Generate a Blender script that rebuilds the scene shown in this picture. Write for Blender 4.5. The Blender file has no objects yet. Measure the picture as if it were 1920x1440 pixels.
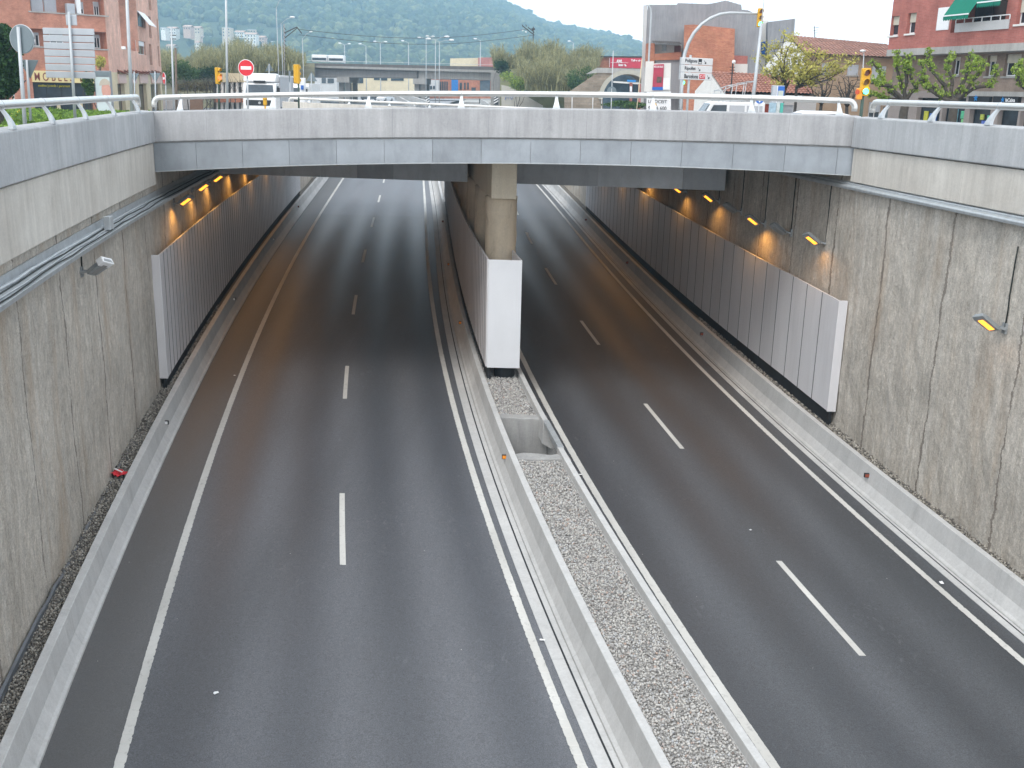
import bpy, bmesh, math, random
import numpy as np
from mathutils import Vector, Matrix
SC = bpy.context.scene; COL = SC.collection
rnd = random.Random(11)
PI = math.pi
def rad(a): return math.radians(a)

# ---------------------------------------------------------------- camera geometry
FPX = 1950.0; EYE = 9.4
PITCH = math.atan((720 - 167) / FPX); ROLL = rad(1.4)
_fwd = np.array([0, math.cos(PITCH), -math.sin(PITCH)])
_up = np.array([0, math.sin(PITCH), math.cos(PITCH)]); _rt = np.array([1., 0, 0])
AX = _rt * math.cos(ROLL) + _up * math.sin(ROLL)
AU = _up * math.cos(ROLL) - _rt * math.sin(ROLL)
CAMP = np.array([0, 0, EYE])
def ray(px, py): return _fwd + AX * (px - 960) / FPX - AU * (py - 720) / FPX
def P(px, py, Y):
    d = ray(px, py); return Vector(CAMP + d * (Y / d[1]))

# ---------------------------------------------------------------- plan curves of the sunken road (X as a function of Y)
def curve(c, lo=11.5, hi=76.0):
    d = np.polyder(c)
    def f(Y):
        Yc = min(max(Y, lo), hi)
        return float(np.polyval(c, Yc) + np.polyval(d, Yc) * (Y - Yc))
    return f
XL = curve([-9.55e-06, 0.00208083, -0.23441127, -2.65248729])
XR = curve([-1.932e-05, 0.00337221, -0.28908696, 4.19074838], 11.5, 66)
XD = curve([-1.369e-05, 0.00259904, -0.2538619, 0.6884799], 18)
XR2 = curve([-1.746e-05, 0.00315661, -0.27822715, 12.07183062], 14)
XD2 = curve([0.00139207, -0.230105, 9.07930808], 14, 56)
XL2 = curve([-2.078e-05, 0.00372814, -0.30862957, 7.07190806], 12)
XCB = curve([-2.461e-05, 0.00397824, -0.30437487, 4.83775174], 12, 66)
def XWL(Y): return XL(Y) - 1.8
def XWR(Y): return XR2(Y) + 1.25 + 0.17 * min(max((Y - 18) / 10, 0), 1)
def XMID(Y): return (XCB(Y) + 0.42 + XL2(Y) - 0.5) / 2
def zr(Y):
    if Y < 160: return 0.036 * Y
    t = min((Y - 160) / 40, 1); return 5.76 + 0.036 * 40 * (t - t * t / 2) 
def zg(x, Y):
    lo = 7.42 + 0.014 * min(max(x, -40), 40) - 0.009 * min(max(Y - 30, 0), 130)
    hi = 7.95 + 0.010 * x - 0.012 * min(max(Y - 30, 0), 130)      # the bridge street sits a little higher
    out = max(XWL(Y) - x, x - XWR(Y), 0) / 3.5; w = max(0., 1 - out) * min(1., max(0., (78 - Y) / 15))
    return lo + max(0, hi - lo) * w * w * (3 - 2 * w)
def frange(a, b, s):
    n = max(1, int(round((b - a) / s))); return [a + (b - a) * i / n for i in range(n + 1)]

# ---------------------------------------------------------------- materials
MATS = {}
class NT:
    def __init__(s, name):
        s.m = bpy.data.materials.new(name); s.m.use_nodes = True; s.t = s.m.node_tree
        s.b = s.t.nodes['Principled BSDF']; s.L = s.t.links
    def n(s, typ, **kw):
        nd = s.t.nodes.new(typ)
        for k, v in kw.items():
            if k.startswith('i_'):
                key = k[2:]; key = int(key) if key.isdigit() else key.replace('_', ' ')
                nd.inputs[key].default_value = v
            else: setattr(nd, k, v)
        return nd
    def l(s, a, b): s.L.new(a, b)
    def coord(s, stretch=(1, 1, 1), kind='Object', rot=(0, 0, 0)):
        tc = s.n('ShaderNodeTexCoord'); mp = s.n('ShaderNodeMapping'); mp.inputs['Scale'].default_value = stretch
        mp.inputs['Rotation'].default_value = rot
        s.l(tc.outputs[kind], mp.inputs[0]); return mp.outputs[0]
    def noise(s, vec, scale, detail=5, rough=.6, dist=0):
        nd = s.n('ShaderNodeTexNoise'); nd.inputs['Scale'].default_value = scale; nd.inputs['Detail'].default_value = detail
        nd.inputs['Roughness'].default_value = rough; nd.inputs['Distortion'].default_value = dist
        if vec is not None: s.l(vec, nd.inputs['Vector'])
        return nd.outputs['Fac']
    def ramp(s, fac, stops):
        nd = s.n('ShaderNodeValToRGB'); e = nd.color_ramp.elements
        while len(e) < len(stops): e.new(.5)
        for i, (p, c) in enumerate(stops):
            e[i].position = p; e[i].color = (c if len(c) == 4 else tuple(c) + (1,)) if hasattr(c, '__len__') else (c, c, c, 1)
        s.l(fac, nd.inputs[0]); return nd.outputs[0]
    def mix(s, a, b, fac, mode='MIX'):
        nd = s.n('ShaderNodeMix', data_type='RGBA', blend_type=mode)
        for v, i in ((fac, 0), (a, 6), (b, 7)):
            if hasattr(v, 'is_output'): s.l(v, nd.inputs[i])
            else: nd.inputs[i].default_value = (tuple(v) + (1,) if hasattr(v, '__len__') and len(v) == 3 else v)
        return nd.outputs[2]
    def math(s, op, a, b=0., c=None):
        nd = s.n('ShaderNodeMath', operation=op)
        for i, v in enumerate((a, b) if c is None else (a, b, c)):
            if hasattr(v, 'is_output'): s.l(v, nd.inputs[i])
            else: nd.inputs[i].default_value = v
        return nd.outputs[0]
    def bump(s, h, strength=.3, dist=.02):
        nd = s.n('ShaderNodeBump'); nd.inputs['Strength'].default_value = strength; nd.inputs['Distance'].default_value = dist
        s.l(h, nd.inputs['Height']); s.l(nd.outputs[0], s.b.inputs['Normal'])
    def set(s, **kw):
        for k, v in kw.items():
            k = k.replace('_', ' ')
            if hasattr(v, 'is_output'): s.l(v, s.b.inputs[k])
            else: s.b.inputs[k].default_value = (tuple(v) + (1,) if hasattr(v, '__len__') and len(v) == 3 else v)
def mul(c, k): return tuple(min(1, x * k) for x in c)
def pm(name, col, rough=.7, var=.14, scale=2.5, metal=0., bump=0., bscale=60, stretch=(1, 1, 1), spec=.4, grime=0., island=0.):
    if name in MATS: return MATS[name]
    t = NT(name); v = t.coord(stretch)
    f = t.noise(v, scale, 6, .62)
    c = t.ramp(f, [(.28, mul(col, 1 - var)), (.72, mul(col, 1 + var))])
    if grime:
        g = t.noise(t.coord((stretch[0], stretch[1], stretch[2] * .25)), scale * 2.3, 7, .7)
        c = t.mix(c, mul(col, .45), t.math('MULTIPLY', t.ramp(g, [(.5, 0.), (.75, 1.)]), grime))
    if island:
        ge = t.n('ShaderNodeNewGeometry')
        c = t.mix(c, t.ramp(ge.outputs['Random Per Island'], [(0, 1 - island), (1, 1 + island * .6)]), 1., 'MULTIPLY')
    t.set(Base_Color=c, Roughness=rough, Metallic=metal); t.b.inputs['Specular IOR Level'].default_value = spec
    if bump: t.bump(t.noise(t.coord(), bscale, 4), bump, .02)
    MATS[name] = t.m; return t.m
def emit(name, col, st):
    if name in MATS: return MATS[name]
    t = NT(name); t.set(Base_Color=col, Roughness=.3); t.b.inputs['Emission Color'].default_value = tuple(col) + (1,)
    t.b.inputs['Emission Strength'].default_value = st; MATS[name] = t.m; return t.m
def glassmat(name, col=(.03, .04, .05)):
    if name in MATS: return MATS[name]
    t = NT(name); f = t.noise(t.coord(), .8, 3)
    t.set(Base_Color=t.ramp(f, [(.3, mul(col, .5)), (.7, mul(col, 1.5))]), Roughness=.08); t.b.inputs['Specular IOR Level'].default_value = .6
    MATS[name] = t.m; return t.m

def asphalt():
    t = NT('asphalt'); uvn = t.n('ShaderNodeUVMap'); sp = t.n('ShaderNodeSeparateXYZ'); t.l(uvn.outputs[0], sp.inputs[0])
    ob = t.coord()
    big = t.noise(t.coord((1, .12, 1)), .55, 5, .6)
    fine = t.noise(ob, 55, 3, .7); grain = t.noise(ob, 16, 4, .7)
    u = sp.outputs[0]
    tr = t.math('COSINE', t.math('MULTIPLY', t.math('SUBTRACT', u, .78), 2 * PI / 1.62))   # wheel tracks
    trk = t.math('MULTIPLY_ADD', tr, .5, .5)
    wob = t.math('MULTIPLY', trk, t.math('MULTIPLY_ADD', big, 1.1, .1))
    c = t.ramp(wob, [(0, (.108, .113, .125)), (.75, (.071, .075, .085))])
    c = t.mix(c, t.ramp(big, [(.3, .8), (.7, 1.2)]), 1., 'MULTIPLY')
    c = t.mix(c, t.ramp(fine, [(.3, .5), (.72, 1.55)]), .9, 'MULTIPLY')
    c = t.mix(c, t.ramp(grain, [(.3, .85), (.7, 1.16)]), .8, 'MULTIPLY')
    sh = t.ramp(u, [(0, 1.), (.001, 1.)])
    blot = t.noise(t.coord((1, .8, 1)), 2.1, 6, .75, 1.2)
    c = t.mix(c, (.15, .155, .165), t.math('MULTIPLY', t.ramp(blot, [(.63, 0.), (.75, 1.)]), .28))
    # dusty brownish shoulder outside the left edge line (u < 0)
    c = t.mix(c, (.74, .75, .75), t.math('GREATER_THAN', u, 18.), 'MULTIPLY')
    scf = t.noise(t.coord((1, .55, 1)), 4.5, 6, .8, 2.); scp = t.noise(ob, .33, 3)
    c = t.mix(c, (.2, .205, .215), t.math('MULTIPLY', t.math('MULTIPLY', t.ramp(scf, [(.56, 0.), (.66, 1.)]), t.ramp(scp, [(.52, 0.), (.62, 1.)])), .38))
    c = t.mix(c, (1.16, 1.17, 1.19), t.math('GREATER_THAN', sp.outputs[1], 60.5), 'MULTIPLY')  # sky glare past the underpass put into the colour, starting at a surfacing joint
    lt = t.math('LESS_THAN', u, -.08)
    c = t.mix(c, (.115, .11, .1), t.math('MULTIPLY', lt, .4))
    vor = t.n('ShaderNodeTexVoronoi'); vor.inputs['Scale'].default_value = 1.5; t.l(ob, vor.inputs['Vector'])
    speck = t.math('LESS_THAN', vor.outputs['Distance'], .016)
    c = t.mix(c, (.5, .5, .48), t.math('MULTIPLY', speck, .8))
    rg = t.math('MULTIPLY_ADD', trk, -.13, .58)
    t.set(Base_Color=c, Roughness=rg); t.b.inputs['Specular IOR Level'].default_value = .5
    t.bump(fine, .35, .008); return t.m

def wall_concrete():
    t = NT('cast_wall_concrete'); ob = t.coord(); sp = t.n('ShaderNodeSeparateXYZ'); t.l(ob, sp.inputs[0])
    streak = t.noise(t.coord((2.2, 2.2, .11)), 1.6, 8, .72, .3)
    fstreak = t.noise(t.coord((6, 6, .35)), 2.4, 7, .75)
    blot = t.noise(ob, .7, 6, .65)
    pits = t.noise(t.coord((1, 1, .6)), 2.6, 7, .8, 1.6); fine = t.noise(ob, 30, 5, .75)
    c = t.ramp(streak, [(.2, (.43, .39, .335)), (.5, (.57, .53, .47)), (.8, (.66, .63, .58))])
    c = t.mix(c, t.ramp(blot, [(.3, .82), (.7, 1.14)]), 1., 'MULTIPLY')
    c = t.mix(c, t.ramp(fstreak, [(.3, .86), (.7, 1.1)]), .8, 'MULTIPLY')
    c = t.mix(c, t.ramp(fine, [(.25, .6), (.75, 1.35)]), .9, 'MULTIPLY')
    mid = t.noise(t.coord((1, 1, .55)), 8.5, 7, .8)
    c = t.mix(c, t.ramp(mid, [(.3, .68), (.7, 1.26)]), .95, 'MULTIPLY')
    c = t.mix(c, (.12, .1, .085), t.math('MULTIPLY', t.ramp(pits, [(.64, 0.), (.73, 1.)]), .6))
    rust = t.noise(t.coord((1.3, 1.3, .2)), .9, 5, .6)
    c = t.mix(c, (.42, .31, .21), t.math('MULTIPLY', t.ramp(rust, [(.54, 0.), (.72, 1.)]), .55))
    # joints between the cast wall panels, ragged
    wob = t.math('MULTIPLY', t.math('SUBTRACT', t.noise(t.coord((0, .3, 1)), 2.2, 6, .75), .5), .3)
    yj = t.math('ADD', sp.outputs[1], wob)
    md = t.math('PINGPONG', yj, 1.31)
    j = t.math('LESS_THAN', md, t.math('MULTIPLY', t.ramp(t.noise(t.coord((1, .6, .8)), 1.4, 7, .8), [(.38, 0.), (.75, 1.)]), .085))
    c = t.mix(c, (.16, .135, .115), t.math('MULTIPLY', j, .7))
    t.set(Base_Color=c, Roughness=.92); t.b.inputs['Specular IOR Level'].default_value = .2
    h = t.math('ADD', t.math('MULTIPLY', t.noise(ob, 9, 7, .72), .6), t.math('MULTIPLY', j, -.6))
    h = t.math('ADD', h, t.math('MULTIPLY', streak, .5))
    h = t.math('ADD', h, t.math('MULTIPLY', mid, .5)); t.bump(h, 1., .07); return t.m

def smooth_concrete(name, c0, c1, streaky=1., seam=0., grime=.35):
    t = NT(name); ob = t.coord()
    a = t.noise(ob, .9, 6, .62); s = t.noise(t.coord((3, 3, .22)), 1.8, 7, .7); f = t.noise(ob, 22, 5, .7)
    c = t.ramp(a, [(.28, c0), (.72, c1)])
    c = t.mix(c, t.ramp(s, [(.3, 1 - .16 * streaky), (.7, 1 + .1 * streaky)]), 1., 'MULTIPLY')
    c = t.mix(c, t.ramp(f, [(.3, .9), (.7, 1.08)]), .8, 'MULTIPLY')
    g = t.noise(t.coord((1.4, 1.4, .5)), 1.7, 8, .78, .5)
    c = t.mix(c, mul(c0, .5), t.math('MULTIPLY', t.ramp(g, [(.56, 0.), (.74, 1.)]), grime))
    if seam:
        sp = t.n('ShaderNodeSeparateXYZ'); t.l(ob, sp.inputs[0])
        ax = sp.outputs[0] if seam > 0 else sp.outputs[1]
        md = t.math('PINGPONG', t.math('ADD', ax, t.math('MULTIPLY', a, .06)), abs(seam) / 2)
        ln = t.math('LESS_THAN', md, .007)
        c = t.mix(c, mul(c0, .55), t.math('MULTIPLY', ln, .4))
    t.set(Base_Color=c, Roughness=.82); t.b.inputs['Specular IOR Level'].default_value = .3
    t.bump(t.noise(ob, 14, 6, .7), .22, .02); return t.m

def paintmat():
    t = NT('road_paint'); ob = t.coord()
    f = t.noise(ob, 9, 6, .75); w = t.noise(t.coord((1, .3, 1)), 1.3, 5)
    c = t.ramp(w, [(.3, (.47, .465, .44)), (.7, (.62, .615, .585))])
    c = t.mix(c, (.2, .2, .2), t.math('MULTIPLY', t.ramp(f, [(.56, 0.), (.7, 1.)]), .5))
    t.set(Base_Color=c, Roughness=.7); return t.m

def brickmat(name, c1, c2, mortar, scale=1., bw=.5, bh=.25):
    t = NT(name); tc = t.n('ShaderNodeTexCoord'); sp = t.n('ShaderNodeSeparateXYZ'); t.l(tc.outputs['Object'], sp.inputs[0])
    cb = t.n('ShaderNodeCombineXYZ'); t.l(t.math('ADD', sp.outputs[0], sp.outputs[1]), cb.inputs[0]); t.l(sp.outputs[2], cb.inputs[1])
    b = t.n('ShaderNodeTexBrick'); t.l(cb.outputs[0], b.inputs['Vector'])
    b.inputs['Color1'].default_value = c1 + (1,); b.inputs['Color2'].default_value = c2 + (1,); b.inputs['Mortar'].default_value = mortar + (1,)
    b.inputs['Scale'].default_value = 1.; b.inputs['Brick Width'].default_value = .26 * scale; b.inputs['Row Height'].default_value = .075 * scale
    b.inputs['Mortar Size'].default_value = .009 * scale
    n = t.noise(t.coord(), .45, 7, .72); n2 = t.noise(t.coord((1, 1, .9)), 1.3, 7, .75)
    c = t.mix(b.outputs[0], t.ramp(n, [(.3, .7), (.7, 1.25)]), 1., 'MULTIPLY')
    c = t.mix(c, t.ramp(n2, [(.3, .82), (.7, 1.14)]), 1., 'MULTIPLY')
    t.set(Base_Color=c, Roughness=.88); t.b.inputs['Specular IOR Level'].default_value = .2
    return t.m
def leafmat(name, c0, c1):
    t = NT(name); ge = t.n('ShaderNodeNewGeometry')
    c = t.ramp(ge.outputs['Random Per Island'], [(0, c0), (.75, c1), (1, mul(c1, 1.3))])
    t.set(Base_Color=c, Roughness=.65); t.b.inputs['Specular IOR Level'].default_value = .25
    tr = t.n('ShaderNodeBsdfTranslucent'); t.l(c, tr.inputs[0]); mx = t.n('ShaderNodeMixShader'); mx.inputs[0].default_value = .3
    t.l(t.b.outputs[0], mx.inputs[1]); t.l(tr.outputs[0], mx.inputs[2]); t.l(mx.outputs[0], t.t.nodes['Material Output'].inputs[0])
    return t.m
def gravelmat(name, stops):
    t = NT(name); ge = t.n('ShaderNodeNewGeometry')
    t.set(Base_Color=t.ramp(ge.outputs['Random Per Island'], stops), Roughness=.85); t.b.inputs['Specular IOR Level'].default_value = .25
    return t.m

M = dict(
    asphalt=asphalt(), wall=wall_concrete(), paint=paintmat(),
    parapet=smooth_concrete('parapet_concrete', (.335, .342, .355), (.435, .442, .452), 1.1, 2.4, .45),
    parapetside=smooth_concrete('side_parapet_concrete', (.36, .37, .383), (.475, .487, .495), 1., -2.6, .4),
    band=smooth_concrete('weathered_band_concrete', (.48, .45, .405), (.61, .585, .535), 1., -2.3, .4),
    barrier=smooth_concrete('barrier_concrete', (.45, .452, .448), (.56, .562, .555), .55, -9., .4),
    roughcon=smooth_concrete('rough_concrete', (.28, .28, .28), (.4, .4, .39), 1., 0, .5),
    column=smooth_concrete('rough_column_concrete', (.54, .455, .34), (.7, .605, .47), .6, 0, .8),
    cap=smooth_concrete('cap_beam_concrete', (.68, .6, .47), (.77, .71, .58), .6, 0, .25),
    deckcon=smooth_concrete('deck_concrete', (.38, .38, .37), (.47, .47, .46), .8, 0, .4),
    steel=pm('brushed_rail_steel', (.62, .62, .6), .34, .08, 4, .75, stretch=(1, 1, 1), spec=.5),
    galv=pm('galvanised_steel', (.5, .53, .55), .5, .12, 5, .5, grime=.3),
    fascia=pm('zinc_fascia_sheet', (.32, .352, .385), .5, .16, 1.6, .35, grime=.3, island=.12),
    girder=pm('zinc_girder_sheet', (.36, .385, .41), .5, .12, 1.4, .35, grime=.35, island=.3),
    cladding=pm('aluminium_cladding', (.72, .72, .745), .42, .05, 1.2, .08, stretch=(1, 1, .3), grime=.2, island=.06),
    whitepanel=pm('white_end_panel', (.72, .74, .77), .45, .04, 1.0, .1, grime=.08),
    black=pm('black_plastic', (.018, .02, .024), .6, .3),
    darkseal=pm('dark_membrane', (.12, .13, .145), .6, .25),
    pole=pm('painted_grey_pole', (.45, .48, .5), .45, .08, 3, .2), darkpole=pm('dark_green_pole', (.04, .075, .06), .5, .1),
    housing=pm('lamp_housing', (.3, .32, .33), .5, .12, 6, .2), white=pm('white_paint', (.78, .79, .8), .45, .05),
    amber=pm('amber_reflector', (.95, .32, .02), .3, .05), redlens=pm('dull_red_reflector', (.28, .07, .04), .4, .1),
    signback=pm('grey_sign_back', (.43, .46, .5), .5, .08, 2, .3), signdark=pm('dark_sign_back', (.16, .2, .22), .55, .1),
    yellow=pm('signal_yellow', (.62, .34, .02), .5, .07), red=pm('sign_red', (.62, .02, .035), .45, .05),
    blue=pm('sign_blue', (.02, .12, .45), .45, .05), ink=pm('lettering_black', (.02, .022, .03), .6, .1),
    tyre=pm('tyre_rubber', (.02, .02, .022), .8, .2), rim=pm('wheel_rim', (.4, .41, .42), .4, .1, 4, .6),
    glass=glassmat('window_glass'), carglass=glassmat('vehicle_glass', (.05, .07, .09)),
    bark=pm('plane_tree_bark', (.065, .056, .046), .9, .35, 5, bump=.5, bscale=25), barkdark=pm('dark_bark', (.06, .052, .045), .9, .3, 5),
    wire=pm('cable_black', (.02, .025, .022), .6, .1),
)

# ---------------------------------------------------------------- mesh builder
class MB:
    def __init__(s): s.v = []; s.f = []; s.uv = []
    def add(s, vs, fs):
        o = len(s.v); s.v += [tuple(p) for p in vs]; s.f += [tuple(i + o for i in f) for f in fs]
    def poly(s, *pts): s.add(pts, [tuple(range(len(pts)))])
    def box(s, x0, x1, y0, y1, z0, z1):
        s.add([(x0, y0, z0), (x1, y0, z0), (x1, y1, z0), (x0, y1, z0), (x0, y0, z1), (x1, y0, z1), (x1, y1, z1), (x0, y1, z1)],
              [(0, 3, 2, 1), (4, 5, 6, 7), (0, 1, 5, 4), (1, 2, 6, 5), (2, 3, 7, 6), (3, 0, 4, 7)])
    def obox(s, c, ax, ay, az):   # centre and three half-axis vectors
        c, ax, ay, az = map(Vector, (c, ax, ay, az))
        s.add([c - ax - ay - az, c + ax - ay - az, c + ax + ay - az, c - ax + ay - az, c - ax - ay + az, c + ax - ay + az, c + ax + ay + az, c - ax + ay + az],
              [(0, 3, 2, 1), (4, 5, 6, 7), (0, 1, 5, 4), (1, 2, 6, 5), (2, 3, 7, 6), (3, 0, 4, 7)])
    def bar(s, a, b, w, h=None, up=(0, 0, 1)):
        a, b = Vector(a), Vector(b); d = b - a; L = d.length; d.normalize(); u = Vector(up)
        if abs(d.dot(u)) > .98: u = Vector((0, 1, 0))
        x = d.cross(u).normalized(); y = x.cross(d).normalized(); h = w if h is None else h
        s.obox((a + b) / 2, d * L / 2, x * w / 2, y * h / 2)
    def tube(s, path, r, seg=8, cap=True):
        path = [Vector(p) for p in path]; n = len(path); rs = r if hasattr(r, '__len__') else [r] * n
        o = len(s.v); prev = None
        for i, p in enumerate(path):
            d = (path[min(i + 1, n - 1)] - path[max(i - 1, 0)]).normalized()
            if prev is None:
                u = Vector((0, 0, 1)) if abs(d.z) < .9 else Vector((1, 0, 0)); x = d.cross(u).normalized()
            else: x = (prev - d * prev.dot(d)).normalized()
            y = d.cross(x); prev = x
            for k in range(seg):
                a = 2 * PI * k / seg; s.v.append(tuple(p + (x * math.cos(a) + y * math.sin(a)) * rs[i]))
        for i in range(n - 1):
            for k in range(seg):
                k2 = (k + 1) % seg; a = o + i * seg
                s.f.append((a + k, a + k2, a + seg + k2, a + seg + k))
        if cap: s.f.append(tuple(o + k for k in range(seg))[::-1]); s.f.append(tuple(o + (n - 1) * seg + k for k in range(seg)))
    def cyl(s, a, b, r, r2=None, seg=12): s.tube([a, b], [r, r if r2 is None else r2], seg)
    def ball(s, c, r, seg=10, rings=6, sc=(1, 1, 1)):
        o = len(s.v)
        for i in range(rings + 1):
            t = PI * i / rings
            for k in range(seg):
                a = 2 * PI * k / seg
                s.v.append((c[0] + r * sc[0] * math.sin(t) * math.cos(a), c[1] + r * sc[1] * math.sin(t) * math.sin(a), c[2] + r * sc[2] * math.cos(t)))
        for i in range(rings):
            for k in range(seg):
                k2 = (k + 1) % seg; s.f.append((o + i * seg + k, o + i * seg + k2, o + (i + 1) * seg + k2, o + (i + 1) * seg + k))
    def prism(s, pts, y0, y1):     # polygon in local x,z extruded along y
        n = len(pts); o = len(s.v)
        s.v += [(x, y0, z) for x, z in pts] + [(x, y1, z) for x, z in pts]
        s.f += [tuple(o + i for i in range(n)), tuple(o + n + i for i in range(n))[::-1]]
        s.f += [(o + (i + 1) % n, o + i, o + n + i, o + n + (i + 1) % n) for i in range(n)]
    def prismx(s, pts, x0, x1):    # polygon in y,z extruded along x
        n = len(pts); o = len(s.v)
        s.v += [(x0, y, z) for y, z in pts] + [(x1, y, z) for y, z in pts]
        s.f += [tuple(o + i for i in range(n))[::-1], tuple(o + n + i for i in range(n))]
        s.f += [(o + i, o + (i + 1) % n, o + n + (i + 1) % n, o + n + i) for i in range(n)]
    def prismz(s, pts, z0, z1):
        n = len(pts); o = len(s.v)
        s.v += [(x, y, z0) for x, y in pts] + [(x, y, z1) for x, y in pts]
        s.f += [tuple(o + i for i in range(n))[::-1], tuple(o + n + i for i in range(n))]
        s.f += [(o + i, o + (i + 1) % n, o + n + (i + 1) % n, o + n + i) for i in range(n)]
    def sweep(s, fn, ys, prof, zf=zr, closed=True, jit=0., r=None):
        o = len(s.v); n = len(prof)
        for Y in ys:
            x = fn(Y); z0 = zf(Y)
            for dx, z in prof:
                jx = (r.uniform(-jit, jit) if jit else 0)
                s.v.append((x + dx + jx, Y, z0 + z))
        m = n if closed else n - 1
        for i in range(len(ys) - 1):
            for k in range(m):
                k2 = (k + 1) % n; a = o + i * n; s.f.append((a + k, a + k2, a + n + k2, a + n + k))
        if closed: s.f.append(tuple(o + k for k in range(n))); s.f.append(tuple(o + (len(ys) - 1) * n + k for k in range(n))[::-1])
    def disc(s, c, nrm, r, th=.01, seg=24):
        c, nrm = Vector(c), Vector(nrm).normalized(); s.tube([c - nrm * th / 2, c + nrm * th / 2], r, seg)
    def build(s, name, mat, parent=None, world=False, smooth=False, bevel=0., recalc=True, mats=None, midx=None):
        me = bpy.data.meshes.new(name); vs = s.v
        if world and parent is not None:
            inv = (Matrix.Translation(parent.location) @ parent.rotation_euler.to_matrix().to_4x4()).inverted() if parent.parent is None else None
            if inv is None:
                pp = parent.parent; pw = Matrix.Translation(pp.location) @ pp.rotation_euler.to_matrix().to_4x4()
                inv = (pw @ Matrix.Translation(parent.location) @ parent.rotation_euler.to_matrix().to_4x4()).inverted()
            vs = [tuple(inv @ Vector(p)) for p in vs]
        me.from_pydata(vs, [], s.f)
        if recalc and len(s.f) < 60000:
            bm = bmesh.new(); bm.from_mesh(me); bmesh.ops.recalc_face_normals(bm, faces=bm.faces); bm.to_mesh(me); bm.free()
        me.materials.append(mat)
        if smooth: me.polygons.foreach_set('use_smooth', [True] * len(me.polygons))
        o = bpy.data.objects.new(name, me); COL.objects.link(o)
        if parent is not None: o.parent = parent
        if bevel:
            b = o.modifiers.new('edge', 'BEVEL'); b.width = bevel; b.segments = 2; b.limit_method = 'ANGLE'; b.angle_limit = rad(35)
        return o
def tag(o, label, cat=None, group=None, kind=None):
    if label: o['label'] = label
    if cat: o['category'] = cat
    if group: o['group'] = group
    if kind: o['kind'] = kind
    return o
def thing(name, label, cat, loc=(0, 0, 0), rz=0., group=None):
    o = bpy.data.objects.new(name, None); COL.objects.link(o); o.empty_display_size = .2
    o.location = loc; o.rotation_euler = (0, 0, rz); return tag(o, label, cat, group)
def dup(root, loc=None, rz=None, label=None, group=None):
    r = root.copy(); COL.objects.link(r)
    if loc is not None: r.location = loc
    if rz is not None: r.rotation_euler = (0, 0, rz)
    if label: r['label'] = label
    if group: r['group'] = group
    for ch in list(root.children):
        c = ch.copy(); COL.objects.link(c); c.parent = r
        for g in list(ch.children):
            d = g.copy(); COL.objects.link(d); d.parent = c
    return r
def lettering(parent, s, w, h, mat, loc, rot=(PI / 2, 0, 0), name='lettering', th=.012, bold=.0):
    """flat raised letters fitted into a w x h box, centred on loc in the parent's frame"""
    cu = bpy.data.curves.new('txt', 'FONT'); cu.body = s; cu.size = 1; cu.extrude = .02; cu.offset = bold
    ob = bpy.data.objects.new('txt', cu); COL.objects.link(ob); bpy.context.view_layer.update()
    me = bpy.data.meshes.new_from_object(ob.evaluated_get(bpy.context.evaluated_depsgraph_get()))
    bpy.data.objects.remove(ob); bpy.data.curves.remove(cu)
    vs = np.array([v.co[:] for v in me.vertices]); lo, hi = vs.min(0), vs.max(0)
    for v in me.vertices:
        v.co = (((v.co.x - lo[0]) / (hi[0] - lo[0]) - .5) * w, ((v.co.y - lo[1]) / (hi[1] - lo[1]) - .5) * h, (v.co.z / .02) * th / 2)
    me.materials.clear(); me.materials.append(mat); me.name = name
    o = bpy.data.objects.new(name, me); COL.objects.link(o); o.parent = parent; o.location = loc; o.rotation_euler = rot
    return o
# ================================================================ SUNKEN ROAD
ROADY = frange(-14, 200, 1.0)
def roadsheet(name, fl, fr, u0, label):
    mb = MB(); uvs = []; N = 8
    for Y in ROADY:
        a, b = fl(Y), fr(Y)
        for k in range(N + 1):
            x = a + (b - a) * k / N; mb.v.append((x, Y, zr(Y))); uvs.append((x - u0(Y), Y))
    for i in range(len(ROADY) - 1):
        for k in range(N):
            q = i * (N + 1) + k; mb.f.append((q, q + 1, q + N + 2, q + N + 1))
    o = mb.build(name, M['asphalt'], recalc=False); me = o.data; uv = me.uv_layers.new(name='UVMap')
    for lp in me.loops: uv.data[lp.index].uv = uvs[lp.vertex_index]
    return tag(o, label, 'road', kind='structure')
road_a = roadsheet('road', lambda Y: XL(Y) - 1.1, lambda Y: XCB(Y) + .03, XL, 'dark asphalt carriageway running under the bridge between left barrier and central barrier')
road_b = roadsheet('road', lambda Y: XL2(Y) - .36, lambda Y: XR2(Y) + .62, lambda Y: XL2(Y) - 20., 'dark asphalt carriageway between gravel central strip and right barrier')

def edge_line(parent, fn, w, ribbed, y0=-8, y1=175):
    mb = MB(); o = 0; r = random.Random(3)
    Y = y0; rings = []
    while Y < y1:
        st = .2 if Y < 60 else 1.5
        e = .011 if ribbed and Y < 60 else .0
        for dy, k in ((0, 1), (st * .72, 1), (st * .74, 0), (st * .97, 0)):
            j = r.uniform(-.005, .005)
            rings.append((Y + dy, -w / 2 - (e * k if ribbed == 'L' else 0) + j, w / 2 + (e * k if ribbed == 'R' else 0) - j, .005 + .004 * k * (1 if ribbed else 0)))
        Y += st
    for (Y, a, b, h) in rings: mb.v += [(fn(Y) + a, Y, zr(Y) + h), (fn(Y) + b, Y, zr(Y) + h)]
    for i in range(len(rings) - 1): mb.f.append((2 * i, 2 * i + 1, 2 * i + 3, 2 * i + 2))
    return mb.build('edge_line', M['paint'], parent, recalc=False)
edge_line(road_a, XL, .14, 'R'); edge_line(road_a, XR, .135, 'L')
edge_line(road_b, XL2, .15, None); edge_line(road_b, XR2, .12, 'L')
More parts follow.
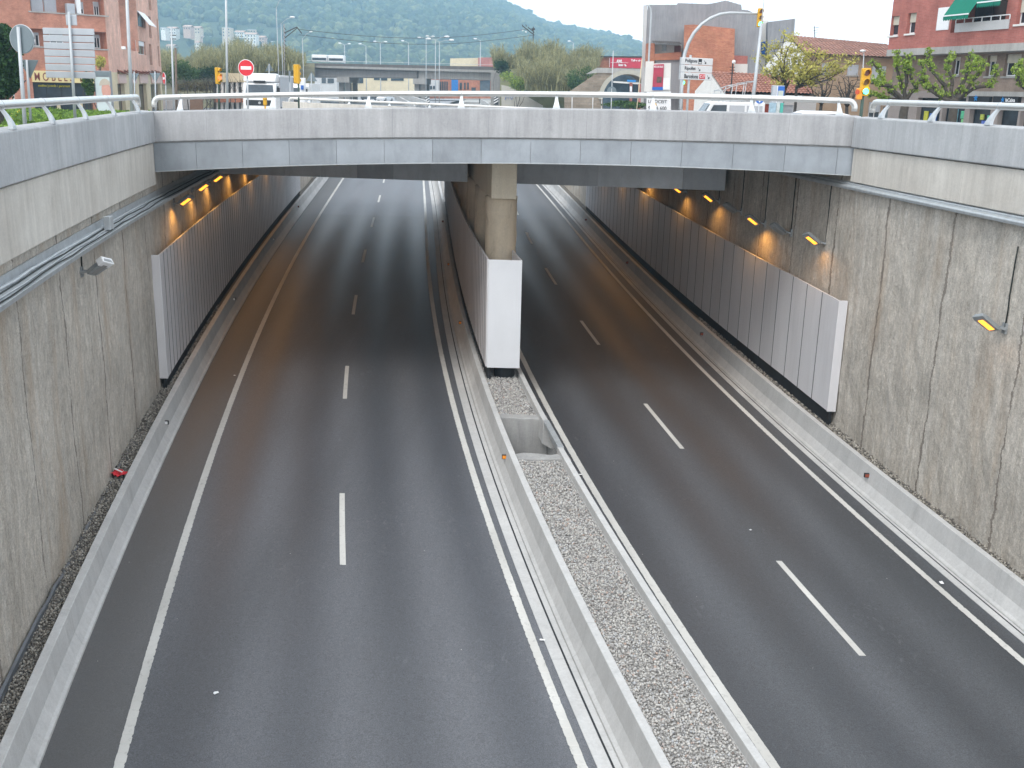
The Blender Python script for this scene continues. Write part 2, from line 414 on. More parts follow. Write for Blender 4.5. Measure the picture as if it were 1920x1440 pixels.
def dash(parent, fn, a, b, w=.115):
    mb = MB()
    for Y in frange(a, b, .5): mb.v += [(fn(Y) - w / 2, Y, zr(Y) + .006), (fn(Y) + w / 2, Y, zr(Y) + .006)]
    for i in range(len(mb.v) // 2 - 1): mb.f.append((2 * i, 2 * i + 1, 2 * i + 3, 2 * i + 2))
    mb.build('lane_dash', M['paint'], parent, recalc=False)
for a, b in ((-1.5, 2), (8.5, 12), (18, 21.3), (27.7, 30.8), (37.2, 40.3), (46.8, 49.9), (56.4, 59.7), (65.8, 69), (75.5, 79), (85, 88), (95, 98), (105, 108), (115, 118), (125, 128), (135, 138), (145, 148)): dash(road_a, XD, a, b)
for a, b in ((-4, -1), (5.5, 8.8), (15.3, 18.6), (24.5, 27.9), (33.9, 37.1), (43.1, 46.5), (52.6, 56), (62, 65), (71.5, 75), (81, 84), (91, 94)): dash(road_b, XD2, a, b)

# ---- barriers
BY = frange(-12, 26, 1.0) + frange(27, 160, 2.0)[0:]
def sweep_thing(name, label, cat, fn, prof, mat, ys, part=None, parent=None, bevel=.012, zf=zr, smooth=False):
    mb = MB(); Y0 = ys[0]; loc = (fn(Y0), Y0, zf(Y0))
    mb.sweep(fn, ys, prof, zf)
    if parent is None:
        mb.v = [(x - loc[0], y - loc[1], z - loc[2]) for x, y, z in mb.v]
        o = mb.build(name, mat, None, bevel=bevel); o.location = loc; return tag(o, label, cat)
    return mb.build(part, mat, parent, world=True, bevel=bevel)
lb = sweep_thing('concrete_barrier', 'long grey concrete barrier along the left gravel strip and left wall', 'barrier', lambda Y: XL(Y) - 1.06,
    [(0, -.1), (0, .05), (-.05, .09), (-.15, .28), (-.19, .68), (-.34, .68), (-.36, .1)], M['barrier'], BY)
cb_ = sweep_thing('concrete_barrier', 'pale concrete barrier left of the central gravel strip with drain slot', 'barrier', XCB,
    [(0, -.1), (0, .06), (.06, .1), (.15, .3), (.2, .68), (.34, .68), (.37, .1)], M['barrier'], BY)
sweep_thing('', '', '', XCB, [(-.34, -.05), (-.34, .012), (-.005, .022), (-.005, -.05)], M['barrier'], BY, 'gutter_strip', cb_, 0.)
sweep_thing('', '', '', lambda Y: XCB(Y) - .12, [(-.016, .0), (-.016, .0215), (.016, .0225), (.016, .0)], M['black'], BY, 'drain_slot', cb_, 0.)
rb = sweep_thing('concrete_barrier', 'long pale concrete barrier below the right retaining wall', 'barrier', lambda Y: XR2(Y) + .6,
    [(0, -.1), (0, .05), (.05, .09), (.15, .27), (.2, .65), (.33, .65), (.35, .1)], M['barrier'], BY)
sweep_thing('', '', '', lambda Y: XR2(Y) + .6, [(-.22, -.05), (-.22, .012), (-.005, .022), (-.005, -.05)], M['barrier'], BY, 'gutter_strip', rb, 0.)
sweep_thing('', '', '', lambda Y: XR2(Y) + .53, [(-.014, .0), (-.014, .0215), (.014, .0225), (.014, .0)], M['black'], BY, 'drain_slot', rb, 0.)
IPROF = [(-.34, -.1), (-.36, .1), (-.52, .3), (-.54, .68), (-.67, .68), (-.69, .1)]
ib = thing('concrete_barrier', 'pale low barrier right of the central gravel strip with a steel cover plate', 'barrier', (XL2(-12) - .6, -12, zr(-12)))
mb = MB(); mb.sweep(XL2, frange(-12, 22.7, 1.), IPROF); mb.build('concrete_body', M['barrier'], ib, world=True, bevel=.012)
mb = MB(); mb.sweep(XL2, frange(24.35, 160, 1.5), IPROF); mb.build('concrete_body', M['barrier'], ib, world=True, bevel=.012)
mb = MB(); mb.sweep(XL2, frange(22.62, 24.43, .3), [(-.33, .05), (-.35, .12), (-.51, .3), (-.525, .69), (-.66, .69), (-.66, .62), (-.645, .62), (-.645, .675), (-.54, .675), (-.53, .3), (-.37, .1)])
mb.build('steel_cover_plate', M['galv'], ib, world=True)

# ---- central drain pit
pit = thing('drain_pit', 'open rough concrete drain pit across the central gravel strip', 'drain pit', (XMID(23.6), 23.6, zr(23.6)))
def cross_wall(y0, y1, zb, zt, name, mat, parent, xa=lambda Y: XCB(Y) + .365, xb=lambda Y: XL2(Y) - .45):
    mb = MB(); z = zr((y0 + y1) / 2); N = 6; r = random.Random(int(y0 * 10))
    tops = []
    for k in range(N + 1):
        for Y in (y0, y1):
            x = xa(Y) + (xb(Y) - xa(Y)) * k / N
            mb.v += [(x, Y, z + zb), (x, Y, z + zt + r.uniform(-.03, .03))]
    for k in range(N):
        a = 4 * k; b = a + 4
        mb.f += [(a, b, b + 1, a + 1), (a + 3, b + 3, b + 2, a + 2), (a + 1, b + 1, b + 3, a + 3)]
    mb.f += [(0, 1, 3, 2), (4 * N + 0, 4 * N + 2, 4 * N + 3, 4 * N + 1)]
    mb.build(name, mat, parent, world=True, bevel=.03)
cross_wall(24.85, 25.15, -.75, .57, 'pit_wall', M['roughcon'], pit); cross_wall(22.15, 22.5, -.75, .58, 'pit_wall', M['roughcon'], pit)
mb = MB(); mb.poly(*[(x(Y), Y, zr(23.6) - .7) for x, Y in ((lambda Y: XCB(Y) + .3, 22.3), (lambda Y: XL2(Y) - .5, 22.3), (lambda Y: XL2(Y) - .5, 25), (lambda Y: XCB(Y) + .3, 25))])
mb.build('pit_floor', M['deckcon'], pit, world=True)
mb = MB(); mb.sweep(lambda Y: XL2(Y) - .33, [22.3, 23.6, 25], [(-.12, -.8), (-.12, .02), (.0, -.004), (.0, -.8)]); mb.build('pit_side', M['roughcon'], pit, world=True)
mb = MB(); mb.sweep(lambda Y: XCB(Y) + .3, [22.3, 23.6, 25], [(-.15, -.8), (-.15, .1), (.05, .1), (.05, -.8)]); mb.build('pit_side', M['roughcon'], pit, world=True)

# ---- gravel: a bed plus loose stones on it
ICO = None
def pebbles(name, label, fa, fb, y0, y1, h, step, size, stops, seed, skip=None):
    r = np.random.default_rng(seed)
    t = (1 + 5 ** .5) / 2
    iv = np.array([(-1, t, 0), (1, t, 0), (-1, -t, 0), (1, -t, 0), (0, -1, t), (0, 1, t), (0, -1, -t), (0, 1, -t), (t, 0, -1), (t, 0, 1), (-t, 0, -1), (-t, 0, 1)]) / math.hypot(1, t)
    jf = np.array([(0, 11, 5), (0, 5, 1), (0, 1, 7), (0, 7, 10), (0, 10, 11), (1, 5, 9), (5, 11, 4), (11, 10, 2), (10, 7, 6), (7, 1, 8), (3, 9, 4), (3, 4, 2), (3, 2, 6), (3, 6, 8), (3, 8, 9), (4, 9, 5), (2, 4, 11), (6, 2, 10), (8, 6, 7), (9, 8, 1)])
    V = []; F = []; n = 0; Y = y0
    while Y < y1:
        st = step * (1 + max(0, (Y - 16)) * .035); a, b = fa(Y), fb(Y); x = a
        while x < b:
            yy = Y + r.uniform(-.6, .6) * st
            if not (skip and skip[0] < yy < skip[1]):
                s = size * r.uniform(.55, 1.35) * (st / step) ** .8; q = r.uniform(-1, 1, (3, 3)); q, _ = np.linalg.qr(q)
                p = (iv * np.array([1, r.uniform(.65, .95), r.uniform(.5, .75)]) * s * r.uniform(.82, 1.15, (12, 1))) @ q
                V.append(p + np.array([x + r.uniform(-.5, .5) * st, yy, zr(yy) + h + r.uniform(-.012, .016)])); F.append(jf + n); n += 12
            x += st
        Y += st
    V = np.concatenate(V); F = np.concatenate(F)
    me = bpy.data.meshes.new(name); me.vertices.add(len(V)); me.vertices.foreach_set('co', V.ravel())
    me.loops.add(len(F) * 3); me.polygons.add(len(F)); me.loops.foreach_set('vertex_index', F.ravel())
    me.polygons.foreach_set('loop_start', np.arange(0, len(F) * 3, 3)); me.polygons.foreach_set('loop_total', np.full(len(F), 3))
    me.update(); me.polygons.foreach_set('use_smooth', np.ones(len(F), bool)); me.materials.append(gravelmat(name + '_stones', stops))
    o = bpy.data.objects.new(name, me); COL.objects.link(o); tag(o, label, 'gravel', kind='stuff')
    return o
def bed(parent, fa, fb, ys, h, mat):
    mb = MB()
    for Y in ys: mb.v += [(fa(Y), Y, zr(Y) + h), (fb(Y), Y, zr(Y) + h)]
    for i in range(len(ys) - 1): mb.f.append((2 * i, 2 * i + 1, 2 * i + 3, 2 * i + 2))
    return mb.build('gravel_bed', mat, parent, recalc=False)
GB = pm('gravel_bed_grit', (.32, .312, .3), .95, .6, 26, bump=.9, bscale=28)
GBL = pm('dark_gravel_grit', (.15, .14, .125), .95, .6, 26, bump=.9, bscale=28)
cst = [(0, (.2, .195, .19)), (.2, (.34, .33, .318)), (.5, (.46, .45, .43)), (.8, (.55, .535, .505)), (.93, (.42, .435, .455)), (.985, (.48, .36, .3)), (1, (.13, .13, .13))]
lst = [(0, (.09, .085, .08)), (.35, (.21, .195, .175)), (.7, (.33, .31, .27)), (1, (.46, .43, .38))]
g = pebbles('gravel', 'pale mixed gravel filling the central strip between the two barriers', lambda Y: XCB(Y) + .4, lambda Y: XL2(Y) - .72, 10.5, 34, .535, .033, .0225, cst, 5, (22.1, 25.2))
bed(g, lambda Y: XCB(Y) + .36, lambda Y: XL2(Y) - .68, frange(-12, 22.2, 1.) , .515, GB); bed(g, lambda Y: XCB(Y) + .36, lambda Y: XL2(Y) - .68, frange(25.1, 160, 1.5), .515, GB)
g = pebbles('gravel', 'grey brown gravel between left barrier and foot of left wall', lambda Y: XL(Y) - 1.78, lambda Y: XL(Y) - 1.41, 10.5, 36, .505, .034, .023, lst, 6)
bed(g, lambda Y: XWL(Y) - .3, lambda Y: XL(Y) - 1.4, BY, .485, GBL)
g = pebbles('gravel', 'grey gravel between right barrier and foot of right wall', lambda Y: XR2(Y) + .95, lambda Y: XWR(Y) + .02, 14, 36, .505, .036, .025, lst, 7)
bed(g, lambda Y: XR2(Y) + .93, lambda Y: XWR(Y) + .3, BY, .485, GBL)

# ================================================================ RETAINING WALLS
def wall_surface(mb, fn, ys, zb, zt, s, amp, seed):   # rough cast face, thick behind
    r = np.random.default_rng(seed); nz = 12; o = len(mb.v); off = np.zeros((len(ys), nz + 1))
    for k in range(3): pass
    ph = r.uniform(0, 6, 6)
    for i, Y in enumerate(ys):
        for k in range(nz + 1):
            z = zb(Y) + (zt(Y) - zb(Y)) * k / nz
            d = amp * (math.sin(Y * 2.1 + ph[0]) * .3 + math.sin(Y * 5.3 + z * .7 + ph[1]) * .25 + math.sin(z * 1.9 + Y * .9 + ph[2]) * .3 + r.uniform(-.35, .35))
            mb.v.append((fn(Y) + s * d, Y, z))
    for i in range(len(ys) - 1):
        for k in range(nz):
            a = o + i * (nz + 1) + k; mb.f.append((a, a + 1, a + nz + 2, a + nz + 1))
    b = len(mb.v)
    for Y in ys: mb.v += [(fn(Y) - s * .6, Y, zb(Y)), (fn(Y) - s * .6, Y, zt(Y))]
    for i in range(len(ys) - 1):
        mb.f.append((b + 2 * i, b + 2 * i + 2, b + 2 * i + 3, b + 2 * i + 1))
        mb.f.append((o + i * (nz + 1) + nz, b + 2 * i + 1, b + 2 * i + 3, o + (i + 1) * (nz + 1) + nz))
    return mb
WY = frange(-12, 62, .3)
YFB = lambda x: 26.38 - .1075 * x        # front line of the bridge, slightly skew
lw = thing('retaining_wall', 'tall weathered concrete retaining wall on the left with smooth parapet on top', 'wall', (XWL(0), 0, 0))
wall_surface(MB(), XWL, WY, lambda Y: zr(Y) + .2, lambda Y: 6.78 if Y < 27.4 else 8.05 - .012 * (Y - 27), 1, .035, 1).build('cast_wall', M['wall'], lw, world=True)
LYS = frange(-12, 27.36, 1.2)
mb = MB(); mb.sweep(lambda Y: XWL(Y) + .13, LYS, [(0, 6.79), (0, 7.845), (-.5, 7.845), (-.5, 6.79)], lambda Y: 0.); mb.build('upper_band', M['band'], lw, world=True, bevel=.02)
mb = MB(); mb.sweep(lambda Y: XWL(Y) + .2, LYS, [(0, 7.87), (0, 8.64), (-.34, 8.66), (-.34, 7.87)], lambda Y: 0.); mb.build('parapet', M['parapetside'], lw, world=True, bevel=.025)
rw = thing('retaining_wall', 'tall rough concrete retaining wall on the right with smooth parapet on top', 'wall', (XWR(0), 0, 0))
wall_surface(MB(), XWR, WY, lambda Y: zr(Y) + .2, lambda Y: 7.44 if Y < 25.4 else 8.1 - .012 * (Y - 27), -1, .04, 2).build('cast_wall', M['wall'], rw, world=True)
RYS = frange(-12, 25.42, 1.2)
mb = MB(); mb.sweep(lambda Y: XWR(Y) - .13, RYS, [(0, 7.45), (0, 8.23), (.5, 8.23), (.5, 7.45)], lambda Y: 0.); mb.build('upper_band', M['band'], rw, world=True, bevel=.02)
mb = MB(); mb.sweep(lambda Y: XWR(Y) - .2, RYS, [(0, 8.255), (0, 8.95), (.34, 8.97), (.34, 8.255)], lambda Y: 0.); mb.build('parapet', M['parapetside'], rw, world=True, bevel=.025)
# beyond the bridge the walls run down to nothing
for nm, fn, s, lab in (('retaining_wall', XWL, 1, 'far left concrete trench wall beyond the bridge, getting lower'), ('retaining_wall', XWR, -1, 'far right concrete trench wall beyond the bridge, getting lower')):
    o = wall_surface(MB(), fn, frange(62.05, 172, 2.), lambda Y: zr(Y) - .3, lambda Y: max(zg(fn(Y), Y) + .35, zr(Y)), s, .03, 5).build(nm, M['wall']); tag(o, lab, 'wall')
# black membrane showing at the wall foot
def membrane(fn, s, ys, label, seed):
    mb = MB(); r = random.Random(seed); h = .2
    for Y in ys:
        h = min(.12, max(-.02, h + r.uniform(-.05, .05)))
        mb.v += [(fn(Y) + s * .03, Y, zr(Y) + .42), (fn(Y) + s * .05, Y, zr(Y) + .5 + h), (fn(Y) + s * .01, Y, zr(Y) + .52 + h)]
    for i in range(len(ys) - 1):
        a = 3 * i; mb.f += [(a, a + 3, a + 4, a + 1), (a + 1, a + 4, a + 5, a + 2)]
    tag(mb.build('drainage_membrane', M['darkseal']), label, 'membrane')
membrane(lambda Y: XWL(Y) + .04, 1, frange(2, 22.5, .3), 'black drainage membrane edge at the foot of the left wall', 4)

# ---- cable trays on the ledges
mb = MB(); ys = frange(-12, 60, 1.5); T = [(.03, 6.44), (.44, 6.38), (.46, 6.46), (.44, 6.46), (.42, 6.41), (.05, 6.47), (.05, 6.6), (.03, 6.6)]
ct = thing('cable_tray', 'galvanised cable tray with loose cables along the left wall', 'cable tray', (XWL(0), 0, 6.4))
mb.sweep(XWL, ys, T, lambda Y: 0.); mb.build('tray', M['galv'], ct, world=True)
r = random.Random(2)
for k, dx in enumerate((.12, .2, .27, .34)):
    mb = MB(); mb.tube([(XWL(Y) + dx + r.uniform(-.03, .03), Y, 6.475 - .05 * (dx - .05) / .37 + r.uniform(0, .02)) for Y in frange(-10, 45, .9)], .012 if k else .03, 6)
    mb.build('cable', M['wire'] if k in (1, 3) else M['galv'], ct, world=True, smooth=True)
mb = MB(); Y = 21.2; x = XWL(Y)
mb.box(x + .22, x + .36, Y - .1, Y + .1, 6.45, 6.72); mb.build('junction_box', M['galv'], ct, world=True, bevel=.01)
ct = thing('cable_tray', 'grey steel cable channel along the right wall below the pale band', 'cable tray', (XWR(0), 0, 7.3))
mb = MB(); mb.sweep(XWR, ys, [(-.03, 7.3), (-.2, 7.27), (-.215, 7.33), (-.2, 7.36), (-.05, 7.4), (-.03, 7.44)], lambda Y: 0.); mb.build('channel', M['galv'], ct, world=True, bevel=.01)
mb = MB(); mb.tube([(XWR(Y) - .09, Y, 7.4) for Y in frange(-10, 40, 1.)], .03, 6); mb.build('cable', M['galv'], ct, world=True, smooth=True)

# ================================================================ BRIDGE
br = thing('road_bridge', 'wide concrete and zinc clad road bridge spanning the sunken road', 'bridge', (-.7, 26.4, 8))
qz = lambda a, b, c: (lambda cc: (lambda x: float(np.polyval(cc, x))))(np.polyfit([-9.5, -.7, 8.1], [a, b, c], 2))
zT = qz(8.62, 8.93, 8.97); zB = qz(7.86, 8.22, 8.26); zF = qz(7.12, 7.62, 7.6)
XA, XB = -9.5, 8.12
def ringx(mb, xs, prof):
    o = len(mb.v); n = None
    for x in xs:
        p = prof(x); n = len(p); mb.v += [(x, y, z) for y, z in p]
    for i in range(len(xs) - 1):
        for k in range(n):
            k2 = (k + 1) % n; a = o + i * n; mb.f.append((a + k, a + k2, a + n + k2, a + n + k))
    mb.f.append(tuple(o + k for k in range(n))); mb.f.append(tuple(o + (len(xs) - 1) * n + k for k in range(n))[::-1]); return mb
xs = frange(XA, XB, .6)
ringx(MB(), xs, lambda x: [(YFB(x) - .05, zB(x)), (YFB(x) - .05, zT(x)), (YFB(x) + .3, zT(x) + .015), (YFB(x) + .3, zB(x))]).build('parapet', M['parapet'], br, world=True, bevel=.025)
mb = MB(); pxs = [XA + .02]
while pxs[-1] < XB - .3: pxs.append(min(pxs[-1] + 1.225, XB - .01))
for i in range(len(pxs) - 1):
    q = [pxs[i] + .004, (pxs[i] + pxs[i + 1]) / 2, pxs[i + 1] - .004]
    ringx(mb, q, lambda x: [(YFB(x) + .0, zF(x)), (YFB(x) + .0, zB(x) - .028), (YFB(x) + .03, zB(x) - .028), (YFB(x) + .03, zF(x))])
mb.build('fascia_cladding', M['fascia'], br, world=True)
mb = MB(); ringx(mb, xs, lambda x: [(YFB(x) - .012, zF(x) - .022), (YFB(x) - .012, zF(x) - .002), (YFB(x) + .1, zF(x) - .002), (YFB(x) + .1, zF(x) - .022)]); mb.build('drip_edge', M['galv'], br, world=True)
ringx(MB(), xs, lambda x: [(YFB(x) + .034, zF(x) + .03), (YFB(x) + .034, zB(x) + .02), (YFB(x) + .29, zB(x) + .02), (YFB(x) + 8.7, zF(x) + .35), (YFB(x) + 8.7, zF(x) + .12)]).build('deck_cantilever', M['deckcon'], br, world=True)
# clad girders under the deck
def girder(fa, fb):
    mb = MB(); y0, y1 = 35.1, 61.2
    sk = lambda x: YFB(x) + 8.65
    a, b = fa(35), fb(35); n = int(round((b - a) / 1.25))
    for i in range(n):
        u, v = a + (b - a) * i / n + .004, a + (b - a) * (i + 1) / n - .004
        ringx(mb, [u, v], lambda x: [(sk(x), 6.38), (sk(x), 7.9), (sk(x) + .03, 7.9), (sk(x) + .03, 6.38)])
    mb.build('girder_face', M['girder'], br, world=True)
    mb = MB()
    for Y in frange(0, 1, .1):
        ya, yb = sk(a) + .034, sk(b) + .034
        for f, yq in ((fa, ya + (y1 - ya) * Y), (fb, yb + (y1 - yb) * Y)): mb.v += [(f(max(yq, 35)), yq, 6.4), (f(max(yq, 35)), yq, 7.55)]
    for i in range(10):
        q = 4 * i; mb.f += [(q, q + 1, q + 5, q + 4), (q + 2, q + 6, q + 7, q + 3), (q, q + 4, q + 6, q + 2), (q + 1, q + 3, q + 7, q + 5)]
    mb.f += [(0, 2, 3, 1), (40, 41, 43, 42)]
    mb.build('girder', M['deckcon'], br, world=True)
girder(lambda Y: XWL(Y) + .12, lambda Y: XMID(Y) - .58); girder(lambda Y: XMID(Y) + 1.0, lambda Y: XWR(Y) - .1)
mb = MB()      # deck plate under the street on the bridge
for Y in frange(27.9, 61.3, 3.3):
    for x in (XWL(Y) - .5, XMID(Y), XWR(Y) + .5): mb.v += [(x, Y, zg(x, Y) - .42), (x, Y, zg(x, Y) - .02)]
n = len(mb.v) // 6
for i in range(n - 1):
    for k in range(2):
        a = 6 * i + 2 * k; mb.f += [(a, a + 2, a + 8, a + 6), (a + 1, a + 7, a + 9, a + 3)]
mb.build('deck', M['deckcon'], br, world=True)
mb = MB(); mb.sweep(XMID, frange(29.45, 61, 1.5), [(-.36, 6.42), (.35, 6.42), (.35, 7.72), (-.36, 7.72)], lambda Y: 0.); mb.build('cap_beam', M['cap'], br, world=True, bevel=.03)
for k in range(10):
    Y = 30.05 + 3.4 * k; mb = MB(); r = random.Random(k); pth = []; rs = []
    for j in range(25):
        z = zr(Y) + .3 + (6.45 - zr(Y) - .3) * j / 24; pth.append((XMID(Y) + r.uniform(-.006, .006), Y, z)); rs.append(.455 + r.uniform(-.014, .014))
    mb.tube(pth, rs, 22); mb.build('column', M['column'], br, world=True, smooth=True)
zFP = lambda x: 8.36 - .018 * (x + 11)
fx = frange(XWL(61.6) - .3, XWR(61.6) + .3, 1.)
ringx(MB(), fx, lambda x: [(61.5, 6.6), (61.5, zFP(x)), (61.85, zFP(x)), (61.85, 6.6)]).build('parapet', M['band'], br, world=True, bevel=.02)

SEAM = pm('seam_rubber', (.13, .13, .14), .7, .2)
# ---- cladding along the tunnel walls
def cladding(name, label, fn, s, y0, y1, zb, zt, pw, capend):
    t = thing(name, label, 'wall cladding', (fn(y0), y0, zr(y0)))
    mb = MB(); Y = y0; th = .05
    while Y < y1 - .05:
        g_ = .013 if pw < .7 else .017
        a, b = Y + g_, min(Y + pw, y1) - g_
        v = []
        for yy in (a, b):
            x = fn(yy); v += [(x, yy, zb(yy)), (x + s * th, yy, zb(yy)), (x + s * th, yy, zt(yy)), (x, yy, zt(yy))]
        mb.add(v, [(0, 1, 2, 3), (7, 6, 5, 4), (1, 5, 6, 2), (0, 3, 7, 4), (3, 2, 6, 7), (0, 4, 5, 1)]); Y += pw
    mb.build('cladding_panels', M['cladding'], t, world=True)
    mb = MB(); Y = y0 + pw
    while Y < y1 - .2:
        x = fn(Y); w_ = .016 if pw < .7 else .019; x2 = x + s * (th + .006)
        mb.box(min(x, x2), max(x, x2), Y - w_, Y + w_, zb(Y) + .005, zt(Y) - .005); Y += pw
    mb.build('seam_strips', SEAM, t, world=True)
    mb = MB(); ys = frange(y0 + .02, y1, 2.)
    for yy in ys: mb.v += [(fn(yy) + s * .012, yy, zb(yy) + .02), (fn(yy) + s * .012, yy, zt(yy) - .02)]
    for i in range(len(ys) - 1): mb.f.append((2 * i, 2 * i + 2, 2 * i + 3, 2 * i + 1))
    mb.build('backing', M['black'], t, world=True)
    if capend:
        mb = MB(); x = fn(y0); mb.box(min(x - s * .16, x + s * .06), max(x - s * .16, x + s * .06), y0 - .045, y0 - .003, zb(y0) - .01, zt(y0) + .01); mb.build('end_trim', M['cladding'], t, world=True, bevel=.006)
    mb = MB(); mb.sweep(fn, ys, [(-s * .1, .3), (s * .0, .3), (s * .0, .88), (-s * .1, .88)]); mb.build('black_skirting', M['black'], t, world=True)
    return t
cladding('wall_cladding', 'grey ribbed metal panels lining the left tunnel wall', lambda Y: XWL(Y) + .17, 1, 26.72, 64.5, lambda Y: zr(Y) + .8, lambda Y: 5.05 + .012 * (Y - 26.7), .5, True)
cladding('wall_cladding', 'pale wide metal panels lining the right tunnel wall', lambda Y: XWR(Y) - .17, -1, 25.1, 61.5, lambda Y: zr(Y) + .88 - .004 * (Y - 25), lambda Y: 4.6 + (Y - 25.1) * .03, .97, True)
ccl = cladding('wall_cladding', 'brownish ribbed metal casing around central columns with white end panel', lambda Y: XCB(Y) + .42, -1, 28.12, 63, lambda Y: zr(Y) + .9, lambda Y: 4.93 + .01 * (Y - 28), .48, False)
mb = MB(); Y = 28.12
while Y < 62.5:
    v = []
    for yy in (Y + .013, Y + .467):
        x = XL2(yy) - .69; v += [(x, yy, zr(yy) + .9), (x - .05, yy, zr(yy) + .9), (x - .05, yy, 4.93 + .01 * (yy - 28)), (x, yy, 4.93 + .01 * (yy - 28))]
    mb.add(v, [(0, 1, 2, 3), (7, 6, 5, 4), (1, 5, 6, 2), (0, 3, 7, 4), (3, 2, 6, 7), (0, 4, 5, 1)]); Y += .48
mb.build('cladding_panels', M['cladding'], ccl, world=True)
mb = MB(); x0, x1 = XCB(28.1) + .405, XL2(28.1) - .685; mb.box(x0, x1, 28.03, 28.1, zr(28) + .9, 4.935); mb.build('end_panel', M['whitepanel'], ccl, world=True, bevel=.008)
mb = MB(); mb.tube([(XMID(28.6), 28.55, zr(28) + .3), (XMID(28.6), 28.55, zr(28) + .95)], .3, 20); mb.build('black_base', M['black'], ccl, world=True, smooth=False)

# ================================================================ STEEL RAILINGS
def bracket(mb, base, nrm, along, h=.33):    # curved flared blade from the parapet up to the tube
    b, n, a = Vector(base), Vector(nrm).normalized(), Vector(along).normalized(); rings = []
    for k in range(8):
        t = k / 7; off = .2 * t ** 1.7; w = .21 - .14 * (1 - (1 - t) ** 2.2); d = .085 - .025 * t
        c = b + n * (off - .0) + Vector((0, 0, h * t))
        rings.append([c - a * w / 2, c + a * w / 2, c + a * w * .32 + n * d, c - a * w * .32 + n * d])
    o = len(mb.v); mb.v += [tuple(p) for rr in rings for p in rr]
    for i in range(7):
        for k in range(4):
            k2 = (k + 1) % 4; mb.f.append((o + 4 * i + k, o + 4 * i + k2, o + 4 * i + 4 + k2, o + 4 * i + 4 + k))
    mb.f += [(o, o + 1, o + 2, o + 3), (o + 31, o + 30, o + 29, o + 28)]
def railing(label, pts, nrm, brk, zbase, h=.345, r=.068, ends=(True, True)):
    """pts: list of (x, y) of the tube line, zbase(x, y) top of parapet, brk: list of (x, y)"""
    t = thing('railing', label, 'railing', (pts[0][0], pts[0][1], zbase(*pts[0])))
    path = [(x, y, zbase(x, y) + h) for x, y in pts]
    a, b = Vector(path[0]), Vector(path[1]); da = (a - b).normalized(); c, d = Vector(path[-1]), Vector(path[-2]); dc = (c - d).normalized()
    def bend(p, dr): return [tuple(p + dr * .16 * math.sin(q) + Vector((0, 0, -1)) * .16 * (1 - math.cos(q))) for q in (rad(25), rad(50), rad(75), rad(90))] + [tuple(p + dr * .16 + Vector((0, 0, -.24)))]
    full = ([p for p in bend(a, da)][::-1] if ends[0] else []) + path + (bend(c, dc) if ends[1] else [])
    mb = MB(); mb.tube(full, r, 14); mb.build('handrail', M['steel'], t, world=True, smooth=True)
    al = (Vector(path[-1]) - Vector(path[0])).normalized()
    for x, y in brk:
        mb = MB(); bx = Vector((x, y, zbase(x, y) - .005)) - Vector(nrm) * .2; bracket(mb, bx, nrm, al, h); p = Vector((x, y, zbase(x, y) + h)); mb.tube([p - al * .012, p + al * .012], r + .006, 14); mb.build('bracket', M['galv'], t, world=True, bevel=.006)
    return t
fl = lambda x: YFB(x) + .2
railing('long steel tube railing on the front parapet of the bridge', [(x, fl(x)) for x in frange(-9.2, 7.85, .8)], (0, 1, 0),
        [(x, fl(x)) for x in (-8.55, -6.15, -3.8, -1.48, .9, 3.24, 5.6, 7.5)] if 0 else [(x, fl(x)) for x in (-8.62, -6.2, -3.75, -1.42, .92, 3.25, 5.58, 7.62)], lambda x, y: zT(x))
lr = lambda Y: XWL(Y) + .0
railing('steel tube railing on the left wall parapet beside the grass', [(lr(Y), Y) for Y in frange(-10, 26.3, 1.)], (-1, 0, 0), [(lr(Y), Y) for Y in (25.7, 23.1, 20.6, 18.2, 15.9, 13.6, 11.2, 8.8)], lambda x, y: 8.65, ends=(False, True))
rr = lambda Y: XWR(Y) + .0
railing('steel tube railing on the right wall parapet before the bank branch', [(rr(Y), Y) for Y in frange(-10, 24.8, 1.)], (1, 0, 0), [(rr(Y), Y) for Y in (24.15, 22.0, 20.0, 18.0, 16.0, 13.8, 11.5)], lambda x, y: 8.96, ends=(False, True))
railing('distant steel tube railing on the far parapet of the bridge', [(x, 61.68) for x in frange(-13, 4, 1.)], (0, 1, 0), [(x, 61.68) for x in (-12, -9.7, -7.4, -5.1, -2.8, -.5, 1.8, 3.8)], lambda x, y: zFP(x), h=.2, ends=(True, True))

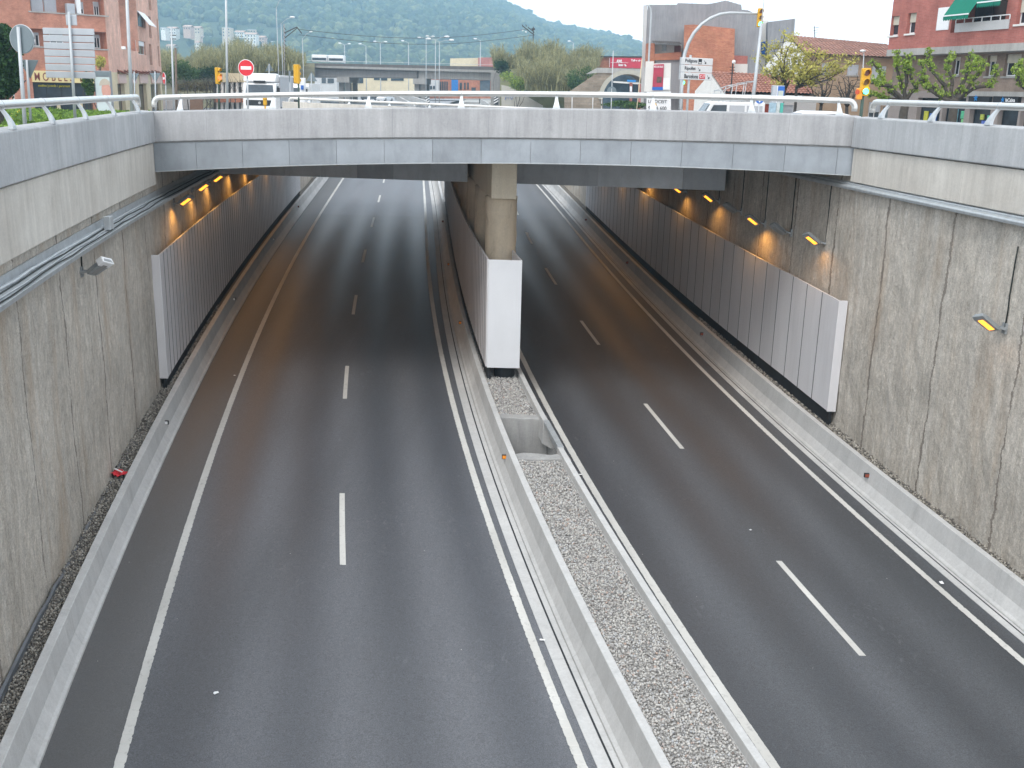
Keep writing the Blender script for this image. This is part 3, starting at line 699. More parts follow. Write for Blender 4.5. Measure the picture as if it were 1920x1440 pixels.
# ================================================================ FLOODLIGHTS
LENS_ON = emit('sodium_lens', (1., .34, .03), 1.7); LENS_OFF = pm('unlit_lens', (.3, .3, .29), .2, .1)
def lamp(label, fn, s, Y, z, lit, cable, power=70, whiteend=False, group='floodlights on the tunnel walls'):
    x = fn(Y); t = thing('floodlight', label, 'floodlight', (x, Y, z), 0 if s > 0 else PI, group)
    q = 1 if s > 0 else -1; n = -Vector((.5, -.42 * q, -.76)).normalized(); d = Vector((.84, -.1 * q, .54)); d = (d - n * d.dot(n)).normalized(); yv = n.cross(d)
    mb = MB(); mb.box(-.03, .03, -.07, .07, -.1, .1); mb.bar((.03, -.09, .0), (.2, -.12, .03), .035); mb.bar((.03, .09, .0), (.2, .06, .03), .035); mb.bar((.04, -.1, 0), (.04, .1, 0), .05)
    mb.build('mounting_bracket', M['housing'], t)
    c = Vector((.37, -.05 * q, .1)); mb = MB()
    o = len(mb.v)
    for k, (wd, th) in ((-.23, (.1, .035)), (-.16, (.13, .06)), (.16, (.15, .062)), (.25, (.14, .04))):
        for a, b in ((-1, -.75), (1, -.75), (.72, 1), (-.72, 1)): mb.v.append(tuple(c + d * k + yv * wd * a + n * th * b))
    for i in range(3):
        for k in range(4): mb.f.append((o + 4 * i + k, o + 4 * i + (k + 1) % 4, o + 4 * i + 4 + (k + 1) % 4, o + 4 * i + 4 + k))
    mb.f += [(o, o + 3, o + 2, o + 1), (o + 12, o + 13, o + 14, o + 15)]
    mb.build('head', M['housing'], t, bevel=.012)
    mb = MB(); mb.obox(c - n * .05, d * .15, yv * .062, n * .006); mb.build('lens', LENS_ON if lit else LENS_OFF, t)
    if whiteend:
        mb = MB(); mb.obox(c + d * .17 + n * .012, d * .075, yv * .155, n * .066); mb.build('white_end_cap', M['white'], t, bevel=.015)
    if cable:
        mb = MB(); r = random.Random(int(Y * 7)); mb.tube([(.02, .03 + r.uniform(-.02, .02), .02 + cable * k / 5) for k in range(6)], .014, 6); mb.build('cable', M['wire'], t, smooth=True)
    if lit:
        L = bpy.data.lights.new('sodium_lamp', 'SPOT'); L.energy = power; L.color = (1., .47, .1); L.spot_size = rad(165); L.spot_blend = .5; L.shadow_soft_size = .08
        lo = bpy.data.objects.new('lamp_light', L); COL.objects.link(lo); lo.parent = t; lo.location = tuple(c - n * .09); lo.rotation_euler = (Vector((.25, -.2 * q, -.9))).to_track_quat('-Z', 'Y').to_euler()
    return t
PW = 36
for lab, Y, z, lit, we in (('unlit grey floodlight with white end cap on the open left wall', 19.8, 5.82, 0, 1), ('grey floodlight on left wall just before the bridge edge', 30.2, 6.0, 1, 0), ('second floodlight under the bridge on the left wall, lit orange', 33.4, 6.1, 1, 0),
        ('third floodlight under the bridge on the left wall, brightly lit', 36.4, 6.12, 1, 0), ('dark unlit floodlight between two lit ones on left wall', 38.9, 6.13, 0, 0), ('farthest visible lit floodlight on the left wall by the girder', 41.3, 6.05, 1, 0)):
    lamp(lab, XWL, 1, Y, z, lit, .62 if Y < 32 else .35, PW, bool(we))
for lab, Y, z, lit, pw in (('faintly lit floodlight near the photo edge on the open right wall', 18.85, 5.36, 1, 2), ('lit floodlight on right wall above the end of the pale panels', 26.7, 5.79, 1, 16), ('unlit grey floodlight on right wall beside a loose cable', 29.0, 5.74, 0, 0),
        ('brightest floodlight on right wall casting an orange cone', 31.0, 5.74, 1, 45), ('unlit floodlight on right wall past the brightest one', 33.1, 5.86, 0, 0), ('lit floodlight on right wall near the dark girder end', 35.4, 5.95, 1, 25), ('farthest visible lit floodlight on right wall below the girder', 39.4, 5.86, 1, 25)):
    lamp(lab, XWR, -1, Y, z, lit, 1.5, pw)
for fn, s, w in ((XWL, 1, 'left'), (XWR, -1, 'right')):  # unseen lamps added on both walls to brighten the tunnel interior
    for Y in (45.5, 50.5, 55.5): lamp('added unseen floodlight to light the inner tunnel on %s wall hidden by the girder' % w, fn, s, Y, 5.9, 1, 0, PW, group='added hidden floodlights on %s wall' % w)

# ================================================================ SMALL THINGS ON THE ROAD
def reflector(label, loc, face, lensmat, k=1.):
    t = thing('barrier_reflector', label, 'reflector', loc, 0, 'reflectors on the barriers')
    mb = MB(); mb.box(-.02, .02, -.07 * k, .07 * k, -.05 * k, .05 * k); mb.build('casing', M['black'], t, bevel=.006)
    mb = MB(); mb.box(-.05 * k, .05 * k, -.074 * k, -.068 * k, -.036 * k, .036 * k); mb.v = [(x, y, z) for x, y, z in mb.v]; mb.build('lens', lensmat, t)
    t.rotation_euler = (0, 0, face); return t
def refl(label, loc, mat, k=1.):
    t = thing('barrier_reflector', label, 'reflector', loc, 0, 'reflectors on the barriers')
    mb = MB(); mb.box(-.065 * k, .065 * k, -.03, .03, -.05 * k, .05 * k); mb.build('casing', M['black'], t, bevel=.006)
    mb = MB(); mb.box(-.05 * k, .05 * k, -.036, -.029, -.036 * k, .036 * k); mb.build('lens', mat, t)
    return t
ZB = .47
for lab, Y, m in (('amber reflector on the central barrier beside the drain pit', 22.5, 'amber'), ('amber reflector on central barrier beside the brownish casing, nearer of two', 34.6, 'amber'), ('amber reflector on central barrier deeper in the tunnel', 44.5, 'amber'), ('small dull reflector far along the central barrier', 56, 'redlens')):
    refl(lab, (XCB(Y) + .15, Y, zr(Y) + ZB), M[m])
for lab, Y, m in (('white reflector on the left barrier near the red litter', 24.2, 'white'), ('white reflector on the left barrier under the tunnel cladding', 37.2, 'white'), ('small white reflector on left barrier deep in the tunnel', 49.5, 'white'), ('dark reflector on left barrier close to the tunnel exit', 60, 'redlens')):
    refl(lab, (XL(Y) - 1.06 - .15, Y, zr(Y) + ZB), M[m])
for lab, Y, m in (('rusty red reflector on the right barrier below the open wall', 22.0, 'redlens'), ('rusty red reflector on right barrier below the pale panels', 34, 'redlens'), ('dark reflector on right barrier further inside the tunnel', 46, 'redlens'), ('dark reflector on right barrier near the tunnel exit', 58, 'redlens')):
    refl(lab, (XR2(Y) + .6 + .14, Y, zr(Y) + .44), M[m])
# crushed red packet on the left gravel
def litter(name, label, cat, loc, w, l, h, mat, rz, seed, parts=None):
    r = random.Random(seed); t = thing(name, label, cat, loc, rz); mb = MB(); N = 6
    for i in range(N + 1):
        for j in range(4): mb.v.append((w * (j / 3 - .5), l * (i / N - .5), h * (.35 + .65 * r.random())))
    for i in range(N):
        for j in range(3): a = 4 * i + j; mb.f.append((a, a + 1, a + 5, a + 4))
    o = mb.build('crumpled_sheet' if not parts else parts, mat, t, recalc=False); s = o.modifiers.new('th', 'SOLIDIFY'); s.thickness = .006
    return t
p = (XL(20.95) - 1.6, 20.75, zr(20.75) + .53)
t = litter('crushed_packet', 'crushed red packet with white stripe lying on the left gravel', 'litter', p, .26, .34, .1, M['red'], .9, 3)
mb = MB(); mb.obox((0, 0, .115), (.02, .0, 0), (0, .15, 0), (0, 0, .004)); mb.build('white_stripe', M['white'], t)
for i, (lab, px, py, w, l) in enumerate((('white paper scrap on asphalt beside the central gutter strip', 1017, 1202, .09, .035), ('white paper scrap lying by the right side of the central barrier', 1089, 891, .1, .04), ('small pale scrap on the near left lane close to the photo bottom', 405, 1301, .07, .05),
        ('white crumb on the left shoulder beside the edge line', 440, 705, .06, .05), ('white scrap on right lane near edge line and barrier', 1765, 1094, .09, .06), ('white scrap on the right lane between dash and central barrier', 1407, 995, .05, .04))):
    d = ray(px, py); tt = -EYE / (d[2] - .036 * d[1]); q = CAMP + d * tt
    litter('paper_scrap', lab, 'litter', (q[0], q[1], zr(q[1]) + .004), w, l, .03, M['white'], .4 * i, 10 + i)
# a length of loose drain cover lying in the slot is too small to show
# ================================================================ STREET LEVEL SETTING
def gz(x, Y): return zg(x, Y)
gys = frange(-30, 173, 5); mb = MB()
def gstrip(xs_of):
    o = len(mb.v); n = None
    for Y in gys:
        xs_ = xs_of(Y); n = len(xs_); mb.v += [(x, Y, gz(x, Y)) for x in xs_]
    for i in range(len(gys) - 1):
        for k in range(n - 1): a = o + i * n + k; mb.f.append((a, a + 1, a + n + 1, a + n))
gstrip(lambda Y: [-900, -300, -120, -60, -40, -25, XWL(Y) - .25]); gstrip(lambda Y: [XWR(Y) + .25, 14, 25, 40, 60, 120, 300, 900])
far = frange(173, 700, 17) + [1000, 1500, 2500, 5000]; fx_ = [-5000, -900, -300, -120, -60, -40, -25, -16, -8, 0, 14, 25, 40, 60, 120, 300, 900, 5000]; o = len(mb.v)
for Y in far: mb.v += [(x, Y, gz(x, Y)) for x in fx_]
n = len(fx_)
for i in range(len(far) - 1):
    for k in range(n - 1): a = o + i * n + k; mb.f.append((a, a + 1, a + n + 1, a + n))
tag(mb.build('ground', pm('paving_ground', (.36, .345, .32), .9, .14, .5, bump=.2), recalc=False), 'pale paved ground at street level around the sunken road', 'ground', kind='structure')
mb = MB(); dy = frange(27.6, 61.4, 2.6)
for Y in dy: mb.v += [(x, Y, gz(x, Y) + .012) for x in (-60, XWL(Y), XMID(Y), XWR(Y), 13.5, 40)]
for i in range(len(dy) - 1):
    for k in range(5): a = 6 * i + k; mb.f.append((a, a + 1, a + 7, a + 6))
STREET = pm('street_asphalt', (.16, .16, .165), .8, .15, .8)
tag(mb.build('street', STREET, recalc=False), 'grey street crossing over the bridge deck', 'street', kind='structure')
# the open road carries on to the horizon beyond the ramp
mb = MB(); yy = frange(172, 640, 12)
def xfar(Y, u):
    c = XL2(min(Y, 210)) - 8 + u - .00022 * max(0, Y - 210) ** 2; return c
for Y in yy: mb.v += [(xfar(Y, u), Y, max(zr(min(Y, 200)), gz(0, Y) + .06) + .03) for u in (-13, -5, 4, 12)]
for i in range(len(yy) - 1):
    for k in range(3): a = 4 * i + k; mb.f.append((a, a + 1, a + 5, a + 4))
tag(mb.build('road', pm('far_asphalt', (.27, .275, .285), .7, .08, .3), recalc=False), 'distant grey main road passing under the concrete viaduct', 'road', kind='structure')
mb = MB(); lo = [(-60, 62), (-26, 62), (-19, 100), (-19, 172), (-60, 172)]
tag(((lambda b: (b.poly(*[(x, y, gz(x, y) + .012) for x, y in lo]), b)[1])(MB())).build('street', STREET, recalc=False), 'side street with lorries left of the trench', 'street', kind='structure')

# grass and flowers behind the left railing
def leafcloud(name, mat, parent, pts, size, seed, flat=0., jitter=1., stretch=(1, 1)):
    r = np.random.default_rng(seed); pts = np.asarray(pts, float); n = len(pts)
    a = r.normal(size=(n, 3)); a[:, 2] *= 1 - flat; a /= np.linalg.norm(a, axis=1)[:, None]
    b = np.cross(a, r.normal(size=(n, 3))); b /= np.linalg.norm(b, axis=1)[:, None]
    s = size * r.uniform(.6, 1.35, (n, 1)); u = a * s * stretch[0]; v = b * s * .55 * stretch[1]
    V = np.stack([pts - u, pts + v * .9 - u * .1, pts + u, pts - v * .9 + u * .1], 1).reshape(-1, 3)
    if parent is not None: V = V - np.array(parent.location)
    me = bpy.data.meshes.new(name); me.vertices.add(4 * n); me.vertices.foreach_set('co', V.ravel()); me.loops.add(4 * n); me.polygons.add(n)
    me.loops.foreach_set('vertex_index', np.arange(4 * n)); me.polygons.foreach_set('loop_start', np.arange(0, 4 * n, 4)); me.polygons.foreach_set('loop_total', np.full(n, 4)); me.update()
    me.materials.append(mat); o = bpy.data.objects.new(name, me); COL.objects.link(o)
    if parent is not None: o.parent = parent
    return o
def blob(c, rr, n, seed, hollow=.35):
    r = np.random.default_rng(seed); d = r.normal(size=(n, 3)); d /= np.linalg.norm(d, axis=1)[:, None]
    return np.array(c) + d * (hollow + (1 - hollow) * r.uniform(0, 1, (n, 1)) ** .6) * np.array(rr)
r = np.random.default_rng(3); n = 26000
gx = r.uniform(-38, -15, n); gy = r.uniform(33, 60, n); k = gx < np.array([XWL(y) - .6 for y in gy])
gx, gy = gx[k], gy[k]; GR = leafmat('grass_blades', (.09, .16, .03), (.2, .32, .05))
o = leafcloud('grass', GR, None, np.stack([gx, gy, 7.5 + r.uniform(.02, .2, len(gx))], 1), .16, 4); tag(o, 'bright green grass verge behind the left railing', 'grass', kind='stuff')
mb = MB(); mb.prismz([(-15, 33), (-15, 60), (-38, 60), (-38, 33)], 6.3, 7.5); tag(mb.build('ground', pm('lawn_soil', (.1, .17, .04), .95, .3, 2), recalc=False), 'green lawn soil under the grass verge', 'lawn', kind='structure')
fl_ = thing('flower_clump', 'yellow wild flowers standing in the grass behind the left railing', 'flowers', (P(20, 220, 43).x, 43, 7.5))
pts = blob((P(20, 218, 43).x, 43, 8.0), (.75, .7, .45), 60, 8); leafcloud('blossom', pm('flower_yellow', (.75, .6, .05), .6), fl_, pts, .05, 9)
pts = blob((P(20, 218, 43).x, 43, 7.75), (.8, .7, .4), 200, 10); leafcloud('stems', GR, fl_, pts, .1, 11, stretch=(1.4, .4))

# ================================================================ FACADES
class Facade:
    """a wall between two ground points (given by photo column and depth), with recessed openings"""
    def __init__(s, pa, pb, parent):
        s.A = Vector(P(pa[0], 150, pa[1])).xy; s.B = Vector(P(pb[0], 150, pb[1])).xy; s.p = parent
        s.d = (s.B - s.A); s.L = s.d.length; s.d.normalize(); s.n = Vector((s.d.y, -s.d.x))
        if s.n.dot(-s.A) < 0: s.n = -s.n
    def uz(s, px, py):
        q = ray(px, py); t = (s.A.x * s.d.y - s.A.y * s.d.x) / (q[0] * s.d.y - q[1] * s.d.x)
        p = CAMP + q * t; return (p[0] - s.A.x) * s.d.x + (p[1] - s.A.y) * s.d.y, p[2]
    def w(s, u, z, dep=0.): q = s.A + s.d * u - s.n * dep; return (q.x, q.y, z)
    def rect(s, r): (x0, y0, x1, y1) = r; u0, z1 = s.uz(x0, y0); u1, _ = s.uz(x1, y0); _, z0 = s.uz(x0, y1); return u0, u1, z0, z1
    def slab(s, mb, u0, u1, z0, z1, d0, d1):     # box between depths d0 (front) and d1
        v = [s.w(u, z, d) for d in (d0, d1) for u, z in ((u0, z0), (u1, z0), (u1, z1), (u0, z1))]
        mb.add(v, [(0, 1, 2, 3), (7, 6, 5, 4), (0, 4, 5, 1), (1, 5, 6, 2), (2, 6, 7, 3), (3, 7, 4, 0)])
    def wall(s, zb, zt, mat, ops, name='wall', dep=.22, u0=0., u1=None):
        u1 = s.L if u1 is None else u1; mb = MB()
        R = [(max(u0, a), min(u1, b), max(zb, c), min(zt, d), dd) for (a, b, c, d, dd) in ops]
        us = sorted({u0, u1, *[r[0] for r in R], *[r[1] for r in R]}); zs = sorted({zb, zt, *[r[2] for r in R], *[r[3] for r in R]})
        for i in range(len(us) - 1):
            for j in range(len(zs) - 1):
                um, zm = (us[i] + us[i + 1]) / 2, (zs[j] + zs[j + 1]) / 2
                if not any(r[0] < um < r[1] and r[2] < zm < r[3] for r in R):
                    mb.poly(s.w(us[i], zs[j]), s.w(us[i + 1], zs[j]), s.w(us[i + 1], zs[j + 1]), s.w(us[i], zs[j + 1]))
        for a, b, c, d, dd in R:
            for (p, q) in (((a, c), (b, c)), ((b, c), (b, d)), ((b, d), (a, d)), ((a, d), (a, c))): mb.poly(s.w(*p), s.w(*q), s.w(*q, dd), s.w(*p, dd))
            mb.poly(s.w(a, c, dd), s.w(b, c, dd), s.w(b, d, dd), s.w(a, d, dd))
        return mb.build(name, mat, s.p, world=True)
    def window(s, R, dep=.2, frame=M['white'], blind=0., blindmat=None, name='window', sill=None, bars=1):
        u0, u1, z0, z1 = R; mb = MB(); f = .06
        s.slab(mb, u0, u1, z0, z0 + f, dep - .06, dep - .005); s.slab(mb, u0, u1, z1 - f, z1, dep - .06, dep - .005)
        s.slab(mb, u0, u0 + f, z0 + f, z1 - f, dep - .06, dep - .005); s.slab(mb, u1 - f, u1, z0 + f, z1 - f, dep - .06, dep - .005)
        for k in range(bars): um = u0 + (u1 - u0) * (k + 1) / (bars + 1); s.slab(mb, um - .025, um + .025, z0 + f, z1 - f, dep - .055, dep - .006)
        o = mb.build(name, frame, s.p, world=True)
        mb = MB(); s.slab(mb, u0 + f, u1 - f, z0 + f, z1 - f, dep - .035, dep - .008); mb.build('pane', M['glass'], o, world=True)
        if blind: mb = MB(); s.slab(mb, u0 + .02, u1 - .02, z1 - (z1 - z0) * blind, z1 - .01, dep - .12, dep - .065); mb.build('roller_blind', blindmat or M['white'], o, world=True)
        if sill: mb = MB(); s.slab(mb, u0 - .08, u1 + .08, z0 - .09, z0 - .004, -.07, dep - .062); mb.build('sill', sill, o, world=True)
        return o
    def panel(s, name, R, d0, d1, mat, parent=None, bevel=0.):
        mb = MB(); s.slab(mb, *R, d0, d1); return mb.build(name, mat, parent or s.p, world=True, bevel=bevel)
    def text(s, txt, R, mat, d=-.02, parent=None, bold=0.):
        u0, u1, z0, z1 = R; ang = math.atan2(s.d.y, s.d.x); par = parent or s.p; c = s.w((u0 + u1) / 2, (z0 + z1) / 2, d)
        q = s.p; lc = (Matrix.Translation(q.location) @ Matrix.Rotation(q.rotation_euler.z, 4, 'Z')).inverted() @ Vector(c)
        return lettering(par, txt, u1 - u0, z1 - z0, mat, lc, (PI / 2, 0, ang - q.rotation_euler.z), bold=bold)
def closure(parent, pts, zb, zt, mat, name, top=None, capn=()):    # the hidden sides and the roof of a block
    mb = MB(); n = len(pts)
    for i in range(n - 1): a, b = pts[i], pts[i + 1]; mb.poly((a[0], a[1], zb), (b[0], b[1], zb), (b[0], b[1], zt), (a[0], a[1], zt))
    o = mb.build(name, mat, parent, world=True)
    mb = MB(); mb.poly(*[(x, y, zt) for x, y in list(pts) + list(capn)]); mb.build('roof', top or mat, parent, world=True); return o
BRA = brickmat('salmon_brick', (.45, .19, .13), (.52, .23, .16), (.46, .27, .2)); BRB = brickmat('lit_salmon_brick', (.62, .37, .285), (.68, .42, .33), (.66, .46, .38))  # paler copy of the salmon brick: light on the right-hand face put into colour
BRR = brickmat('red_brick', (.37, .125, .105), (.43, .155, .125), (.38, .18, .15)); BRO = brickmat('orange_brick', (.36, .11, .065), (.46, .18, .1), (.4, .25, .18))
BRT = brickmat('tan_brick', (.27, .2, .16), (.32, .24, .19), (.28, .23, .19)); CREAM = pm('cream_render', (.62, .53, .36), .85, .08, .8, grime=.2)
TAN = pm('tan_render', (.36, .265, .185), .9, .1, .6, grime=.25); WHITEW = pm('white_render', (.7, .69, .66), .85, .06, .7, grime=.2)
GREYREN = smooth_concrete('grey_render', (.24, .245, .26), (.31, .315, .33), 1.2, 2.35, .25); DARKIN = pm('dark_interior', (.03, .03, .035), .7, .2)
LGREY = pm('light_grey_render', (.5, .5, .5), .85, .06, .6, grime=.2); CONC = smooth_concrete('plain_concrete', (.34, .33, .31), (.43, .42, .4), 1.2, 0, .35)
BEAM = smooth_concrete('viaduct_concrete', (.3, .29, .28), (.38, .37, .35), 1.2, 0, .5)

# ---- left apartment block
ab = thing('apartment_block', 'salmon brick apartment block at the left with furniture shop on its ground floor', 'building', (P(-70, 150, 81.5).x, 81.5, 6.6))
FA = Facade((-70, 81.6), (206, 89.), ab); zb, zt = 5.6, 24.
r1 = FA.rect((53, -28, 203, 20)); r2 = FA.rect((55, 53, 203, 86)); rs = FA.rect((61, 154, 172, 236)); r0 = FA.rect((-60, 53, 12, 84))
FA.wall(zb, zt, BRA, [r1 + (1.1,), r2 + (1.1,), rs + (.5,)], dep=.2)
for R, bl in (((64, -8, 87, 21), .95), ((89, -8, 112, 22), .95), ((151, 2, 164, 25), .6), ((183, 2, 193, 28), .35)): FA.window(FA.rect(R), 1.08, blind=bl, blindmat=M['signback'])
for R, bl in (((66, 60, 80, 86), .2), ((183, 64, 195, 90), .25), ((100, 58, 125, 87), .5)): FA.window(FA.rect(R), 1.08, blind=bl, blindmat=M['signback'])
c = FA.rect((141, -28, 149, 25)); FA.panel('drain_pipe', c, .1, .4, M['white'])
c = FA.rect((125, 6, 140, 26)); FA.panel('air_conditioner', c, .0, .5, M['signback'], bevel=.03)
for R in ((53, 20, 203, 22.5), (55, 86, 203, 88.5)): FA.panel('balcony_ledge', FA.rect(R), -.06, .3, CONC)
sg = FA.panel('shop_sign', FA.rect((58, 132, 178, 153.5)), -.25, .0, pm('sign_cream', (.72, .6, .3), .6, .05))
FA.text('M O B L E S   L A', FA.rect((62, 135.5, 166, 151)), pm('sign_maroon', (.2, .04, .03), .6), -.27, bold=.004)
gl = FA.window(rs, .48, frame=M['black'], bars=3, name='shop_window')
FA.text('mobles juvenils i parament', FA.rect((74, 158, 134, 164)), pm('sign_yellow', (.55, .5, .03), .5), .36, bold=.02)
for x in (108, 150): c = FA.rect((x, 190, x + 5, 236)); FA.panel('pillar', c, .05, .3, CREAM)
FB = Facade((206, 89.), (303, 119.), ab)
W1 = FB.rect((257, 20, 271, 48)); W2 = FB.rect((258, 75, 272, 101)); st = FB.rect((217, -60, 250, 89))
sl = [FB.rect(q) for q in ((277, -20, 281.5, 17), (277.5, 30, 282, 70), (279, 82, 283.5, 121), (293, -20, 296, 22), (293.5, 35, 296.5, 74), (295, 86, 298, 124))]
zsplit = FB.uz(206, 135)[1]
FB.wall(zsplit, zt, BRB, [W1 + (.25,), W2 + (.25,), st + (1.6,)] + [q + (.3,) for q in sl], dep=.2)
FB.window(W1, .24); FB.window(W2, .24, blind=.35)
for q in sl: FB.window(q, .28, frame=M['black'], bars=0)
mb = MB(); u0, u1, z0, z1 = W1; mb.poly(FB.w(u0, z1, 0.02), FB.w(u1, z1, 0.02), FB.w(u1 + .2, z0 + (z1 - z0) * .1, -1.), FB.w(u0 + .2, z0 + (z1 - z0) * .1, -1.)); o = mb.build('white_awning', M['white'], ab, world=True); s_ = o.modifiers.new('t', 'SOLIDIFY'); s_.thickness = .03
so_ = [FB.rect(q) for q in ((220, 157, 233, 236), (246, 158, 253.5, 236), (260, 158, 274, 236), (282, 158, 300, 236))]
FB.wall(zb, zsplit - .004, CREAM, [q + (.4,) for q in so_], name='shop_wall')
for q in so_: FB.window(q, .38, frame=pm('brown_frame', (.16, .08, .05), .6), name='shop_window', bars=1)
PINK = pm('pink_render', (.62, .47, .42), .8, .05)
for x0, x1 in ((220, 234), (246, 254), (260, 275), (282, 301)): FB.panel('fascia_board', FB.rect((x0, 139, x1, 156)), -.12, 0., PINK)
RT = pm('roof_tile_small', (.28, .1, .07), .8, .2)
mb = MB()
for x in list(range(220, 240, 6)) + list(range(248, 302, 6)): u0, u1, z0, z1 = FB.rect((x, 136, x + 5, 139)); v = [FB.w(u0, z1 + .2, 0), FB.w(u1, z1 + .05, 0), FB.w(u1, z0, -.4), FB.w(u0, z0 + .15, -.4)]; mb.poly(*v)
o = mb.build('tile_canopy', RT, ab, world=True); s_ = o.modifiers.new('t', 'SOLIDIFY'); s_.thickness = .06
for x0, x1, t in ((221, 232, '24 H'), (261, 272, '24 H')): pass
A, B, C2 = FA.A, FA.B, FB.B
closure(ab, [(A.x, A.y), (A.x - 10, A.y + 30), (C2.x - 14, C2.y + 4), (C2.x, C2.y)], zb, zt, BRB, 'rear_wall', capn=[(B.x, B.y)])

# ================================================================ SIGNS, POLES, SIGNALS
def pole_thing(name, label, cat, px, Y, ytop, rpx, mat, pxtop=None, group=None):
    b = P(px, 200, Y); z0 = gz(b.x, Y); t = thing(name, label, cat, (b.x, Y, z0), 0, group); top = P(pxtop if pxtop is not None else px, ytop, Y); R = rpx / FPX * Y
    mb = MB(); mb.cyl((0, 0, 0), (top.x - b.x, 0, top.z - z0), R * 1.08, R * .9, 12); mb.build('pole', mat, t, smooth=True); return t, top - Vector((b.x, Y, z0))
def loc(t, px, py, Y): return P(px, py, Y) - t.location
def reg_tri(r, down=True): return [(r * math.sin(a + (PI if down else 0)), r * math.cos(a + (PI if down else 0))) for a in (0, 2 * PI / 3, 4 * PI / 3)]
# round sign seen from behind
t, tp = pole_thing('road_sign', 'back of a round grey road sign on a thick pole at far left', 'road sign', 42, 36, 50, 3.4, M['pole'], 34)
c = loc(t, 39, 73, 36); mb = MB(); mb.disc(c + Vector((0, .08, 0)), (.25, 1, 0), .45, .03, 32); mb.build('sign_plate', M['signdark'], t, bevel=.006)
mb = MB(); mb.tube([c + Vector((.45 * math.cos(a), .1 - .11 * math.cos(a), .45 * math.sin(a))) for a in np.linspace(0, 2 * PI, 33)], .016, 6); mb.build('rim', M['galv'], t, smooth=True)
t, tp = pole_thing('road_sign', 'back of a triangular yield sign just right of the round sign', 'road sign', 54, 42, 112, 2.2, M['pole'], 50)
c = loc(t, 53, 124, 42); mb = MB(); mb.prism([(c.x + x * .95, c.z + z) for x, z in reg_tri(.47)], .06, .09); mb.build('sign_plate', M['signdark'], t, bevel=.01)
t, tp = pole_thing('road_sign', 'small square dark sign back on thin pole under the left tree', 'road sign', 26, 58, 148, 1.2, M['pole'], 24)
c = loc(t, 24, 159, 58); mb = MB(); mb.box(c.x - .27, c.x + .27, .05, .08, c.z - .3, c.z + .3); mb.build('sign_plate', M['signdark'], t, bevel=.01)
# direction board seen from behind: seven slats
Y = 44; t, tp = pole_thing('direction_sign', 'back of a grey direction board of seven stacked slats on one pole', 'direction sign', 138, Y, 22, 2.6, M['pole'], 129)
for k in range(7):
    ya = 51.5 + 13.6 * k; a = loc(t, 77.5 + 1. * k, ya, Y); b = loc(t, 175 + .4 * k, ya + 14.5, Y)
    mb = MB(); mb.box(a.x, b.x, .09, .15, b.z, a.z); mb.build('sign_slat', M['signback'], t, bevel=.012)
a = loc(t, 120.5, 27, Y); b = loc(t, 143, 47.5, Y); mb = MB(); mb.box(a.x, b.x, .09, .13, b.z, a.z); mb.build('upper_plate', M['signback'], t, bevel=.03)
t, tp = pole_thing('lamp_post', 'tall grey lamp post left, in front of brightly lit brick wall with small white bracket', 'lamp post', 246, 47, -60, 3., M['pole'], 235)
c = loc(t, 235, 90, 47); mb = MB(); mb.box(c.x - .16, c.x + .02, -.06, .06, c.z - .06, c.z + .06); mb.build('bracket_lamp', M['white'], t, bevel=.02)
for px, Y, lab in ((291, 72, 'back of a grey yield sign in front of the cream shopfronts'), (252, 80, 'back of a small yield sign half hidden by the left lamp post')):
    t, tp = pole_thing('road_sign', lab, 'road sign', px, Y, 134, 1.2, M['pole'], px - .5); c = loc(t, px - .5, 143, Y)
    mb = MB(); mb.prism([(c.x + x, c.z + z) for x, z in reg_tri(.42)], .05, .08); mb.build('sign_plate', M['signdark'], t, bevel=.01)
def no_entry(label, px, py, Y, rp, yaw):
    t, tp = pole_thing('no_entry_sign', label, 'road sign', px + 1, Y, py - rp * .7, 1.7 if rp > 10 else 1., M['pole'], px)
    c = loc(t, px, py, Y); n = Vector((math.sin(yaw), -math.cos(yaw), 0)); sd = Vector((math.cos(yaw), math.sin(yaw), 0)); R = rp / FPX * Y; c = c + n * .1
    mb = MB(); mb.disc(c, n, R, .02, 36); mb.build('sign_plate', M['red'], t)
    mb = MB(); mb.obox(c + n * .014, sd * R * .68, n * .004, Vector((0, 0, R * .2))); mb.build('white_bar', M['white'], t)
    mb = MB(); mb.tube([c + sd * R * math.cos(a) + Vector((0, 0, R * math.sin(a))) for a in np.linspace(0, 2 * PI, 33)], .014, 6); mb.build('rim', M['white'], t, smooth=True)
no_entry('round red no entry sign in front of the white lorry', 463, 127.5, 40, 14, -.05); no_entry('small red no entry sign seen at an angle beside the salmon block', 310, 147, 80, 10, -1.)
t, tp = pole_thing('lamp_post', 'very tall thin grey mast left of the no entry sign', 'lamp post', 425, 52, -60, 2.1, M['pole'], 423)
Y = 75; t, tp = pole_thing('utility_pole', 'dark topped grey utility pole left of the reeds', 'utility pole', 325, Y, 50, 1.7, M['pole'], 321)
mb = MB()
for py in (66, 73): c = loc(t, 322, py, Y); mb.bar(c + Vector((-.1, 0, 0)), c + Vector((.3, 0, 0)), .06)
mb.build('cross_arm', M['black'], t)
t, tp = pole_thing('utility_pole', 'brown wooden pole beside the grey utility pole', 'utility pole', 330, 77, 90, 2.2, pm('wood_pole', (.16, .12, .09), .9, .2, 4), 329)

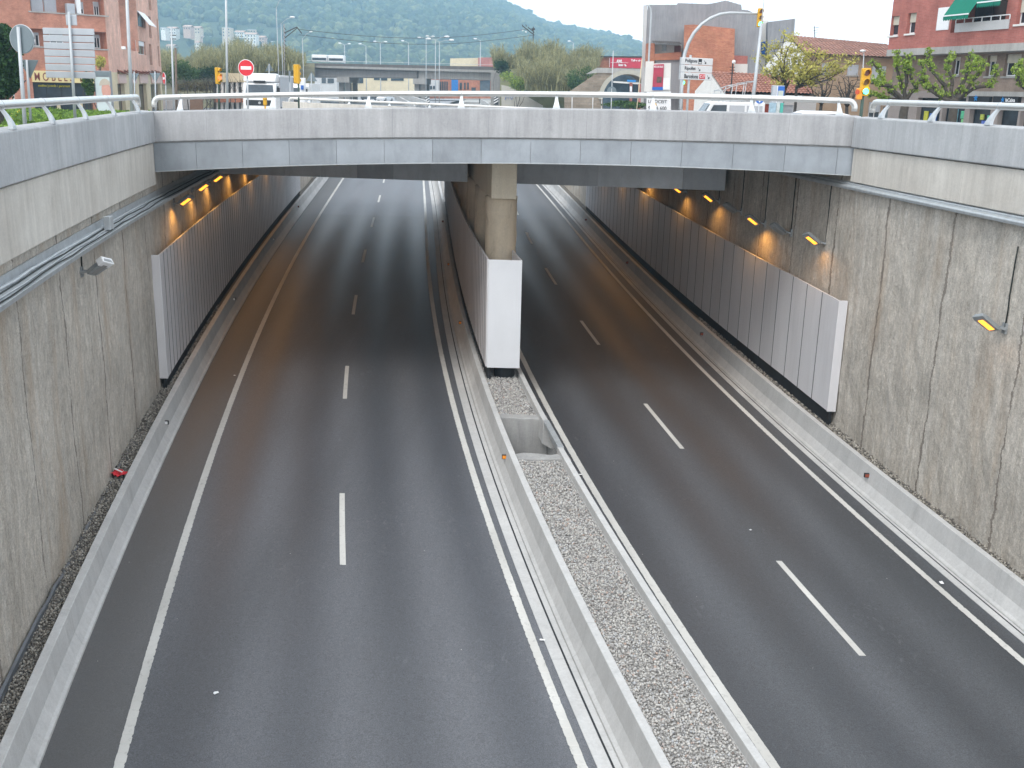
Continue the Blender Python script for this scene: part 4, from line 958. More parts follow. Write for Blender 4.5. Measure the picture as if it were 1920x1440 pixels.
def signal(t, c, yaw, k=1., lit=None, tilt=0, face='a', side=None):
    """three stacked lamp units; c centre of the column in the parent's frame, yaw: direction faced"""
    n = Vector((math.sin(yaw), -math.cos(yaw), 0)); sd = Vector((math.cos(yaw), math.sin(yaw), 0)); up = Vector((0, 0, 1)); w = .14 * k; h = .15 * k
    mb = MB(); mb.obox(c, sd * w, n * .09 * k, up * h * 3); mb.build('housing', M['yellow'], t, bevel=.03 * k)
    for i, nm in enumerate(('red', 'amber', 'green')):
        q = c + up * (h * 2 * (1 - i)) + n * .095 * k
        mat = {'green': emit('signal_green', (.05, 1., .55), 5.) if lit == 'green' else pm('signal_green_off', (.02, .1, .06), .3), 'red': emit('signal_red_on', (1., .05, .02), 4.) if lit == 'red' else pm('signal_red_off', (.12, .03, .02), .3), 'amber': pm('signal_amber_off', (.16, .08, .02), .3)}[nm]
        mb = MB(); mb.disc(q, n, .1 * k, .02, 20); o = mb.build('lens', mat, t)
        mb = MB(); R = .115 * k
        for j in range(13):
            a = rad(-25 + 230 * j / 12); p = q + sd * R * math.cos(a) + up * R * math.sin(a); mb.v += [tuple(p), tuple(p + n * (.17 - .07 * abs(j - 6) / 6) * k)]
        for j in range(12): mb.f.append((2 * j, 2 * j + 2, 2 * j + 3, 2 * j + 1))
        v = mb.build('visor', M['yellow'], t, recalc=False); s_ = v.modifiers.new('t', 'SOLIDIFY'); s_.thickness = .012 * k
# signal seen from the side, left of the mast
t, tp = pole_thing('traffic_light', 'yellow traffic light seen from the side with orange lens', 'traffic light', 409, 58, 128, 1.4, M['darkpole'], 409)
signal(t, loc(t, 408, 142, 58), 1.25, .95, None); mb = MB(); c = loc(t, 409.5, 146, 58); mb.disc(c + Vector((.1, -.14, 0)), (.4, -1, 0), .1, .02, 16); mb.build('repeater_lens', emit('repeater_orange', (1., .12, .03), 1.5), t)
t, tp = pole_thing('traffic_light', 'yellow traffic light seen from behind on dark pole by the white van', 'traffic light', 560, 50, 128, 1.6, M['darkpole'], 559)
signal(t, loc(t, 556.5, 139, 50), PI - .3, .95, None); c = loc(t, 554, 149, 50); mb = MB(); mb.obox(c, (.07, 0, 0), (0, .09, 0), (0, 0, .16)); mb.build('lower_unit', M['yellow'], t, bevel=.03)
for px, py, Y, lab in ((497, 194, 44, 'small yellow signal head low in front of the lorry grille'), (1227, 205, 50, 'small yellow signal head low in front of the white hoarding')):
    t, tp = pole_thing('signal_repeater', lab, 'traffic light', px, Y, py - 2, 1.6, M['yellow']); c = loc(t, px, py - 2, Y); mb = MB(); mb.obox(c + Vector((0, 0, .02)), (.075, 0, 0), (0, .07, 0), (0, 0, .15)); mb.build('housing', M['yellow'], t, bevel=.05)
    mb = MB(); mb.ball((c.x, c.y, c.z + .15), .095, 12, 8); mb.build('cap', M['yellow'], t, smooth=True)
for px, py, Y, lab in ((543, 138, 70, 'round sign seen nearly edge on behind the lorry'),):
    t, tp = pole_thing('road_sign', lab, 'road sign', px + .5, Y, py - 4, .9, M['pole']); c = loc(t, px - 1, py + 4, Y); mb = MB(); mb.disc(c, (1, .25, 0), .36, .03, 24); mb.build('sign_plate', M['signdark'], t, bevel=.008)
for px, py, Y, lab in ((584, 146, 95, 'back of a triangular warning sign left of the viaduct pier'), (505, 128, 120, 'back of a triangular warning sign above the lorry roof')):
    t, tp = pole_thing('road_sign', lab, 'road sign', px - .5, Y, py - 8, 1., M['pole']); c = loc(t, px, py, Y); mb = MB(); mb.prism([(c.x + x, c.z + z) for x, z in reg_tri(.55, False)], .06, .09); mb.build('sign_plate', M['signdark'], t, bevel=.01)
# ================================================================ POSTER PANEL
Y = 66; a, b = P(175, 132, Y), P(213.5, 230, Y); t = thing('poster_panel', 'street poster panel with a pale portrait in front of the salmon block', 'poster panel', (a.x, Y, gz(a.x, Y)), rad(8)); w = b.x - a.x; h = a.z - t.location.z
mb = MB(); mb.box(0, w, 0, .22, 0, h); mb.build('case', pm('poster_case', (.2, .22, .24), .5, .1), t, bevel=.03)
mb = MB(); mb.box(.06, w - .1, -.012, -.002, h * .18, h - .38); mb.build('poster', pm('poster_blue', (.5, .58, .58), .5, .06), t)
mb = MB(); mb.prism([(w * .66 + .27 * math.cos(q) * (1 - .25 * max(0, -math.sin(q))), h * .62 + .6 * math.sin(q)) for q in np.linspace(0, 2 * PI, 24)[:-1]], -.024, -.016); mb.build('portrait', pm('poster_skin', (.55, .3, .24), .6, .1, 4), t)
mb = MB(); mb.prism([(w * .62 + .33 * math.cos(q), h * .72 + .42 * math.sin(q)) for q in np.linspace(.2, PI, 14)], -.03, -.025); mb.build('portrait_hair', pm('poster_hair', (.45, .4, .33), .7, .1), t)
mb = MB(); mb.box(.02, w - .08, -.03, .0, h - .3, h - .08); mb.build('header', M['signdark'], t)

# ================================================================ PLANTS
def limb(mb, a, b, r0, r1, r, bend=.15, n=5, seg=7):
    a, b = Vector(a), Vector(b); L = (b - a).length; pts = []; q = Vector((r.uniform(-1, 1), r.uniform(-1, 1), r.uniform(-.3, .3))) * L * bend
    for k in range(n + 1): t = k / n; pts.append(a.lerp(b, t) + q * math.sin(PI * t) + Vector((r.uniform(-1, 1), r.uniform(-1, 1), r.uniform(-1, 1))) * L * .015)
    mb.tube(pts, [r0 + (r1 - r0) * k / n for k in range(n + 1)], seg); return pts
LF_D = leafmat('dark_leaves', (.012, .035, .014), (.035, .085, .025)); LF_Y = leafmat('spring_leaves', (.31, .3, .07), (.52, .49, .14)); LF_P = leafmat('plane_leaves', (.12, .2, .035), (.32, .42, .08)); LF_G = leafmat('mid_leaves', (.03, .075, .02), (.09, .16, .04))
# dark tree at far left
Y = 40; b = P(-12, 200, Y); t = thing('tree', 'dense dark green tree at the left photo edge', 'tree', (b.x, Y, gz(b.x, Y)))
r = random.Random(5); mb = MB(); top = P(-8, 110, Y) - t.location; limb(mb, (0, 0, 0), (top.x, 0, top.z), .16, .06, r)
for k in range(7): a = r.uniform(0, 6.28); limb(mb, (top.x * .5, 0, top.z * (.4 + .07 * k)), (top.x + 1.1 * math.cos(a), 1.1 * math.sin(a), top.z * (.75 + .1 * k)), .05, .02, r)
mb.build('trunk', M['barkdark'], t, smooth=True)
pts = []
for k, (px, py, rr) in enumerate(((-10, 75, .75), (8, 92, .62), (-12, 120, .9), (14, 118, .5), (2, 140, .72), (20, 138, .42), (8, 162, .42), (-12, 160, .8), (4, 60, .35), (16, 152, .45))): q = P(px, py, Y + (k % 3 - 1) * .4); pts.append(blob(q, (rr, rr, rr * .85), 900, 30 + k))
leafcloud('crown', LF_D, t, np.concatenate(pts), .085, 6)
def shrub(label, px, py, Y, rx, rz, mat, n, leaf, seed, name='shrub', ry=None, stems=5):
    q = P(px, py, Y); z0 = gz(q.x, Y); t = thing(name, label, 'shrub', (q.x, Y, z0)); r = random.Random(seed); mb = MB()
    for k in range(stems): limb(mb, (r.uniform(-.1, .1), r.uniform(-.1, .1), 0), (r.uniform(-.6, .6) * rx, r.uniform(-.4, .4) * rx, q.z - z0 + r.uniform(0, .6) * rz), .04, .012, r, n=3, seg=5)
    mb.build('stems', M['barkdark'], t); pts = [blob((q.x + r.uniform(-.55, .55) * rx, Y + r.uniform(-.5, .5) * (ry or rx), q.z + r.uniform(-.5, .5) * rz), (rx * .55, (ry or rx) * .55, rz * .55), n // 6, seed * 10 + k, .2) for k in range(6)]
    leafcloud('foliage', mat, t, np.concatenate(pts), leaf, seed); return t
shrub('yellow green shrub beside the back of the direction board', 187, 116, 71, .5, .6, LF_Y, 700, .07, 3); shrub('dark green shrub in front of the furniture shop window', 170, 158, 66, .5, .8, LF_G, 1200, .08, 4)
# yellow green street trees
def airy(label, px, Y, fork, tips, seed, mat=LF_Y, n=60, leaf=.075, rb=.09, crown=True, group=None):
    b = P(px, 205, Y); z0 = gz(b.x, Y); t = thing('tree', label, 'tree', (b.x, Y, z0), 0, group); r = random.Random(seed); mb = MB()
    f = P(fork[0], fork[1], Y) - t.location; limb(mb, (0, 0, 0), f, rb, rb * .8, r, .04, 4); pts = []
    for k, (tx, ty) in enumerate(tips):
        e = P(tx, ty, Y + r.uniform(-1.2, 1.2)) - t.location; L = limb(mb, f, e, rb * .55, .014, r, .12, 6, 6)
        for j in range(7):
            s_ = L[r.randint(2, 6)]; e2 = s_ + Vector((r.uniform(-1, 1), r.uniform(-1, 1), r.uniform(-.2, 1))) * (.7 if crown else .45); limb(mb, s_, e2, .016, .005, r, .1, 2, 4)
            for i in range(n // 7): q = s_.lerp(e2, r.uniform(.2, 1.1)); pts.append(q + t.location + Vector((r.gauss(0, .1), r.gauss(0, .1), r.gauss(0, .1))))
    mb.build('trunk', M['barkdark'], t, smooth=True)
    if crown: leafcloud('crown', mat, t, np.array([tuple(p) for p in pts]), leaf, seed)
    return t
airy('left airy spring tree with small yellow leaves before the tiled low house', 1465, 58, (1473, 165), [(1442, 110), (1432, 128), (1450, 92), (1468, 80), (1484, 78), (1440, 143), (1495, 95), (1502, 112), (1478, 100), (1460, 120)], 21, n=230)
airy('right airy spring tree with yellow leaves before the tan house', 1487, 57, (1492, 165), [(1510, 118), (1530, 100), (1548, 112), (1522, 128), (1565, 118), (1588, 125), (1545, 138), (1578, 136), (1520, 148), (1505, 132), (1560, 150), (1538, 86)], 22, n=230)
airy('bare dark multi stemmed pruned tree left of the green signal', 1535, 54, (1540, 196), [(1522, 160), (1530, 148), (1541, 152), (1552, 146), (1528, 172), (1556, 160), (1516, 172), (1562, 152)], 23, crown=False, rb=.1)
airy('bare dark pruned tree just behind the green traffic signal', 1592, 54, (1588, 200), [(1572, 156), (1582, 148), (1596, 152), (1608, 150), (1600, 162), (1574, 170), (1566, 160), (1610, 166), (1590, 145)], 24, crown=False, rb=.1)
# pollarded plane trees
def pollard(label, px, Y, forkpy, arms, seed):
    b = P(px, 215, Y); z0 = gz(b.x, Y); t = thing('pollarded_tree', label, 'tree', (b.x, Y, z0), 0, 'pollarded plane trees on the right pavement'); r = random.Random(seed); mb = MB()
    f = P(px, forkpy, Y) - t.location; limb(mb, (0, 0, 0), f, .21, .16, r, .03, 4, 10); mb.ball(tuple(f), .19, 10, 6, (1, 1, .8)); pts = []
    for k, chain in enumerate(arms):
        prev = f; dy = r.uniform(-.8, .8); m = len(chain)
        for i, (tx, ty) in enumerate(chain):
            e = P(tx, ty, Y + dy * (i + 1) / m) - t.location; L = limb(mb, prev, e, .09 - .035 * i / m, .075 - .04 * (i + 1) / m, r, .13, 5, 8); mb.ball(tuple(e), .085 - .02 * i / m, 8, 5)
            for q in (L if i else L[3:]):
                if i == m - 1 or r.random() < .55:
                    for g in range(3 + (i == m - 1) * 2):
                        c = q + Vector((r.gauss(0, .075), r.gauss(0, .09), r.gauss(.05, .07))); pts.append(blob(c + t.location, (.085, .085, .085), 15, r.randint(0, 10 ** 6), .2))
            prev = e
    mb.build('trunk', M['bark'], t, smooth=True); leafcloud('crown', LF_P, t, np.concatenate(pts), .05, seed)
pollard('left pollarded plane tree with knotty arms before the dark corner building', 1697, 45, 190, [[(1668, 172), (1655, 150), (1636, 118)], [(1655, 182), (1632, 178)], [(1690, 160), (1680, 125), (1684, 100)], [(1700, 155), (1696, 130), (1703, 105)], [(1670, 160), (1648, 160), (1635, 155)], [(1718, 165), (1705, 135), (1697, 118)]], 31)
pollard('middle pollarded plane tree reaching up under the green awning', 1790, 44, 190, [[(1765, 175), (1732, 150), (1728, 118)], [(1772, 160), (1745, 130), (1742, 98)], [(1785, 160), (1776, 130), (1786, 105)], [(1800, 165), (1812, 140), (1818, 105)], [(1815, 168), (1830, 145), (1845, 118)], [(1828, 165), (1855, 162), (1868, 130)], [(1758, 178), (1738, 165), (1725, 150)], [(1795, 172), (1826, 125), (1832, 112)]], 32)
pollard('right pollarded plane tree mostly outside the right photo edge', 1945, 43, 185, [[(1925, 160), (1912, 140), (1910, 122)], [(1940, 160), (1925, 145), (1908, 150)], [(1955, 150), (1950, 120)], [(1935, 170), (1915, 160), (1907, 132)]], 33)
# reed thickets: a mass of thin canes
def reeds(label, boxes, seed, mat, h=(2.5, 4.6), blade=.05):
    r = np.random.default_rng(seed); V = []; n = 0
    for (pxa, pya, pxb, pyb, Y0, Y1, cnt) in boxes:     # foot line from (pxa, pya) to (pxb, pyb)
        for i in range(cnt):
            u = r.uniform(); Y = r.uniform(Y0, Y1); q = np.array(P(pxa + (pxb - pxa) * u, pya + (pyb - pya) * u, Y)); hh = r.uniform(*h) * (.75 + .35 * math.sin(u * 17 + seed) * math.sin(u * 7.3)); ln = r.normal(0, .16, 2)
            d = np.array([r.normal(), r.normal(), 0]); d /= np.linalg.norm(d); p = q.copy()
            for k in range(3):
                q2 = q + np.array([ln[0] * hh * ((k + 1) / 3) ** 1.6, ln[1] * hh * ((k + 1) / 3) ** 1.6, hh * (k + 1) / 3]); w0 = blade * (1 - k / 3) + .012; w1 = blade * (1 - (k + 1) / 3) + .008
                V.append([p - d * w0, p + d * w0, q2 + d * w1, q2 - d * w1]); p = q2
            for k in range(7):
                s_ = q + (p - q) * r.uniform(.25, 1.); e = s_ + np.array([r.normal(0, .4), r.normal(0, .4), r.uniform(.1, .6)]); V.append([s_ - d * .035, s_ + d * .05, e + d * .01, e - d * .01])
    V = np.array(V); n = len(V); me = bpy.data.meshes.new('reeds'); me.vertices.add(4 * n); me.vertices.foreach_set('co', V.reshape(-1)); me.loops.add(4 * n); me.polygons.add(n)
    me.loops.foreach_set('vertex_index', np.arange(4 * n)); me.polygons.foreach_set('loop_start', np.arange(0, 4 * n, 4)); me.polygons.foreach_set('loop_total', np.full(n, 4)); me.update(); me.materials.append(mat)
    o = bpy.data.objects.new('reeds', me); COL.objects.link(o); tag(o, label, 'reeds', kind='stuff')
RD = leafmat('reed_canes', (.15, .15, .075), (.36, .34, .18))
reeds('tall dry green reed thicket behind the lorry on the left', [(296, 150, 570, 130, 150, 175, 3300), (296, 135, 540, 118, 178, 195, 1800)], 1, RD, (2.6, 4.8), .06)
reeds('tall dry reed thicket on the embankment between viaduct and stone arch', [(925, 128, 1125, 125, 165, 176, 1700), (985, 168, 1080, 180, 140, 150, 1300), (970, 150, 1110, 150, 150, 163, 1600)], 2, RD, (2.4, 4.6), .06)
# embankment under the right thicket
mb = MB(); N = 12; rows = [(153, lambda u: 205), (152, lambda u: 184 + 3 * math.sin(u * 9)), (156, lambda u: 150), (166, lambda u: 128), (180, lambda u: 124), (200, lambda u: 160)]
for Y, f in rows:
    for k in range(N + 1): u = k / N; q = P(938 + (1128 - 938) * u, f(u), Y); mb.v.append((q.x, Y, q.z if f(u) < 200 else 4.5))
for i in range(len(rows) - 1):
    for k in range(N): a = i * (N + 1) + k; mb.f.append((a, a + 1, a + N + 2, a + N + 1))
tag(mb.build('embankment', pm('embankment_earth', (.15, .15, .07), .95, .4, .4), recalc=False, smooth=True), 'grassy earth embankment below the right reed thicket', 'embankment', kind='structure')
mb = MB(); 
for i, (Y, pya, pyb) in enumerate(((138, 208, 208), (150, 165, 160), (165, 128, 118), (196, 128, 118), (200, 175, 175))):
    for px in (285, 400, 500, 590): q = P(px, pya + (pyb - pya) * (px - 285) / 305, Y); mb.v.append(tuple(q))
for i in range(4):
    for k in range(3): a = i * 4 + k; mb.f.append((a, a + 1, a + 5, a + 4))
tag(mb.build('embankment', pm('embankment_brown', (.13, .12, .07), .95, .45, .4), recalc=False, smooth=True), 'brown green embankment below the left reed thicket', 'embankment', kind='structure')
for lab, px, py, Y, rx, rz, m, n, sd in (('dark green bush at the left end of the reeds', 335, 138, 132, 2.6, 1.6, LF_G, 3000, 41), ('very dark thicket under the left reeds behind the grey mast', 395, 140, 135, 3., 1.1, LF_D, 2600, 42), ('dark bush low on the right end of the embankment by the stone arch', 1085, 148, 139, 1.9, 1.6, LF_G, 2400, 43), ('bright green bushes on the left part of the embankment', 968, 152, 145, 2.3, 1.3, LF_P, 2200, 44), ('dark bush at the right end of the viaduct girder', 942, 126, 160, 1.6, 1.3, LF_D, 1800, 45), ('low green hedge strip seen through the bridge railing near the arch', 1175, 196, 95, 2.2, .3, LF_G, 1500, 46), ('brown green bush row behind the thin street trees', 375, 160, 118, 3., .7, leafmat('brown_leaves', (.1, .08, .04), (.22, .18, .09)), 2400, 47)):
    shrub(lab, px, py, Y, rx, rz, m, n, .12, sd, ry=1.2)
for i, px in enumerate((352, 366, 387, 394, 402, 412, 433, 441, 449)):
    Y = 92 + 2.2 * (i % 4); b = P(px, 200, Y); t = thing('street_tree', 'thin bare young street tree in the row left of the lorry', 'tree', (b.x, Y, gz(b.x, Y)), 0, 'thin bare street trees by the side street'); r = random.Random(60 + i); mb = MB()
    e = P(px + r.uniform(-2, 2), 160, Y) - t.location; limb(mb, (0, 0, 0), e, .055, .03, r, .03, 4, 6)
    for k in range(6): limb(mb, e * r.uniform(.7, 1.), e + Vector((r.uniform(-.6, .6), r.uniform(-.5, .5), r.uniform(.3, 1.1))), .022, .006, r, .08, 3, 4)
    mb.build('trunk', M['barkdark'], t)
# ================================================================ VEHICLES
VW = pm('vehicle_white', (.75, .76, .77), .3, .04, .8, spec=.5); VG = pm('vehicle_grey_box', (.42, .44, .47), .5, .06, .8)
def wheel(t, x, y, r, w=.22):
    mb = MB(); mb.tube([(x - w / 2, y, r), (x + w / 2, y, r)], r, 18); o = mb.build('wheel', M['tyre'], t, bevel=.03)
    mb = MB(); mb.tube([(x - w / 2 - .012, y, r), (x + w / 2 + .012, y, r)], r * .58, 14); mb.build('rim', M['rim'], o)
def lorry(label, px, Y, k=1., rz=0., box=(5.6, 3.25), boxmat=None, deflector=True, cat='lorry', bw=1.2):
    b = P(px, 200, Y); t = thing('lorry', label, cat, (b.x, Y, gz(b.x, Y)), rz); s = 1.15 * k   # front faces -y
    mb = MB(); mb.prismx([(0, .55), (0, 1.62), (.08, 1.72), (.32, 2.6), (.5, 2.68), (1.75, 2.68), (1.75, .55)], -s, s); mb.build('cab', VW, t, bevel=.06)
    mb = MB(); z0, z1 = 1.78, 2.52; mb.add([(-s * .86, .09 - .03, z0), (s * .86, .06, z0), (s * .8, .275, z1), (-s * .8, .275, z1), (-s * .86, .16, z0), (s * .86, .16, z0), (s * .8, .37, z1), (-s * .8, .37, z1)], [(0, 1, 2, 3), (4, 7, 6, 5), (0, 4, 5, 1), (1, 5, 6, 2), (2, 6, 7, 3), (3, 7, 4, 0)]); mb.build('windscreen', M['carglass'], t)
    for sd in (-1, 1):
        mb = MB(); mb.box(min(sd * s * 1.003, sd * s * 1.012), max(sd * s * 1.003, sd * s * 1.012), .5, 1.3, 1.75, 2.45); mb.build('side_window', M['carglass'], t)
        mb = MB(); mb.box(sd * s - .2 if sd > 0 else -s - .02, s + .02 if sd > 0 else -s + .2, -.03, .02, .75, .95); mb.build('headlight', pm('headlight_glass', (.6, .62, .62), .15), t, bevel=.02)
        mb = MB(); mb.box(sd * (s + .18) - .1, sd * (s + .18) + .1, .05, .15, 1.75, 2.35); mb.bar((sd * s, .2, 2.1), (sd * (s + .16), .1, 2.1), .03); mb.build('mirror', M['black'], t, bevel=.02)
    mb = MB(); mb.box(-s * .82, s * .82, -.02, .04, 1.1, 1.48); o = mb.build('grille', M['black'], t)
    mb = MB(); mb.disc((0, -.03, 1.29), (0, 1, 0), .09, .02, 20); mb.build('badge', M['rim'], o)
    mb = MB(); mb.box(-s * 1.01, s * 1.01, -.1, .3, .42, .72); mb.build('bumper', pm('bumper_grey', (.2, .21, .22), .6), t, bevel=.05)
    if deflector: mb = MB(); mb.prismx([(.25, 2.72), (.3, 3.0), (.75, 3.3), (1.7, 3.3), (1.7, 2.72)], -s * .98, s * .98); mb.build('roof_deflector', VW, t, bevel=.09); mb = MB(); mb.box(-.42, .42, .2, .34, 2.66, 2.8); mb.build('sun_visor', M['black'], t, bevel=.02)
    L, H = box; mb = MB(); mb.box(-bw, bw, 1.85, 1.85 + L, .95, H); mb.build('cargo_box', boxmat or VG, t, bevel=.05); mb = MB(); mb.box(-bw - .015, bw + .015, 1.84, 1.86 + L, H - .12, H + .012); mb.build('box_top_rail', VW, t, bevel=.02)
    mb = MB(); mb.box(-.45, .45, .4, 1.8 + L, .5, .9); mb.build('chassis', M['black'], t)
    for y in (.75, 1.85 + L * .72):
        for sd in (-1, 1): wheel(t, sd * (s - .13), y, .46)
    return t
lorry('large white box lorry facing the camera behind the no entry sign', 487, 76, 1., rad(3), (6., 3.2))
lorry('small white box van partly hidden right of the large lorry', 548, 97, .95, rad(-4), (4., 2.9), VW, False, 'van', 1.1)
def car(label, px, py, Y, rz, mat, z=None, group=None):
    q = P(px, py, Y); z0 = gz(q.x, Y) if z is None else z; t = thing('car', label, 'car', (q.x, Y, z0), rz, group)
    mb = MB(); L = 2.05; mb.prism([(-L, .3), (-L, .62), (-1.95, .78), (-1.15, .88), (-.55, 1.32), (-.2, 1.42), (.75, 1.42), (1.35, 1.3), (1.8, .92), (2.02, .82), (L, .5), (L, .3)], -.82, .82); mb.build('body', mat, t, bevel=.08)
    for y in (-1, 1): mb = MB(); mb.prism([(-.95, .93), (-.48, 1.28), (.7, 1.33), (1.2, 1.24), (1.5, .95)], min(y * .815, y * .83), max(y * .815, y * .83)); mb.build('side_window', M['carglass'], t)
    mb = MB(); mb.add([(-1.12, -.68, .9), (-1.12, .68, .9), (-.55, .6, 1.31), (-.55, -.6, 1.31)], [(0, 1, 2, 3)]); o = mb.build('windscreen', M['carglass'], t); o.location = (-.03, 0, .02)
    mb = MB(); mb.add([(1.78, -.66, .97), (1.78, .66, .97), (1.38, .6, 1.28), (1.38, -.6, 1.28)], [(0, 1, 2, 3)]); o = mb.build('rear_window', M['carglass'], t); o.location = (.03, 0, .02)
    for x in (-1.25, 1.3):
        for y in (-.74, .74): mb = MB(); mb.tube([(x, y - .1, .31), (x, y + .1, .31)], .31, 16); o = mb.build('wheel', M['tyre'], t, bevel=.02); mb = MB(); mb.tube([(x, y - .108, .31), (x, y + .108, .31)], .18, 12); mb.build('rim', M['rim'], o)
    return t
VR = pm('vehicle_red', (.35, .03, .03), .3, .05); VD = pm('vehicle_dark', (.06, .065, .075), .3, .05)
car('white car of which only the roof shows above the right of the parapet', 1521, 212, 43, rad(4), VW, gz(12, 43) - .05)
car('small dark red car on the far road under the viaduct', 741, 168, 420, rad(35), VR, gz(-20, 300) + .1)
car('tiny white car on the far road left of the viaduct pier', 607, 160, 440, rad(30), VW, gz(-20, 300) + .4)
car('white car coming down the far ramp beyond the railing', 722, 186, 205, rad(70), VW, zr(200) + .05); car('dark car following on the far ramp beyond the railing', 692, 186, 214, rad(70), VD, zr(200) + .05)
# white flatbed van with a ladder rack
b = P(1346, 200, 57); t = thing('van', 'white van with a tall tubular ladder rack behind the railing', 'van', (b.x, 57, gz(b.x, 57) - .1), rad(4))
mb = MB(); mb.prism([(-1.25, .35), (-1.25, .95), (-.95, 1.05), (-.55, 1.72), (-.3, 1.8), (2.3, 1.8), (2.3, .35)], -.85, .85); mb.build('body', VW, t, bevel=.07)
mb = MB(); mb.add([(-.97, -.7, 1.07), (-.97, .7, 1.07), (-.57, .62, 1.68), (-.57, -.62, 1.68)], [(0, 1, 2, 3)]); o = mb.build('windscreen', M['carglass'], t); o.location = (-.035, 0, .02)
mb = MB(); mb.prism([(-.72, 1.08), (-.45, 1.62), (.25, 1.64), (.25, 1.08)], -.865, -.852); mb.build('side_window', M['carglass'], t)
mb = MB(); mb.box(.4, 1.2, -.866, -.852, 1.1, 1.62); mb.box(1.32, 2.15, -.866, -.852, 1.1, 1.62); mb.build('side_panel', VG, t)
for x in (-.75, 1.65):
    for y in (-.78, .78): mb = MB(); mb.tube([(x, y - .1, .32), (x, y + .1, .32)], .32, 16); o = mb.build('wheel', M['tyre'], t); mb = MB(); mb.tube([(x, y - .108, .32), (x, y + .108, .32)], .19, 12); mb.build('rim', M['rim'], o)
mb = MB()
for x, h in ((-.15, .55), (.45, .8), (1.05, .95), (1.55, 1.05)):
    for y in (-.7, .7): mb.tube([(x, y, 1.8), (x + .08, y * .96, 1.8 + h)], .022, 6)
    mb.tube([(x + .08, -.67, 1.8 + h), (x + .08, .67, 1.8 + h)], .022, 6)
for y in (-.7, .7): mb.tube([(-.4, y, 1.86), (2.2, y, 1.86)], .02, 6); mb.tube([(-.1, y, 2.3), (.5, y, 2.58), (1.1, y, 2.72), (1.6, y, 2.83)], .02, 6)
mb.build('ladder_rack', M['galv'], t, smooth=True)

# ================================================================ GANTRY, DIRECTION SIGNS, RIGHT HAND POSTS
Y = 55; b = P(1276, 205, Y); t = thing('signal_gantry', 'curved grey overhead arm carrying a green lit traffic light', 'traffic light', (b.x, Y, gz(b.x, Y)))
arm = [(1276, 205), (1278, 160), (1281, 118), (1284, 100), (1291, 80), (1301, 62), (1315, 46), (1332, 34), (1350, 26.5), (1368, 24), (1395, 24.5), (1420, 26)]
mb = MB(); mb.tube([P(x, y, Y) - t.location for x, y in arm], [.105, .1, .095, .09, .088, .085, .08, .075, .07, .065, .055, .045], 12); mb.build('curved_arm', M['pole'], t, smooth=True)
signal(t, P(1425, 33, Y) - t.location, .12, .98, 'green')
Y = 54; b = P(1287, 205, Y); t = thing('direction_sign', 'white three board direction sign to industrial estates, Ripollet and Barcelona', 'direction sign', (b.x, Y, gz(b.x, Y)), rad(32))
for px in (1277, 1290): q = P(px, 205, Y) - Vector((b.x, Y, 0)); mb = MB(); x = q.x / math.cos(rad(32)); mb.cyl((x, .06, 0), (x, .06, P(px, 103, Y).z - t.location.z), .06, .06, 12); mb.build('post', M['pole'], t, smooth=True)
SW = pm('sign_white', (.66, .68, .69), .5, .05)
for k, (txt, tw, ya) in enumerate((('Polígons', .78, 108), ('Ripollet', .7, 122.2), ('Barcelona', .9, 136.2))):
    c = P(1300, ya + 6.8, Y).z - t.location.z; x0, x1, h = -.62, 1.5, .168
    mb = MB(); mb.box(x0, x1, -.04, .0, c - h, c + h); bd = mb.build('sign_board', SW, t, bevel=.02)
    mb = MB(); mb.box(x0 - .004, x0 + .03, -.06, .01, c - h, c + h); mb.build('end_clamp', M['galv'], bd)
    lettering(bd, txt, tw, .2 if k else .21, M['ink'], (x0 + .3 + tw / 2, -.048, c), bold=.008)
    xi = x0 + .36 + tw
    if k == 0:
        mb = MB(); mb.box(xi + .02, xi + .24, -.05, -.042, c - .12, c + .12); mb.build('factory_symbol', M['ink'], bd); mb = MB(); mb.box(xi + .05, xi + .21, -.056, -.0505, c - .09, c - .03); mb.build('symbol_window', SW, bd); xi += .28
    if k == 2:
        mb = MB(); mb.box(xi + .02, xi + .4, -.05, -.042, c - .11, c + .11); mb.build('route_plate', M['red'], bd, bevel=.015); lettering(bd, 'C-17', .31, .14, M['white'], (xi + .21, -.058, c), bold=.02); xi += .44
    mb = MB(); mb.bar((xi + .1, -.046, c + .06), (xi + .22, -.046, c - .07), .025, .008); mb.prism([(xi + .25, c - .1), (xi + .25, c + .01), (xi + .14, c - .1)], -.05, -.042); mb.build('arrow', M['ink'], bd)
Y = 53.5; t, tp = pole_thing('traffic_light', 'green lit traffic light half hidden behind the Barcelona board', 'traffic light', 1281, 56, 150, 1., M['pole']); signal(t, loc(t, 1281, 144, 56), -.1, .95, 'green')
t, tp = pole_thing('lamp_post', 'tall leaning grey post right of the curved signal arm', 'lamp post', 1409, 50, 44, 3.1, M['pole'], 1428); c = loc(t, 1428, 44, 50); mb = MB(); mb.cyl(tuple(c), tuple(c + Vector((.03, 0, 1.6))), .025, .015, 6); mb.build('top_rod', M['pole'], t)
Y = 80; b = P(1214, 205, Y); t = thing('lamp_post', 'slender grey lamp post with hooked top before the grey building', 'lamp post', (b.x, Y, gz(b.x, Y)))
mb = MB(); mb.tube([P(x, y, Y) - t.location for x, y in ((1213, 212), (1216, 120), (1221, 25), (1220, 16), (1217, 11), (1212, 9))], [.09, .075, .06, .05, .045, .04], 10); mb.build('curved_pole', M['pole'], t, smooth=True)
Y = 60; t, tp = pole_thing('lamp_post', 'slim pole with small white lamp head before the tan house', 'lamp post', 1617, Y, 99, 1.1, M['pole'], 1620); mb = MB(); mb.ball(tuple(loc(t, 1618, 95.5, Y)), .17, 12, 6, (1, .8, .45)); mb.build('lamp_head', M['white'], t, smooth=True)
